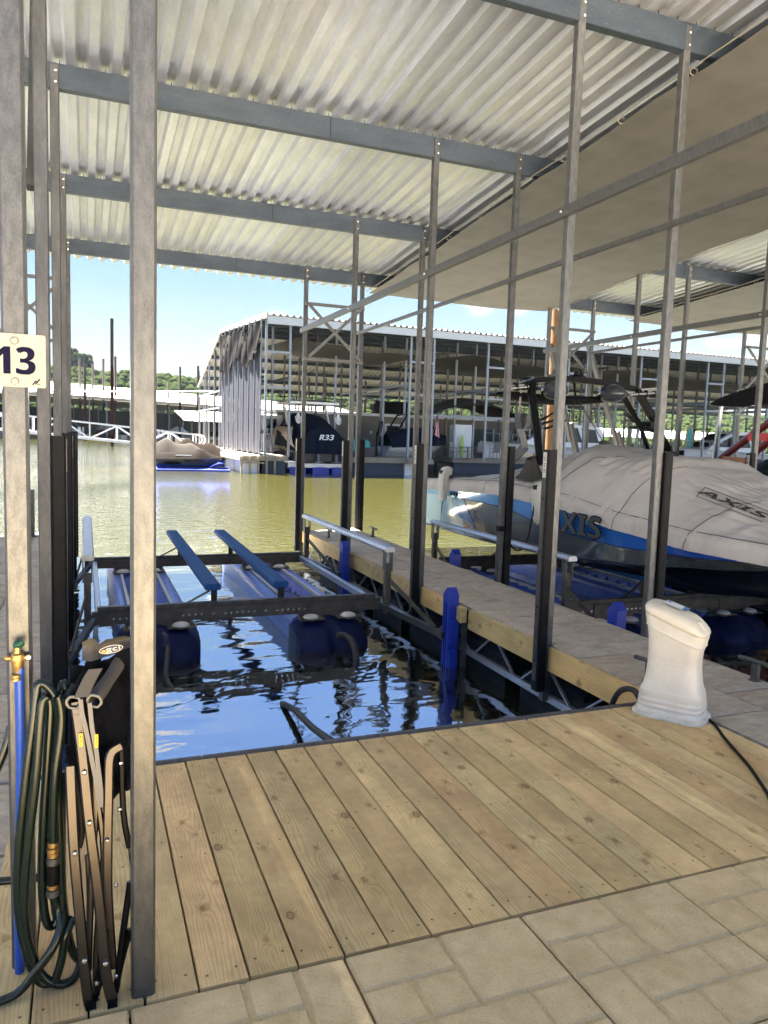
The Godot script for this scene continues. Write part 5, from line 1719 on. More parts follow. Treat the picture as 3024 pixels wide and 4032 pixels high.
func make_pedestal() -> void:
	var o := thing("dock_pedestal", "weathered white plastic utility pedestal with sloping lid on the plank deck", "pedestal", v3(3.172, 0, -3.335))
	var e1 := v3(0.56, 0, 0.828)
	var e2 := v3(-0.828, 0, 0.56)
	o.basis = Basis(e1, Vector3.UP, e1.cross(Vector3.UP))
	# rings: height, half length, half depth, squareness, slope
	var rows := [[0.0, 0.205, 0.155, 4.0, 0.0], [0.012, 0.207, 0.157, 4.0, 0.0], [0.022, 0.200, 0.150, 4.0, 0.0], [0.024, 0.183, 0.136, 4.0, 0.0], [0.045, 0.182, 0.135, 4.0, 0.0], [0.052, 0.175, 0.129, 4.0, 0.0], [0.058, 0.182, 0.135, 4.0, 0.0], [0.074, 0.181, 0.134, 4.0, 0.0], [0.080, 0.174, 0.128, 4.0, 0.0], [0.087, 0.180, 0.133, 4.0, 0.0], [0.103, 0.179, 0.132, 4.0, 0.0], [0.110, 0.172, 0.127, 4.0, 0.0], [0.118, 0.177, 0.130, 4.0, 0.0],
		[0.150, 0.172, 0.126, 4.0, 0.0], [0.165, 0.163, 0.120, 4.0, 0.0], [0.22, 0.150, 0.112, 4.2, 0.0], [0.29, 0.142, 0.107, 4.4, 0.05], [0.36, 0.140, 0.107, 4.4, 0.16], [0.43, 0.145, 0.113, 4.2, 0.28], [0.480, 0.154, 0.122, 4.0, 0.33], [0.486, 0.161, 0.128, 4.0, 0.33], [0.492, 0.158, 0.125, 4.0, 0.33], [0.535, 0.168, 0.134, 3.8, 0.34], [0.555, 0.170, 0.136, 3.8, 0.34]]
	var ring := func(r: Array, u: float) -> Vector3:
		var t := u * TAU
		var p := 2.0 / float(r[3])
		var c := cos(t)
		var s := sin(t)
		var x := signf(c) * pow(absf(c), p) * float(r[1])
		var z := signf(s) * pow(absf(s), p) * float(r[2])
		return v3(x, float(r[0]) - float(r[4]) * (x + 0.02), z)
	var build := func(a: int, b: int, n: int, m: Material, called: String, par: Node):
		var st := mb()
		var rr := rows.slice(a, b + 1)
		grid(st, n, rr.size() - 1, func(u: float, v: float): return ring.call(rr[int(round(v * (rr.size() - 1)))], u))
		return part(par, called, st, m)
	build.call(0, 3, 48, M.dirty, "base_flange", o)
	build.call(3, 13, 48, M.white_plastic, "ribbed_foot", o)
	var body: Node = build.call(13, 19, 48, M.white_plastic, "body", o)
	build.call(19, 23, 48, M.white_plastic, "collar", o)
	var lid_rows := [[0.553, 0.163, 0.130, 3.8, 0.34], [0.558, 0.172, 0.138, 3.8, 0.34], [0.575, 0.173, 0.139, 3.8, 0.34], [0.592, 0.171, 0.137, 3.6, 0.335], [0.606, 0.162, 0.128, 3.4, 0.325], [0.616, 0.142, 0.110, 3.2, 0.31], [0.621, 0.10, 0.08, 3.0, 0.29], [0.623, 0.0, 0.0, 3.0, 0.28]]
	var st := mb()
	grid(st, 48, lid_rows.size() - 1, func(u: float, v: float):
		var q: Vector3 = ring.call(lid_rows[int(round(v * (lid_rows.size() - 1)))], u)
		var roll := maxf(q.x - 0.06, 0.0)
		return q - v3(0, roll * roll * 3.2 * clampf((v - 0.2) * 2.0, 0, 1), 0))
	var lid := part(o, "lid", st, M.white_lid)
	st = mb()
	extr(st, rect_profile(0.075, 0.02, 0.008), v3(0.115, 0.566, 0.0), v3(0.163, 0.510, 0.0), Vector3.UP)
	part(lid, "latch_lip", st, M.white_lid)
	st = mb()
	tube(st, [v3(0.150, 0.535, 0.016), v3(0.160, 0.522, 0.020), v3(0.166, 0.514, 0.004)], 0.0025, 6)
	part(lid, "latch_wire", st, M.galv)
	st = mb()
	quad(st, v3(-0.08, 0.6505, -0.085), v3(0.045, 0.615, -0.085), v3(0.045, 0.615, 0.02), v3(-0.08, 0.6505, 0.02))
	var lb := part(lid, "label", st, mat(Color(0.62, 0.64, 0.64), 0.4))
	lb.position.y = 0.0015
	st = mb()
	quad(st, v3(0.02, 0.6225, -0.085), v3(0.045, 0.616, -0.085), v3(0.045, 0.616, 0.02), v3(0.02, 0.6225, 0.02))
	quad(st, v3(-0.07, 0.649, -0.07), v3(-0.055, 0.6447, -0.07), v3(-0.055, 0.6447, -0.03), v3(-0.07, 0.649, -0.03))
	part(lid, "label_band", st, mat(Color(0.05, 0.16, 0.34), 0.4)).position.y = 0.003
	for s in [-0.8, 0.8]:
		st = mb()
		ball(st, v3(-0.135, 0.640, s * 0.10), v3(0.004, 0.003, 0.004), 6, 4)
		part(lid, "hinge_pin", st, M.black)
	# vertical corner rib and the raised wave mark on the broad side
	st = mb()
	for rib in [[0.118, -0.008], [0.132, -0.006]]:
		var pts := []
		for k in range(4, 19):
			var r: Array = rows[k]
			pts.append(v3(float(r[1]) * 0.86, float(r[0]) - float(r[4]) * float(r[1]), -float(r[2]) * 0.90 * 1.04))
		tube(st, pts, 0.006, 6)
		break
	part(body, "corner_rib", st, M.white_plastic)
	for sd in [1.0, -1.0]:
		st = mb()
		for k in 3:
			var pts := []
			for i in 15:
				var x := -0.075 + i * 0.0085 + k * 0.012
				pts.append(v3(x, 0.345 - k * 0.020 + 0.007 * sin(i * 0.75), sd * (0.1072)))
			tube(st, pts, 0.0022, 5)
		part(body, "wave_mark", st, M.white_plastic)
	st = mb()
	tube(st, curve([v3(3.30, 0.012, -3.20), v3(3.27, 0.008, -3.10), v3(3.182, 0.008, -2.954), v3(3.10, 0.008, -2.80), v3(3.017, 0.008, -2.641), v3(2.93, 0.008, -2.50), v3(2.84, 0.008, -2.366), v3(2.74, 0.008, -2.25)], 6), 0.0085, 8)
	solo("power_cord", st, M.black, "dark power cord trailing from the white pedestal across the planks", "cord")
	st = mb()
	tube(st, curve([v3(3.06, 0.02, -3.45), v3(3.03, 0.10, -3.50), v3(3.01, 0.06, -3.60), v3(3.05, -0.10, -3.72), v3(3.12, -0.30, -3.80)], 6), 0.018, 10)
	solo("conduit", st, M.hose_grey, "grey conduit bending over the deck edge behind the white pedestal", "conduit")

func make_cleats() -> void:
	cleat("galvanized cleat on the pier right behind the white pedestal", v3(3.46, 0.0, -3.86))
	cleat("galvanized cleat on the wakeboat side of the pier at the right edge", v3(4.18, 0.0, -3.66))
	cleat("far cleat at the pier end on the empty slip side", v3(3.44, 0.0, -10.9))
	cleat("far cleat at the pier end on the wakeboat side", v3(4.20, 0.0, -11.0))

# ---------------------------------------------------------------- the covered dock across the water
const FX := 8.9
func far_roof(z: float) -> float:
	if z > -54.2: return lerpf(7.74, 8.62, (-39.6 - z) / 14.6)
	return lerpf(8.62, 5.35, (-54.2 - z) / 11.2)

func slab(st: SurfaceTool, x0: float, x1: float, y0: float, y1: float, z0: float, z1: float) -> void:
	box(st, v3((x0 + x1) / 2, (y0 + y1) / 2, (z0 + z1) / 2), v3(absf(x1 - x0), absf(y1 - y0), absf(z1 - z0)))

func make_far_dock() -> void:
	var o := thing("covered_dock", "large covered dock across the water with grey side curtain and corrugated roof", "dock")
	var xb := 66.0
	var ribs := func(za: float, zb: float, called: String):
		var st := mb()
		var p := 0.36
		var n := int((xb - FX) / p)
		for i in n:
			var x := FX + i * p
			var pr := [v2(x, 0), v2(x + 0.18, 0), v2(x + 0.22, 0.07), v2(x + 0.32, 0.07), v2(x + p, 0)]
			for k in 4:
				quad(st, v3(pr[k].x, far_roof(za) + pr[k].y, za), v3(pr[k].x, far_roof(zb) + pr[k].y, zb), v3(pr[k + 1].x, far_roof(zb) + pr[k + 1].y, zb), v3(pr[k + 1].x, far_roof(za) + pr[k + 1].y, za))
		part(o, called, st, M.roof_top)
	ribs.call(-39.5, -54.2, "roof_slope")
	ribs.call(-54.2, -65.5, "roof_slope")
	for z in [-43.2, -46.8, -50.4, -54.0, -56.4, -58.6, -60.8, -63.0, -65.2]:
		var st := mb()
		var y := far_roof(z) - 0.15
		slab(st, FX, xb, y - 0.14, y + 0.13, z - 0.05, z + 0.05)
		part(o, "purlin", st, M.purlin)
	var st0 := mb()
	slab(st0, FX, xb, 7.30, 7.70, -39.75, -39.62)
	part(o, "fascia", st0, mat(Color(0.36, 0.40, 0.45), 0.45, 0.3))
	# gable edge trim that follows both slopes
	st0 = mb()
	bar(st0, v3(FX - 0.05, far_roof(-39.5) - 0.02, -39.5), v3(FX - 0.05, far_roof(-54.2) - 0.02, -54.2), 0.08, 0.30)
	bar(st0, v3(FX - 0.05, far_roof(-54.2) - 0.02, -54.2), v3(FX - 0.05, far_roof(-65.5) - 0.02, -65.5), 0.08, 0.22)
	part(o, "gable_trim", st0, M.roof_top)
	# posts: pairs at every finger, several rows deep
	var xs := [8.95, 10.25, 14.15, 17.3, 18.75, 22.3, 23.7, 28.0, 29.4, 33.6, 35.0, 39.2, 40.6, 44.8, 46.2, 50.4, 51.8, 56.0, 57.4]
	var pm := {}
	for z in [-40.1, -44.2, -48.3, -52.6, -57.0, -61.2, -65.3]:
		for x in xs:
			if x > 52 and z < -50: continue
			var key := "%.1f" % z
			if not pm.has(key):
				var st := mb()
				var s := 0.125
				extr(st, rect_profile(s, s, 0.012), v3(0, 0.35, 0), v3(0, far_roof(z) - 0.25, 0), Vector3.BACK)
				st.generate_normals()
				pm[key] = st.commit()
			put(o, "post", pm[key], M.pole_white if z > -45 else M.galv, Transform3D(Basis(), v3(x, 0, z)))
	var fl0 := mb()
	ball(fl0, v3(FX - 0.35, 8.05, -56.2), v3(0.22, 0.22, 0.28), 8, 6)
	pipe(fl0, v3(FX - 0.35, 8.05, -56.2), v3(FX, 8.1, -56.0), 0.05, 6)
	part(o, "floodlight", fl0, M.white_paint)
	for z in [-54.6, -57.0, -59.6, -62.0, -64.6]:
		var st := mb()
		extr(st, rect_profile(0.11, 0.11, 0.01), v3(FX, 0.3, z), v3(FX, far_roof(z) - 0.1, z), Vector3.BACK)
		part(o, "post", st, M.pole_white)
	for y in [4.5, 3.3]:
		var st := mb()
		slab(st, FX - 0.04, FX + 0.04, y - 0.06, y + 0.06, -54.4, -65.0)
		part(o, "end_rail", st, M.pole_white)
	# ladder rails between the paired posts, long tie rails to the back
	for pr in [[8.95, 10.25], [17.3, 18.75], [22.3, 23.7], [28.0, 29.4], [33.6, 35.0], [39.2, 40.6], [44.8, 46.2], [50.4, 51.8]]:
		var st := mb()
		for y in [5.9, 4.05]: slab(st, pr[0], pr[1], y - 0.06, y + 0.06, -40.06, -40.0)
		part(o, "ladder_rail", st, M.pole_white)
		st = mb()
		for x in pr: slab(st, x - 0.05, x + 0.05, 4.55, 4.67, -40.2, -52.6)
		part(o, "tie_rail", st, M.pole_white)
	# curtain down the left end: eight pleated panels, the dark upper part slumped
	var cn := noise(601, 0.5, 3)
	for k in 8:
		var z0 := -40.5 - k * 1.62
		var z1 := z0 - 1.60
		var st := mb()
		grid(st, 10, 14, func(u: float, v: float):
			var z := lerpf(z0, z1, u)
			var top := 6.15 + 0.35 * sin(z * 0.9) + 0.18 * sin(z * 2.3)
			var y := lerpf(0.42 + 0.12 * sin(u * PI), top, v)
			return v3(FX - 0.10 - 0.05 * sin(u * PI), y, z))
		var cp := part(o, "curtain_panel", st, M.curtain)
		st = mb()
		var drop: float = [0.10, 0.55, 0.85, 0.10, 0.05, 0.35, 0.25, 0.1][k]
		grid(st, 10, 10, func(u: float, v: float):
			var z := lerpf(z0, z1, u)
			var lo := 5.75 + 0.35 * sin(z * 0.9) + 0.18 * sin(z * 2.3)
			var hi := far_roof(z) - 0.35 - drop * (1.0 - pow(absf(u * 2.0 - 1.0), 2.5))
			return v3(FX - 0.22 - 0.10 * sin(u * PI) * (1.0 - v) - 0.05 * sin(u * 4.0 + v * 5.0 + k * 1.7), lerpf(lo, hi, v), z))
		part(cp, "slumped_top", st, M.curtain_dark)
		st = mb()
		pipe(st, v3(FX - 0.14, 0.30, z0), v3(FX - 0.14, far_roof(z0) - 0.1, z0), 0.045, 6)
		part(o, "curtain_pole", st, M.pole_white)
	# tarps slung inside
	for t in [[11.0, 21.5, -41.0, -52.0, 6.9, M.tarp], [21.5, 33.0, -40.8, -52.5, 6.7, mat(Color(0.035, 0.035, 0.04), 0.9)], [33.5, 52.0, -41.0, -52.0, 6.6, mat(Color(0.05, 0.048, 0.045), 0.9)]]:
		var st := mb()
		var m: Material = t[5]
		grid(st, 14, 8, func(u: float, v: float):
			var x := lerpf(t[0], t[1], u)
			var z := lerpf(t[2], t[3], v)
			return v3(x, float(t[4]) + 0.45 * v - 0.9 * sin(u * PI) * (0.6 + 0.4 * sin(v * PI)) + 0.08 * sin(x * 2.0), z))
		part(o, "inner_tarp", st, m)
	# decks and floats
	var dk := func(x0: float, x1: float, z0: float, z1: float, m: Material):
		var st := mb()
		var n := maxi(1, int(absf(z1 - z0) / 0.62))
		if absf(z1 - z0) < 5.0: n = maxi(1, int(absf(z1 - z0) / 0.3))
		for i in n:
			var a := lerpf(z0, z1, float(i) / n)
			var b := lerpf(z0, z1, (i + 1.0) / n)
			slab(st, x0, x1, 0.33, 0.40, a - 0.01, b)
		tag(part(o, "deck_plank", st, m), "", "", "", "stuff")
		st = mb()
		slab(st, x0 - 0.03, x1 + 0.03, 0.10, 0.32, z0 + 0.04, z1)
		part(o, "deck_fascia", st, M.old_wood)
	dk.call(7.7, 10.3, -40.4, -66.0, M.pale_deck)
	dk.call(14.1, 17.3, -40.4, -52.0, M.old_wood)
	dk.call(17.3, 18.8, -39.8, -52.0, M.old_wood)
	dk.call(22.0, 30.0, -43.6, -52.0, M.old_wood)
	dk.call(33.6, 35.0, -40.2, -52.0, M.old_wood)
	dk.call(39.2, 40.6, -40.2, -52.0, M.old_wood)
	dk.call(7.7, 66.0, -52.0, -55.5, M.old_wood)
	var blue_dark := mat(Color(0.02, 0.035, 0.06), 0.5)
	for f in [[7.9, 8.7, M.white_paint], [8.95, 10.2, blue_dark], [14.3, 17.2, blue_dark], [17.35, 18.75, M.white_paint], [22.2, 29.5, blue_dark], [33.7, 34.9, M.white_paint], [39.3, 40.5, M.white_paint]]:
		var st := mb()
		var z := -40.55 if f[0] < 22 or f[0] > 30 else -43.8
		for k in 4: extr(st, rect_profile(f[1] - f[0], 0.78, 0.06), v3((f[0] + f[1]) / 2, -0.30, z - k * 2.9), v3((f[0] + f[1]) / 2, -0.30, z - k * 2.9 - 2.6))
		part(o, "float", st, f[2])
	var st5 := mb()
	for k in 5: slab(st5, 7.72 + k * 0.45, 7.82 + k * 0.45, -0.6, 0.3, -40.38, -40.28)
	slab(st5, 7.7, 9.0, -0.05, 0.02, -40.36, -40.3)
	part(o, "old_timber", st5, M.old_wood)

func make_far_house() -> void:
	var o := thing("dock_house", "taupe sided dock house under the far roof with railed upper deck", "building")
	var st := mb()
	for k in 14: slab(st, 12.0, 38.0, 0.40 + k * 0.19, 0.40 + k * 0.19 + 0.20, -50.0 - (0.02 if k % 2 else 0.0), -50.3)
	part(o, "wall", st, M.siding)
	st = mb()
	slab(st, 11.8, 38.2, 3.03, 3.22, -49.7, -55.0)
	part(o, "upper_deck", st, M.white_paint)
	for d in [[19.7, 20.9], [30.5, 31.6], [33.0, 34.4]]:
		st = mb()
		slab(st, d[0], d[1], 0.42, 2.55, -49.97, -49.9)
		var dr := part(o, "door", st, M.white_paint)
		st = mb()
		slab(st, d[0] + 0.15, d[1] - 0.15, 1.3, 2.4, -49.905, -49.88)
		part(dr, "pane", st, M.glass_dark)
	for d in [[26.5, 28.5], [28.9, 29.9]]:
		st = mb()
		slab(st, d[0], d[1], 1.2, 2.4, -49.97, -49.92)
		var w := part(o, "window", st, mat(Color(0.10, 0.14, 0.12), 0.2))
		st = mb()
		for x in d: slab(st, x - 0.05, x + 0.05, 1.15, 2.45, -49.93, -49.87)
		part(w, "frame", st, M.white_paint)
	for x in [18.55, 19.25]:
		st = mb()
		slab(st, x, x + 0.16, 1.8, 2.0, -49.9, -49.7)
		part(o, "wall_lamp", st, M.white_paint)
	st = mb()
	for y in [4.08, 3.32]: slab(st, 11.8, 38.0, y - 0.025, y + 0.025, -49.75, -49.70)
	part(o, "railing", st, M.black)
	st = mb()
	for k in 190: slab(st, 11.85 + k * 0.138, 11.87 + k * 0.138, 3.25, 4.06, -49.74, -49.71)
	tag(part(o, "baluster", st, M.black), "", "", "", "stuff")
	var f := thing("deck_furniture", "dark wicker sofa behind the railing of the far upper deck", "sofa", v3(20.6, 3.22, -51.2))
	st = mb()
	slab(st, -1.3, 1.3, 0.0, 0.45, -0.4, 0.4)
	part(f, "seat", st, M.black)
	st = mb()
	slab(st, -1.3, 1.3, 0.45, 0.95, 0.25, 0.42)
	part(f, "back", st, M.black)
	for s in [-1.0, 1.0]:
		st = mb()
		slab(st, s * 1.3 - 0.12, s * 1.3 + 0.12, 0.3, 0.7, -0.4, 0.4)
		part(f, "arm", st, M.black)
	# things on the finger in front of the house
	var p := thing("planter_box", "dark square planter box on the far finger pier", "planter", v3(15.15, 0.40, -41.2))
	st = mb()
	extr(st, rect_profile(0.86, 0.70, 0.03), v3(0, 0, 0), v3(0, 0.50, 0), Vector3.BACK)
	part(p, "tub", st, mat(Color(0.02, 0.022, 0.026), 0.5))
	st = mb()
	slab(st, -0.45, 0.45, 0.50, 0.54, -0.37, 0.37)
	part(p, "rim", st, mat(Color(0.03, 0.032, 0.036), 0.5))
	var teal := mat(Color(0.10, 0.45, 0.42), 0.5)
	for k in 2:
		var c := thing("adirondack_chair", ["teal slatted chair left of the far planter box", "teal slatted chair right behind the far planter box"][k], "chair", v3(15.1 + k * 0.75, 0.40, -42.9), "teal deck chairs")
		for q in 5:
			st = mb()
			bar(st, v3(-0.22 + q * 0.11, 0.30, -0.15), v3(-0.24 + q * 0.12, 1.0 - absf(q - 2) * 0.05, -0.40), 0.09, 0.02, Vector3.BACK)
			part(c, "back_slat", st, teal)
		st = mb()
		bar(st, v3(0, 0.36, 0.25), v3(0, 0.28, -0.2), 0.52, 0.03)
		part(c, "seat", st, teal)
		for s in [-1.0, 1.0]:
			st = mb()
			slab(st, s * 0.32 - 0.06, s * 0.32 + 0.06, 0.52, 0.55, -0.3, 0.35)
			part(c, "arm", st, teal)
			st = mb()
			slab(st, s * 0.30 - 0.03, s * 0.30 + 0.03, 0.0, 0.52, 0.2, 0.28)
			part(c, "leg", st, teal)
	var tv := thing("outdoor_screen", "black screen on a pole on the far finger pier", "screen", v3(16.35, 0.40, -42.4))
	st = mb()
	pipe(st, v3(-0.1, 0, 0), v3(-0.1, 1.5, 0), 0.05, 8)
	part(tv, "pole", st, M.black)
	st = mb()
	box(st, v3(0.08, 1.72, 0.06), v3(0.14, 0.82, 0.35), Basis(Vector3.BACK, -0.12))
	part(tv, "panel", st, M.glass_dark)
	var fr := thing("white_cabinet", "tall white cabinet beside the far patio chairs", "cabinet", v3(23.0, 0.40, -44.6))
	st = mb()
	slab(st, -0.6, 0.6, 0, 2.15, -0.4, 0.4)
	part(fr, "case", st, M.white_paint)
	st = mb()
	slab(st, -0.55, -0.02, 0.06, 2.1, 0.41, 0.43)
	slab(st, 0.02, 0.55, 0.06, 2.1, 0.41, 0.43)
	tag(part(fr, "door", st, mat(Color(0.6, 0.64, 0.66), 0.4)), "", "", "", "stuff")
	var chm := mat(Color(0.16, 0.15, 0.14), 0.5)
	for k in 4:
		var c := thing("patio_chair", ["brown patio chair left of the far patio table", "brown patio chair right of the far patio table, back to the house", "brown patio chair nearest the far white cruiser", "brown patio chair behind the far patio table"][k], "chair", v3([22.0, 23.9, 25.0, 23.1][k], 0.40, [-43.3, -43.4, -43.5, -44.2][k]), "patio chairs on the far deck")
		c.rotation.y = [0.6, -0.6, -1.0, 0.1][k]
		st = mb()
		box(st, v3(0, 0.42, 0), v3(0.5, 0.04, 0.5))
		part(c, "seat", st, chm)
		st = mb()
		box(st, v3(0, 0.74, -0.28), v3(0.5, 0.62, 0.03), Basis(Vector3.RIGHT, -0.2))
		part(c, "backrest", st, mat(Color(0.24, 0.22, 0.2), 0.8))
		for s in [-1.0, 1.0]:
			st = mb()
			tube(st, [v3(s * 0.27, 0.0, 0.22), v3(s * 0.27, 0.64, 0.24), v3(s * 0.27, 0.66, -0.24)], 0.02, 5)
			part(c, "arm", st, chm)
			st = mb()
			tube(st, [v3(s * 0.24, 0.42, -0.2), v3(s * 0.25, 0.0, -0.28)], 0.02, 5)
			part(c, "leg", st, chm)
	var tb := thing("patio_table", "round patio table among the far brown chairs", "table", v3(22.95, 0.40, -43.4))
	st = mb()
	lathe(st, v3(0, 0, 0), [v2(0, 0.74), v2(0.55, 0.74), v2(0.55, 0.70), v2(0.05, 0.69), v2(0.05, 0.05), v2(0.3, 0.0), v2(0, 0)], 16)
	part(tb, "table", st, chm)
	var um := thing("gazebo_canopy", "dark brown canopy roof over the far patio", "canopy", v3(24.3, 0, -46.0))
	st = mb()
	grid(st, 20, 8, func(u: float, v: float):
		var x := lerpf(-3.6, 3.0, u)
		var h := 1.25 * pow(maxf(sin(clampf(u * 1.02, 0, 1) * PI), 0.0), 0.75)
		return v3(x, 3.15 + h * (0.55 + 0.45 * sin(v * PI)), lerpf(2.2, -2.2, v)))
	part(um, "cloth", st, mat(Color(0.045, 0.034, 0.028), 0.9))
	for x in [-3.4, 2.8]:
		st = mb()
		pipe(st, v3(x, 0.4, 1.9), v3(x, 3.2, 1.9), 0.05, 6)
		part(um, "pole", st, M.pole_white)
	st = mb()
	slab(st, -4.0, 5.0, 2.95, 3.12, 2.2, 2.3)
	part(um, "beam", st, M.pole_white)
	var boards := [["yellow paddle board with red bands standing on the far dock", Color(0.62, 0.40, 0.05), v3(36.0, 0.6, -45.2), 1.6], ["teal surfboard with tan rim standing behind the far right cruiser", Color(0.03, 0.30, 0.30), v3(43.6, 0.9, -46.0), 1.9], ["thin lime paddle board leaning by the far white cabinet", Color(0.35, 0.5, 0.06), v3(22.75, 0.4, -43.9), 1.25]]
	for b in boards:
		var s := thing("paddle_board", b[0], "paddle board", b[2], "boards standing on the far dock")
		var hw := 0.36 if b[3] > 1.5 else 0.14
		st = mb()
		ball(st, v3(0, b[3] / 2 * 1.15, 0), v3(hw, b[3] * 0.62, 0.06), 16, 14)
		part(s, "board", st, mat(b[1], 0.3))
		if b[3] > 1.85:
			st = mb()
			ball(st, v3(0, b[3] / 2 * 1.15, -0.012), v3(hw + 0.10, b[3] * 0.62 + 0.11, 0.055), 16, 14)
			part(s, "rim", st, mat(Color(0.48, 0.27, 0.08), 0.4))
		elif b[3] > 1.5:
			for y in [0.55, 0.80]:
				st = mb()
				box(st, v3(0, y, 0.05), v3(0.62, 0.09, 0.03), Basis(Vector3.BACK, 0.35))
				part(s, "red_band", st, mat(Color(0.30, 0.02, 0.03), 0.3))

# a motor cruiser lying along x, bow towards -x (turn for others); l long, base on y = 0
func make_cruiser(label: String, at: Vector3, l: float, turn: float) -> void:
	var o := thing("white_cruiser", label, "boat", at, "white cruisers under the far roof")
	o.rotation.y = turn
	var st := mb()
	var half := func(u: float): return 1.45 * pow(clampf(1.0 - pow(1.0 - clampf(u / 0.55, 0, 1), 2.2), 0, 1), 0.7)
	for s in [-1.0, 1.0]:
		grid(st, 24, 5, func(u: float, v: float):
			var b: float = half.call(u)
			var gun := 1.35 - 0.35 * u
			return v3(u * l - (1.0 - v) * 0.0 + (1.0 - v) * 0.9 * (1.0 - u) * 0.6, lerpf(-0.25, gun, v), s * b * lerpf(0.25, 1.0, pow(v, 0.6))))
	grid(st, 24, 4, func(u: float, v: float):
		var b: float = half.call(u)
		return v3(u * l, 1.35 - 0.35 * u + 0.06 * sin(v * PI), (v * 2.0 - 1.0) * b))
	quad(st, v3(l, -0.25, -0.36), v3(l, 1.0, -1.45), v3(l, 1.0, 1.45), v3(l, -0.25, 0.36))
	part(o, "hull", st, M.gel_white)
	st = mb()
	for s in [-1.0, 1.0]:
		grid(st, 20, 1, func(u: float, v: float):
			var uu := 0.16 + u * 0.8
			var b: float = half.call(uu)
			return v3(uu * l, lerpf(0.42, 0.72, v) - 0.1 * uu, s * (b * 0.93 + 0.02)))
	part(o, "hull_stripe", st, M.glass_dark)
	st = mb()
	var prof := [v2(0.24, 1.25), v2(0.36, 1.95), v2(0.48, 2.55), v2(0.62, 2.72), v2(0.80, 2.66), v2(0.86, 2.45), v2(0.87, 1.05)]
	for s in [-1.0, 1.0]:
		for k in prof.size() - 1:
			quad(st, v3(prof[k].x * l, 1.0, s * 1.15), v3(prof[k].x * l, prof[k].y, s * 1.05), v3(prof[k + 1].x * l, prof[k + 1].y, s * 1.05), v3(prof[k + 1].x * l, 1.0, s * 1.15))
	for k in prof.size() - 1:
		quad(st, v3(prof[k].x * l, prof[k].y, -1.05), v3(prof[k + 1].x * l, prof[k + 1].y, -1.05), v3(prof[k + 1].x * l, prof[k + 1].y, 1.05), v3(prof[k].x * l, prof[k].y, 1.05))
	part(o, "cabin", st, M.gel_white)
	for w in [[v2(0.33, 1.5), v2(0.395, 1.95), v2(0.50, 2.35), v2(0.52, 1.5)], [v2(0.54, 1.5), v2(0.525, 2.4), v2(0.66, 2.5), v2(0.70, 1.5)], [v2(0.72, 1.5), v2(0.69, 2.48), v2(0.80, 2.4), v2(0.83, 1.5)]]:
		for s in [-1.0, 1.0]:
			st = mb()
			var q := []
			for p in w: q.append(v3(p.x * l, p.y, s * (1.165 - 0.07 * (p.y - 1.0) / 1.6)))
			quad(st, q[0], q[1], q[2], q[3])
			part(o, "side_window", st, M.glass_dark)
	st = mb()
	quad(st, v3(0.265 * l, 1.45, -0.9), v3(0.345 * l, 1.93, -0.9), v3(0.345 * l, 1.93, 0.9), v3(0.265 * l, 1.45, 0.9))
	quad(st, v3(0.36 * l, 1.98, -0.9), v3(0.465 * l, 2.50, -0.9), v3(0.465 * l, 2.50, 0.9), v3(0.36 * l, 1.98, 0.9))
	part(o, "windscreen", st, M.glass_dark).position = v3(-0.02, 0.03, 0)
	st = mb()
	var pts := []
	for i in 10:
		var u := 0.02 + i * 0.04
		pts.append(v3(u * l, 1.95 - 0.35 * u, float(half.call(u)) * 0.95))
	tube(st, pts, 0.025, 5)
	for i in range(0, 10, 2): pipe(st, pts[i], pts[i] - v3(-0.05, 0.6, 0), 0.018, 5)
	part(o, "bow_rail", st, M.alu)

func loft_cover(st: SurfaceTool, z0: float, z1: float, rows: Array, n := 16) -> void:
	# rows: (t, cx, half width, base y, top y); a cloth hull-to-ridge shape
	grid(st, rows.size() * 4, n, func(u: float, v: float):
		var f := u * (rows.size() - 1)
		var i := mini(int(f), rows.size() - 2)
		var k := f - i
		var a: Array = rows[i]
		var b: Array = rows[i + 1]
		var cx := lerpf(a[1], b[1], k)
		var hw := lerpf(a[2], b[2], k)
		var y0 := lerpf(a[3], b[3], k)
		var y1 := lerpf(a[4], b[4], k)
		var t := v * 2.0 - 1.0
		var p := pow(absf(t), 2.4)
		return v3(cx + signf(t) * hw * minf(absf(t) * 1.25, 1.0), y0 + (y1 - y0) * (1.0 - p) + 0.03 * sin(v * 31.0 + u * 17.0), lerpf(z0, z1, lerpf(a[0], b[0], k))))

func make_stub() -> void:
	var o := thing("pier_stub", "short pale steel stub standing at the end of the left finger pier", "stub", v3(-0.74, 0, -11.72))
	var st := mb()
	extr(st, rect_profile(0.13, 0.09, 0.01), v3(0, 0, 0), v3(0, 0.66, 0), Vector3.BACK)
	part(o, "tube", st, M.galv)
	st = mb()
	box(st, v3(0, 0.006, 0), v3(0.22, 0.012, 0.18))
	part(o, "base_plate", st, M.galv)

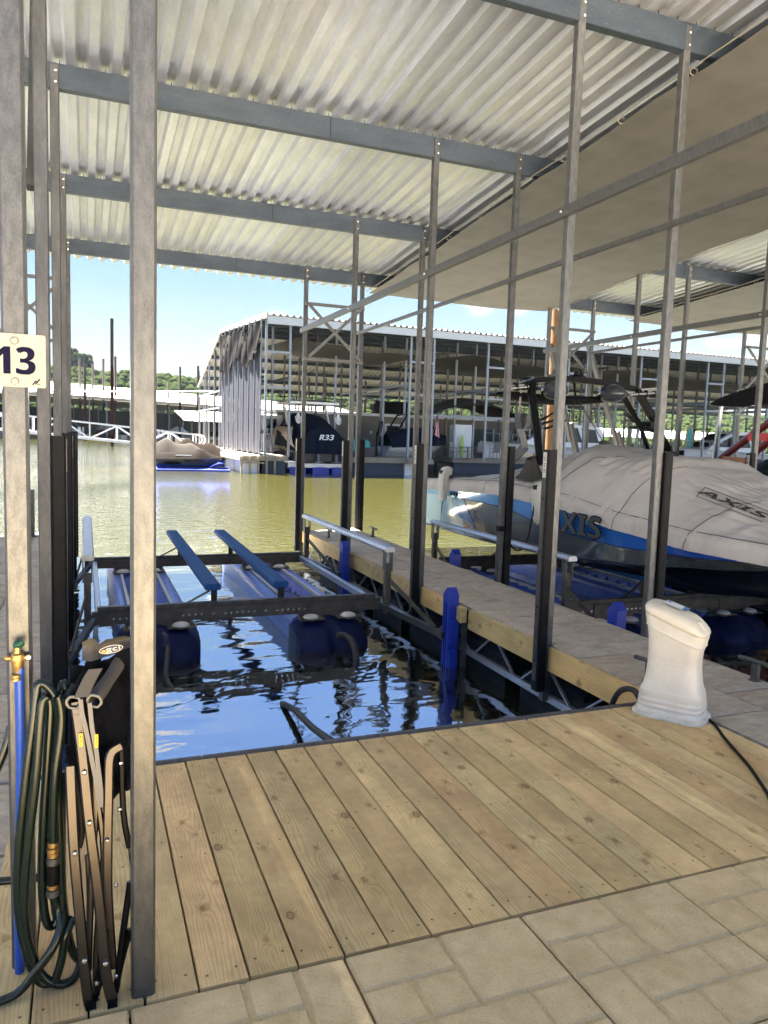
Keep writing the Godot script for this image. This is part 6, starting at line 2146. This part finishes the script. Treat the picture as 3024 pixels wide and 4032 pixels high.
func make_far_boats() -> void:
	# the navy-covered cruiser, stern towards us
	var o := thing("covered_cruiser", "cruiser under a navy cover lettered R33, white hardtop, stern drives showing", "boat")
	var st := mb()
	loft_cover(st, -42.0, -51.0, [[0.0, 12.7, 1.55, 0.55, 1.95], [0.06, 12.7, 1.60, 0.65, 2.15], [0.2, 12.6, 1.62, 0.8, 2.75], [0.45, 12.5, 1.5, 0.9, 2.95], [0.7, 12.5, 1.2, 1.0, 2.3], [1.0, 12.5, 0.2, 1.2, 1.5]], 20)
	var cv := part(o, "cover", st, M.navy_cover)
	st = mb()
	grid(st, 12, 6, func(u: float, v: float):
		var x := lerpf(11.15, 14.25, u)
		var top := 1.95 - 1.4 * pow(absf(u * 2.0 - 1.0), 3.4)
		return v3(lerpf(12.7, x, 1.0), lerpf(0.50, maxf(top, 0.55), v), -41.98 + 0.12 * v + 0.03 * sin(u * 20.0)))
	part(cv, "stern_apron", st, M.navy_cover)
	put(cv, "letters", text_mesh("R33", 0.30, 0.01, "Droid Sans", true), M.white_paint, Transform3D(Basis(v3(1, 0, 0), v3(0.28, 1, 0), v3(0, 0, 1)).scaled_local(v3(1.25, 1, 1)), v3(12.95, 1.45, -41.86)))
	st = mb()
	grid(st, 12, 8, func(u: float, v: float):
		var y := lerpf(0.1, 2.0, v)
		return v3(11.0 - 0.18 * sin(v * PI) + 0.75 * (1.0 - v) * (1.0 - v) + u * 0.2, y + 0.1 * u, lerpf(-42.05, -50.0, u)))
	part(o, "hull_side", st, mat(Color(0.42, 0.36, 0.29), 0.5))
	st = mb()
	slab(st, 11.1, 14.2, 0.05, 0.52, -42.2, -49.0)
	part(o, "hull", st, mat(Color(0.02, 0.02, 0.025), 0.4))
	st = mb()
	grid(st, 12, 6, func(u: float, v: float): return v3(lerpf(10.9, 13.95, u), 3.50 + 0.10 * sin(u * PI) + 0.05 * sin(v * PI), lerpf(-42.6, -46.2, v)))
	slab(st, 10.95, 13.9, 3.36, 3.49, -42.65, -46.1)
	part(o, "hardtop", st, M.white_paint)
	for x in [11.1, 13.65]:
		st = mb()
		bar(st, v3(x, 2.2, -43.8), v3(x, 3.45, -44.6), 0.09, 0.22)
		part(o, "hardtop_leg", st, M.gel_white)
	for x in [11.35, 13.75]:
		st = mb()
		for k in 4:
			var a := k * 0.11
			tube(st, [v3(x - 0.2 + a, 2.62, -42.2), v3(x - 0.14 + a * 0.8, 2.32, -42.15), v3(x - 0.02 + a * 0.2, 2.22, -42.2)], 0.028, 5)
		ball(st, v3(x, 2.55, -42.3), v3(0.12, 0.28, 0.08), 8, 6)
		part(o, "fender_basket", st, M.white_paint)
	for x in [12.45, 13.55]:
		st = mb()
		extr(st, rect_profile(0.16, 0.28, 0.03), v3(x, 0.45, -41.9), v3(x, -0.05, -41.8), Vector3.BACK)
		slab(st, x - 0.26, x + 0.26, 0.0, 0.04, -41.6, -42.0)
		extr(st, rect_profile(0.10, 0.24, 0.03), v3(x, 0.0, -41.75), v3(x, -0.52, -41.75), Vector3.BACK)
		var sd := part(o, "stern_drive", st, mat(Color(0.12, 0.13, 0.14), 0.35, 0.5))
		st = mb()
		lathe(st, v3(x, -0.22, -41.55), [v2(0, 0.14), v2(0.07, 0.10), v2(0.09, -0.1), v2(0, -0.1)], 10, Basis(Vector3.RIGHT, PI / 2))
		part(sd, "hub", st, M.alu)
		for k in 3:
			st = mb()
			ball(st, v3(x, -0.22, -41.55) + v3(cos(k * TAU / 3 + 0.4), sin(k * TAU / 3 + 0.4), 0) * 0.17, v3(0.12, 0.10, 0.03), 8, 6)
			part(sd, "blade", st, M.galv)
	var lf := thing("far_boat_lift", "lift with blue tanks under the navy covered cruiser", "boat lift")
	st = mb()
	slab(st, 10.6, 14.0, -0.28, -0.05, -41.5, -41.7)
	part(lf, "beam", st, M.alu)
	for x in [11.1, 12.45, 13.6]:
		st = mb()
		extr(st, rect_profile(0.95, 0.5, 0.1), v3(x, -0.5, -41.2), v3(x, -0.5, -48.0))
		part(lf, "tank", st, M.blue_plastic)
	# dark covered boat with the flag
	var d := thing("dark_covered_boat", "boat under a near black cover with white bow, left of the far patio", "boat")
	st = mb()
	grid(st, 24, 14, func(u: float, v: float):
		var x := lerpf(17.5, 21.75, u)
		var t := v * 2.0 - 1.0
		var hw := 1.15 * (1.0 - pow(maxf(u - 0.55, 0) / 0.45, 2.4))
		var top := 1.75 + 0.40 * sin(clampf(u * 1.1, 0, 1) * PI) + (0.25 if u > 0.70 and u < 0.8 else 0.0) - 0.35 * maxf(u - 0.8, 0) * 5.0 * 0.5
		return v3(x, 0.95 + 0.25 * u + (top - 0.95) * (1.0 - pow(absf(t), 3.0)), -44.2 + t * maxf(hw, 0.06)))
	part(d, "cover", st, M.navy_cover)
	st = mb()
	for s in [-1.0, 1.0]:
		grid(st, 20, 6, func(u: float, v: float):
			var x := lerpf(17.4, 21.6, u)
			var hw := 1.12 * (1.0 - pow(maxf(u - 0.5, 0) / 0.5, 2.2))
			return v3(x - 0.7 * (1.0 - v) * u * u, lerpf(0.28 + 0.45 * u * u, 1.0 + 0.22 * u, v) + 0.02 * sin(v * 25.0), -44.2 + s * maxf(hw, 0.03) * lerpf(0.12, 1.0, pow(v, 0.7))))
	part(d, "hull", st, M.gel_white)
	st = mb()
	for s in [-0.9, 0.9]:
		tube(st, [v3(17.75, 1.6, -44.2 + s), v3(18.6, 3.0, -44.2 + s * 0.9), v3(18.8, 3.05, -44.2 + s * 0.7)], 0.06, 6)
	pipe(st, v3(18.75, 3.05, -45.0), v3(18.75, 3.05, -43.4), 0.06, 6)
	part(d, "tower", st, M.dark_metal)
	st = mb()
	pipe(st, v3(17.4, 0.75, -42.9), v3(18.9, 0.75, -42.9), 0.06, 6)
	pipe(st, v3(18.9, 0.75, -42.9), v3(19.0, 0.1, -42.9), 0.05, 6)
	part(d, "lift_rail", st, M.alu)
	copy(d, "dark covered boat between the white cabinet and the yellow paddle board", v3(11.9, 0, -2.0))
	copy(d, "dark covered boat at the right of the far dock, past the teal surfboard", v3(27.4, 0, -3.0))
	var fl := thing("striped_flag", "small red and white striped flag hanging on a pole above the dark covered boat", "flag", v3(20.2, 1.4, -42.9))
	st = mb()
	pipe(st, v3(-0.08, 0.2, 0), v3(0.25, 1.72, 0), 0.018, 6)
	part(fl, "pole", st, M.orange_wood)
	for k in 9:
		st = mb()
		grid(st, 2, 10, func(u: float, v: float):
			var w := (k + u) / 9.0
			var y := lerpf(1.65, 0.25 + 0.25 * absf(w - 0.75), v)
			return v3(0.24 + (w - 0.35) * 0.52 * v * (1.0 - 0.25 * v), y, 0.05 * sin(w * 9.0 + v * 3.0)))
		part(fl, "stripe", st, mat(Color(0.45, 0.03, 0.06), 0.8) if k % 2 == 0 else mat(Color(0.7, 0.66, 0.68), 0.8))
	st = mb()
	grid(st, 4, 4, func(u: float, v: float):
		return v3(0.235 + (u * 0.5 - 0.2) * 0.55 * (v * 0.34 + 0.05), lerpf(1.66, 1.25, v), 0.02 + 0.04 * sin(u * 4.0)))
	part(fl, "blue_field", st, mat(Color(0.02, 0.03, 0.12), 0.8)).position.z = 0.03
	make_cruiser("white cruiser behind the wakeboat tower, dark windows, left of the yellow board", v3(24.7, 0.15, -45.0), 10.6, 0.0)
	make_cruiser("white cruiser at the right edge of the far dock beyond the red tower", v3(41.6, 0.15, -45.5), 9.5, 0.0)
	# houseboat stern behind the curtain with part of its name showing
	var h := thing("houseboat", "white houseboat stern just right of the grey curtain with dark lettering", "boat")
	st = mb()
	slab(st, 9.6, 11.6, 0.35, 2.75, -47.0, -52.0)
	part(h, "cabin", st, M.white_paint)
	st = mb()
	slab(st, 10.55, 11.2, 1.9, 2.5, -46.99, -46.93)
	part(h, "window", st, M.glass_dark)
	put(h, "letters", text_mesh("aser", 0.30, 0.01, "Droid Sans", true), M.black, Transform3D(Basis(), v3(10.62, 1.72, -46.9)))
	put(h, "letters", text_mesh("TX", 0.26, 0.01, "Droid Sans", true), M.black, Transform3D(Basis(), v3(10.72, 1.33, -46.9)))
	st = mb()
	slab(st, 9.6, 11.4, 0.6, 0.68, -46.2, -46.3)
	slab(st, 11.3, 11.4, -0.1, 0.68, -46.2, -46.3)
	part(h, "swim_rail", st, M.alu)

func make_jetski() -> void:
	var f := thing("drive_on_float", "bright blue drive-on float under the covered jet ski", "float", v3(5.3, WATER, -42.6))
	var st := mb()
	extr(st, PackedVector2Array([v2(-0.85, -0.2), v2(-0.85, 0.10), v2(-0.6, 0.20), v2(0.6, 0.20), v2(0.85, 0.10), v2(0.85, -0.2)]), v3(-2.4, 0, 0), v3(2.1, 0, 0))
	part(f, "deck", st, M.blue_plastic)
	st = mb()
	grid(st, 6, 4, func(u: float, v: float): return v3(lerpf(1.0, 2.05, u), 0.21 + 0.25 * sin(u * PI * 0.8), (v * 2 - 1) * 0.7))
	part(f, "bow_stop", st, M.blue_plastic)
	var o := thing("jet_ski", "jet ski under a grey cover on the blue float by the gangway", "jet ski", v3(5.3, -0.38, -42.6))
	st = mb()
	for s in [-1.0, 1.0]:
		grid(st, 20, 6, func(u: float, v: float):
			var hw := 0.56 * (1.0 - pow(maxf(u - 0.55, 0) / 0.45, 2.0))
			return v3(lerpf(-1.75, 1.75, u) - 0.35 * (1.0 - v) * u, lerpf(0.0, 0.42 + 0.14 * u, v), s * maxf(hw, 0.03) * lerpf(0.45, 1.0, pow(v, 0.5))))
	part(o, "hull", st, mat(Color(0.045, 0.05, 0.058), 0.35))
	st = mb()
	for s in [-1.0, 1.0]:
		grid(st, 14, 2, func(u: float, v: float):
			var hw := 0.565 * (1.0 - pow(maxf(u - 0.55, 0) / 0.45, 2.0))
			return v3(lerpf(-1.7, 1.5, u), lerpf(0.04, 0.12, v) + 0.08 * u, s * (maxf(hw, 0.03) * lerpf(0.62, 0.78, v) + 0.012)))
	part(o, "hull_stripe", st, mat(Color(0.02, 0.06, 0.30), 0.3))
	st = mb()
	ball(st, v3(-0.95, 0.22, 0.53), v3(0.48, 0.075, 0.05), 14, 8)
	part(o, "side_vent", st, M.black)
	put(o, "letters", text_mesh("SEA-DOO", 0.14, 0.006, "Droid Sans", true), M.navy_ink, Transform3D(Basis.from_scale(v3(1.35, 1, 1)), v3(0.25, 0.33, 0.60)))
	st = mb()
	var n := noise(611, 1.6, 3)
	grid(st, 30, 14, func(u: float, v: float):
		var t := v * 2.0 - 1.0
		var hw := 0.62 * (1.0 - pow(maxf(u - 0.5, 0) / 0.5, 2.2)) + 0.04
		var top := 0.72 + 0.05 * sin(u * 5.0) + 0.24 * exp(-pow((u - 0.66) / 0.09, 2.0)) - 0.30 * maxf(u - 0.75, 0) * 4.0 * 0.8
		var x := lerpf(-1.85, 1.9, u)
		return v3(x, 0.40 + 0.10 * u + (top - 0.40) * (1.0 - pow(absf(t), 2.2)) + 0.03 * n.get_noise_2d(x * 2.0, t * 1.5), t * hw))
	part(o, "cover", st, dull(Color(0.0125, 0.011, 0.0105)))
	st = mb()
	slab(st, -0.75, 0.10, 0.60, 0.66, 0.50, 0.52)
	part(o, "cover_print", st, M.white_paint)
	# two more covered craft behind it
	for k in 2:
		var b := thing("covered_skiff", ["pale grey tarped watercraft behind the jet ski", "brown tarped watercraft behind the jet ski by the gangway end"][k], "boat", v3([4.6, 6.1][k], -0.3, [-44.6, -47.2][k]), "tarped craft beside the gangway")
		st = mb()
		grid(st, 18, 10, func(u: float, v: float):
			var t := v * 2.0 - 1.0
			var x := lerpf(-1.7, 1.9, u)
			return v3(x, 0.2 + (0.55 + 0.75 * maxf(0.0, 1.0 - absf(u - 0.38) * 3.2) + 0.5 * maxf(0.0, 1.0 - absf(u - 0.75) * 4.5)) * (1.0 - pow(absf(t), 1.5)), t * 0.9))
		part(b, "tarp", st, dull([Color(0.030, 0.028, 0.027), Color(0.014, 0.011, 0.010)][k]))
		st = mb()
		slab(st, -1.8, 1.8, -0.3, 0.22, -0.8, 0.8)
		part(b, "hull", st, M.blue_plastic)

func make_gangway() -> void:
	var o := thing("gangway", "white trussed gangway sloping down to the covered dock across the water", "gangway")
	var a := v3(-14.0, 2.05, -50.0)
	var b := v3(6.6, 0.42, -50.0)
	for z in [-49.5, -50.9]:
		var off := v3(0, 0, z + 50.0)
		var st := mb()
		bar(st, a + off, b + off, 0.10, 0.16)
		part(o, "bottom_chord", st, M.white_paint)
		st = mb()
		bar(st, a + off + v3(0, 1.0, 0), b + off + v3(0, 0.95, 0), 0.08, 0.09)
		tube(st, curve([b + off + v3(0, 0.95, 0), b + off + v3(0.45, 0.85, 0), b + off + v3(0.55, 0.5, 0), b + off + v3(0.1, 0.05, 0)], 4), 0.04, 6)
		part(o, "handrail", st, M.white_paint)
		for k in 14:
			st = mb()
			var p := a.lerp(b, k / 13.0) + off
			var q := a.lerp(b, minf((k + 1) / 13.0, 1.0)) + off
			bar(st, p, p + v3(0, 1.0, 0), 0.07, 0.07)
			part(o, "stanchion", st, M.white_paint)
			if k < 13:
				st = mb()
				if k % 2: bar(st, p, q + v3(0, 0.95, 0), 0.05, 0.07)
				else: bar(st, p + v3(0, 0.95, 0), q, 0.05, 0.07)
				part(o, "diagonal", st, M.white_paint)
	var st2 := mb()
	bar(st2, a + v3(0, 0.05, -0.2), b + v3(0, 0.05, -0.2), 1.3, 0.05)
	part(o, "tread", st2, M.alu)
	var ut := thing("utility_pipe", "long pale pipe slanting above the gangway", "pipe")
	st2 = mb()
	pipe(st2, v3(-14, 3.0, -49.0), v3(8.9, 4.6, -58.0), 0.05, 6)
	part(ut, "pipe", st2, M.white_paint)

func make_dock_two() -> void:
	var o := thing("long_covered_dock", "long low covered dock with a white roof far behind the gangway", "dock", v3(5.0, 0, -156.5))
	o.rotation.y = -0.66
	o.rotation.y = atan2(13.0, 17.0) * 0.0 + 0.66 * 0.98
	var st := mb()
	var l0 := -70.0
	var l1 := 95.0
	quad(st, v3(l0, 7.6, 0), v3(l0, 10.6, -15), v3(l1, 10.6, -15), v3(l1, 7.6, 0))
	quad(st, v3(l0, 10.6, -15), v3(l0, 7.6, -30), v3(l1, 7.6, -30), v3(l1, 10.6, -15))
	part(o, "roof", st, mat(Color(0.78, 0.78, 0.76), 0.6))
	st = mb()
	slab(st, l0, l1, 7.05, 7.55, -0.1, 0.05)
	part(o, "fascia", st, mat(Color(0.30, 0.26, 0.25), 0.6))
	st = mb()
	for z in [-4.0, -9.0, -14.0, -20.0, -26.0]: slab(st, l0, l1, 6.7, 7.1, z - 0.1, z + 0.1)
	part(o, "purlin", st, M.steel_brown)
	var ps := mb()
	extr(ps, rect_profile(0.16, 0.16, 0.02), v3(0, -0.3, 0), v3(0, 7.3, 0), Vector3.BACK)
	ps.generate_normals()
	var pm := ps.commit()
	for k in 34:
		for z in [0.0, -10.0, -22.0]:
			put(o, "post", pm, M.pole_white if z == 0.0 else M.steel_brown, Transform3D(Basis(), v3(l0 + k * 4.9 + (1.0 if k % 2 else 0.0), 0, z)))
	st = mb()
	slab(st, l0, l1, -0.5, 0.4, -14.0, -17.5)
	for k in 14: slab(st, l0 + k * 12.0, l0 + k * 12.0 + 1.4, -0.5, 0.4, 0.0, -14.0)
	part(o, "deck", st, M.pale_deck)
	st = mb()
	for k in 6: slab(st, -68.0 + k * 26.0, -44.0 + k * 26.0, 0.4, 5.6, -18.0, -24.0)
	part(o, "shade_block", st, dull(Color(0.02, 0.018, 0.018)))  # dark blocks added to stand for the shade under this roof
	# boats in its slips
	var cols := [Color(0.55, 0.58, 0.62), Color(0.02, 0.03, 0.07), Color(0.45, 0.5, 0.56), Color(0.03, 0.03, 0.035), Color(0.30, 0.30, 0.32), Color(0.02, 0.06, 0.10)]
	var says := ["pale blue white runabout with outboards", "dark covered runabout", "white runabout", "black covered runabout", "grey covered runabout", "navy hulled runabout"]
	var wh := ["far left under the long white roof", "behind the gangway's left part", "behind the middle of the gangway", "behind the bare foreground post", "behind the gangway's lower end", "beside the grey curtain's left edge"]
	for k in 6:
		var bt := thing("far_runabout", "%s %s" % [says[k], wh[k]], "boat", o.transform * v3(-26.0 + k * 9.5, 0.0, -3.0 - 2.0 * (k % 2)), "boats in the long far dock")
		bt.rotation.y = 0.65
		st = mb()
		for s in [-1.0, 1.0]:
			grid(st, 10, 4, func(u: float, v: float):
				var hw := 1.25 * (1.0 - pow(u, 3.0))
				return v3(s * hw * lerpf(0.5, 1.0, v), lerpf(-0.3, 1.2 + 0.3 * u, v), lerpf(2.5, -4.0, u)))
		quad(st, v3(-0.6, -0.3, 2.5), v3(-1.25, 1.2, 2.5), v3(1.25, 1.2, 2.5), v3(0.6, -0.3, 2.5))
		part(bt, "hull", st, mat(cols[k], 0.35))
		st = mb()
		grid(st, 8, 8, func(u: float, v: float):
			var t := v * 2 - 1
			return v3(t * 1.2, 1.15 + 1.3 * sin(clampf(u * 1.2, 0, 1) * PI) * (1.0 - t * t) + 0.2, lerpf(2.4, -3.2, u)))
		part(bt, "canopy", st, mat(cols[(k + 1) % 6], 0.6))
		if k % 2 == 0:
			for s in [-0.5, 0.5]:
				st = mb()
				extr(st, rect_profile(0.42, 0.5, 0.1), v3(s, 0.2, 2.9), v3(s, 1.75, 2.9), Vector3.BACK)
				part(bt, "outboard", st, M.white_paint)
	# blue tanks showing below the first one
	var piles := [[0.0, 12.6, -140.0], [3.12, 15.0, -100.0], [-0.9, 15.2, -162.0], [1.5, 14.6, -165.0], [3.5, 15.6, -165.0], [5.6, 15.8, -160.0], [12.4, 11.3, -150.0], [18.6, 15.0, -165.0], [21.6, 15.0, -160.0], [16.7, 12.0, -170.0], [22.4, 14.4, -165.0], [9.3, 11.5, -175.0]]
	var says2 := ["far left dark mooring pile over the white roof", "tallest dark mooring pile in front of the white roof", "second dark pile from the sign post over the white roof", "thin rust pile left of the two close ones", "thicker rust pile of the close pair over the white roof", "rust pile just left of the tallest pile", "short rust pile between the tallest pile and bare post", "short pile right of the bare post over the roof", "tall dark pile right of the bare foreground post", "short pile hidden partly by the bare post", "pile nearest the curtained dock over the white roof", "short rust pile behind the tallest pile"]
	for k in piles.size():
		var p: Array = piles[k]
		var s := thing("mooring_pile", says2[k], "pile", v3(p[0], 0, p[2]), "tall steel piles behind the far docks")
		st = mb()
		tube(st, [v3(0, -1, 0), v3(0, p[1] * 0.62, 0)], 0.24 if k != 1 else 0.20, 8)
		part(s, "shaft", st, dull(Color(0.03, 0.011, 0.008)))
		st = mb()
		tube(st, [v3(0, p[1] * 0.62, 0), v3(0, p[1], 0)], 0.24 if k != 1 else 0.20, 8)
		part(s, "upper_shaft", st, M.pile_dark)
	# a third roof seen through the big dock
	var t := thing("distant_dock", "sunlit white dock roof seen through the railing of the far dock", "dock")
	st = mb()
	quad(st, v3(14, 3.2, -118), v3(14, 5.0, -132), v3(190, 5.0, -132), v3(190, 3.2, -118))
	part(t, "roof", st, mat(Color(0.78, 0.78, 0.76), 0.6))
	st = mb()
	for k in 34: slab(st, 15.0 + k * 5.0, 15.2 + k * 5.0, -0.5, 3.4, -118.2, -118.0)
	slab(st, 14, 190, -0.5, 0.4, -118, -131)
	tag(part(t, "post_row", st, M.steel_brown), "", "", "", "stuff")

func make_hills() -> void:
	var n := noise(701, 0.004, 4)
	var m := noise(702, 0.03, 3)
	var hf := func(x: float, z: float):
		var d := clampf((-300.0 - z) / 190.0, 0, 1)
		var e := d * d * (3 - 2 * d)
		return -2.0 + e * (33.5 + 6.0 * n.get_noise_2d(x, z) - x * 0.012) + 1.5 * m.get_noise_2d(x, z) * e
	var st := mb()
	grid(st, 120, 24, func(u: float, v: float):
		var x := lerpf(-700, 1100, u)
		var z := lerpf(-285, -760, v)
		return v3(x, hf.call(x, z), z))
	solo("hills", st, dull(Color(0.012, 0.020, 0.004)), "low wooded hills along the far shore", "hill", "", "structure")
	# trees: leaf clumps spread through each crown
	var cl := mb()
	var r := RandomNumberGenerator.new()
	r.seed = 71
	for k in 18:
		var dir := v3(r.randf_range(-1, 1), r.randf_range(-0.5, 1), r.randf_range(-1, 1)).normalized() * r.randf_range(0.45, 1.0)
		var a := v3(r.randf_range(-1, 1), r.randf_range(-1, 1), r.randf_range(-1, 1)).normalized()
		var b := a.cross(v3(r.randf_range(-1, 1), r.randf_range(-1, 1), r.randf_range(-1, 1))).normalized()
		var s := r.randf_range(0.15, 0.28)
		var c := dir * v3(0.8, 0.75, 0.8)
		quad(cl, c - a * s, c + b * s * 0.7, c + a * s, c - b * s * 0.7)
	for k in 7: ball(cl, v3(r.randf_range(-0.45, 0.45), r.randf_range(-0.3, 0.5), r.randf_range(-0.45, 0.45)), v3(0.5, 0.42, 0.5), 7, 5)
	cl.generate_normals()
	var mm := MultiMesh.new()
	mm.transform_format = MultiMesh.TRANSFORM_3D
	mm.use_colors = true
	mm.mesh = cl.commit()
	var xf := []
	for k in 9000:
		var x := r.randf_range(-260, 620)
		var z := -300.0 - pow(r.randf(), 0.8) * 230.0
		var s := r.randf_range(2.4, 5.2)
		xf.append([Transform3D(Basis(Vector3.UP, r.randf() * TAU).scaled(v3(s, s * r.randf_range(0.9, 1.3), s)), v3(x, float(hf.call(x, z)) + s * 0.5, z)), r.randf()])
	for k in 6:
		xf.append([Transform3D(Basis().scaled(v3(4.5, 6.5, 4.5)), v3(-12.0 + k * 2.6, 39.5 + (3.0 if k == 2 else 0.0), -480)), 0.1])
	mm.instance_count = xf.size()
	for k in xf.size():
		mm.set_instance_transform(k, xf[k][0])
		var t: float = xf[k][1]
		mm.set_instance_color(k, Color(0.0085, 0.0145, 0.0028).lerp(Color(0.0165, 0.025, 0.005), t))
	var o := MultiMeshInstance3D.new()
	o.name = "woodland"
	o.multimesh = mm
	var fm := dull(Color.WHITE)
	fm.vertex_color_use_as_albedo = true
	o.material_override = fm
	add_child(o)
	tag(o, "dense green woodland covering the far hills", "trees", "", "stuff")

# ---------------------------------------------------------------- red boat past the second pier, rust pile, leaning guides
func make_red_boat() -> void:
	var o := thing("red_wakeboat", "red boat under a dark cover with raked red tower at the right edge", "boat")
	var st := mb()
	loft_cover(st, -10.2, -4.4, [[0.0, 10.7, 1.15, 0.75, 1.05], [0.2, 10.7, 1.25, 0.85, 1.40], [0.35, 10.7, 1.28, 0.9, 1.85], [0.55, 10.7, 1.28, 0.85, 1.75], [0.8, 10.7, 1.1, 0.8, 1.15], [1.0, 10.7, 0.4, 0.78, 0.9]], 22)
	part(o, "cover", st, M.cover_green)
	for s in [-1.0, 1.0]:
		st = mb()
		grid(st, 20, 5, func(u: float, v: float):
			var hw := 1.27 * (1.0 - pow(maxf(u - 0.6, 0) / 0.4, 2.4))
			return v3(10.7 + s * maxf(hw, 0.1) * lerpf(0.6, 1.0, pow(v, 0.6)), lerpf(0.15, 0.95, v), lerpf(-10.2, -4.3, u)))
		part(o, "hull_side", st, M.red_paint)
	for x in [9.45, 11.95]:
		st = mb()
		tube(st, curve([v3(x, 1.36, -9.30), v3(x + 0.02, 1.72, -8.78), v3(x + 0.05, 2.20, -8.05), v3(x + 0.10, 2.62, -7.4)], 4), 0.055, 10)
		tube(st, curve([v3(x, 1.34, -8.75), v3(x + 0.01, 1.50, -8.62), v3(x + 0.04, 1.85, -8.15), v3(x + 0.10, 2.42, -7.3)], 4), 0.055, 10)
		var tw := part(o, "tower", st, M.red_paint)
		st = mb()
		bar(st, v3(x - 0.02, 1.74, -8.72), v3(x - 0.02, 1.74, -8.36), 0.05, 0.12)
		part(tw, "gusset", st, M.red_bright)
		st = mb()
		bar(st, v3(x - 0.02, 1.37, -9.16), v3(x - 0.02, 1.36, -8.72), 0.10, 0.12)
		part(tw, "foot_plate", st, M.orange_wood)
		st = mb()
		bar(st, v3(x - 0.03, 1.36, -9.38), v3(x - 0.03, 2.22, -9.30), 0.05, 0.035, Vector3.BACK)
		bar(st, v3(x, 2.10, -9.0), v3(x + 0.05, 1.98, -8.55), 0.03, 0.03)
		bar(st, v3(x, 2.12, -8.95), v3(x + 0.05, 2.36, -8.6), 0.03, 0.03)
		part(o, "canopy_strut", st, M.alu)
	st = mb()
	var n := noise(801, 2.0, 3)
	grid(st, 12, 18, func(u: float, v: float):
		var x := lerpf(9.35, 12.05, u)
		var z := lerpf(-9.45, -7.4, v)
		var y := 2.27 + 0.42 * pow(v, 0.7) + 0.02 * sin(u * PI)
		return v3(x, y + 0.02 * n.get_noise_2d(x * 2.0, z * 2.0), z))
	grid(st, 12, 18, func(u: float, v: float):
		var x := lerpf(9.35, 12.05, u)
		var z := lerpf(-9.45, -7.4, v)
		var y := 2.24 + 0.30 * v - 0.16 * sin(v * PI)
		return v3(x, y + 0.03 * n.get_noise_2d(x * 3.0, z * 3.0 + 9.0), z))
	grid(st, 2, 18, func(u: float, v: float):
		var z := lerpf(-9.45, -7.4, v)
		return v3(9.35, lerpf(2.27 + 0.42 * pow(v, 0.7), 2.24 + 0.30 * v - 0.16 * sin(v * PI), u), z))
	part(o, "canopy", st, M.cloth_black)
	var p := thing("rust_pile", "rust orange steel mooring pile behind the wakeboat tower", "pile", v3(9.35, 0, -13.9))
	st = mb()
	tube(st, [v3(0, -1.5, 0), v3(0, 4.4, 0)], 0.115, 16)
	part(p, "shaft", st, M.rust)
	var lean := [["leaning steel guide left of two behind the wakeboat tower", v3(8.35, 3.45, -12.6), v3(9.15, 1.60, -12.9)], ["leaning steel guide right of two behind the wakeboat tower", v3(9.15, 3.5, -12.5), v3(10.35, 1.50, -12.9)]]
	for l in lean:
		var g := thing("leaning_guide", l[0], "guide", Vector3.ZERO, "leaning guides past the pier beyond the wakeboat")
		st = mb()
		bar(st, l[1], l[2], 0.075, 0.075)
		part(g, "tube", st, M.galv_dark)
		st = mb()
		var d: Vector3 = (l[2] - l[1]).normalized()
		bar(st, l[2] - d * 0.40 + v3(0.05, 0, 0.05), l[2] + d * 1.2 + v3(0.05, 0, 0.05), 0.10, 0.09)
		part(g, "guide_channel", st, M.channel_face)

func _ready() -> void:
	rng.seed = 1
	make_view()
	make_materials()
	make_water()
	make_walkway()
	make_deck()
	make_pier("finger_pier", "stone tiled finger pier right of the empty lift, timber fascia and black floats", 3.345, -2.0, -11.93, 21)
	make_pier("finger_pier", "stone tiled finger pier at the left edge behind the sign post", -1.15, -2.0, -11.93, 31)
	make_pier("finger_pier", "stone tiled finger pier beyond the covered wakeboat", 7.97, -3.4, -11.93, 41, false)
	make_roof()
	make_posts()
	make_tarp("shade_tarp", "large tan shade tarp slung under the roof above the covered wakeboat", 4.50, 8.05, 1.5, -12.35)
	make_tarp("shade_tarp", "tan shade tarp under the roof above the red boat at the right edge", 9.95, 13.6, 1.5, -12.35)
	make_lift("boat_lift", "empty boat lift with blue tanks and two blue bunks in the near slip", 1.50, -7.48, 0.0, 0.02)
	make_lift("boat_lift", "boat lift that carries the covered wakeboat, blue tanks in the dark water", 6.1, -6.55, 0.02, 0.10)
	make_hoses()
	make_wakeboat()
	make_boat_extras()
	make_sign()
	make_tap()
	make_hose_coil()
	make_chair()
	make_pedestal()
	make_cleats()
	make_far_dock()
	make_far_house()
	make_far_boats()
	make_jetski()
	make_gangway()
	make_dock_two()
	make_red_boat()
	make_hills()
	make_stub()
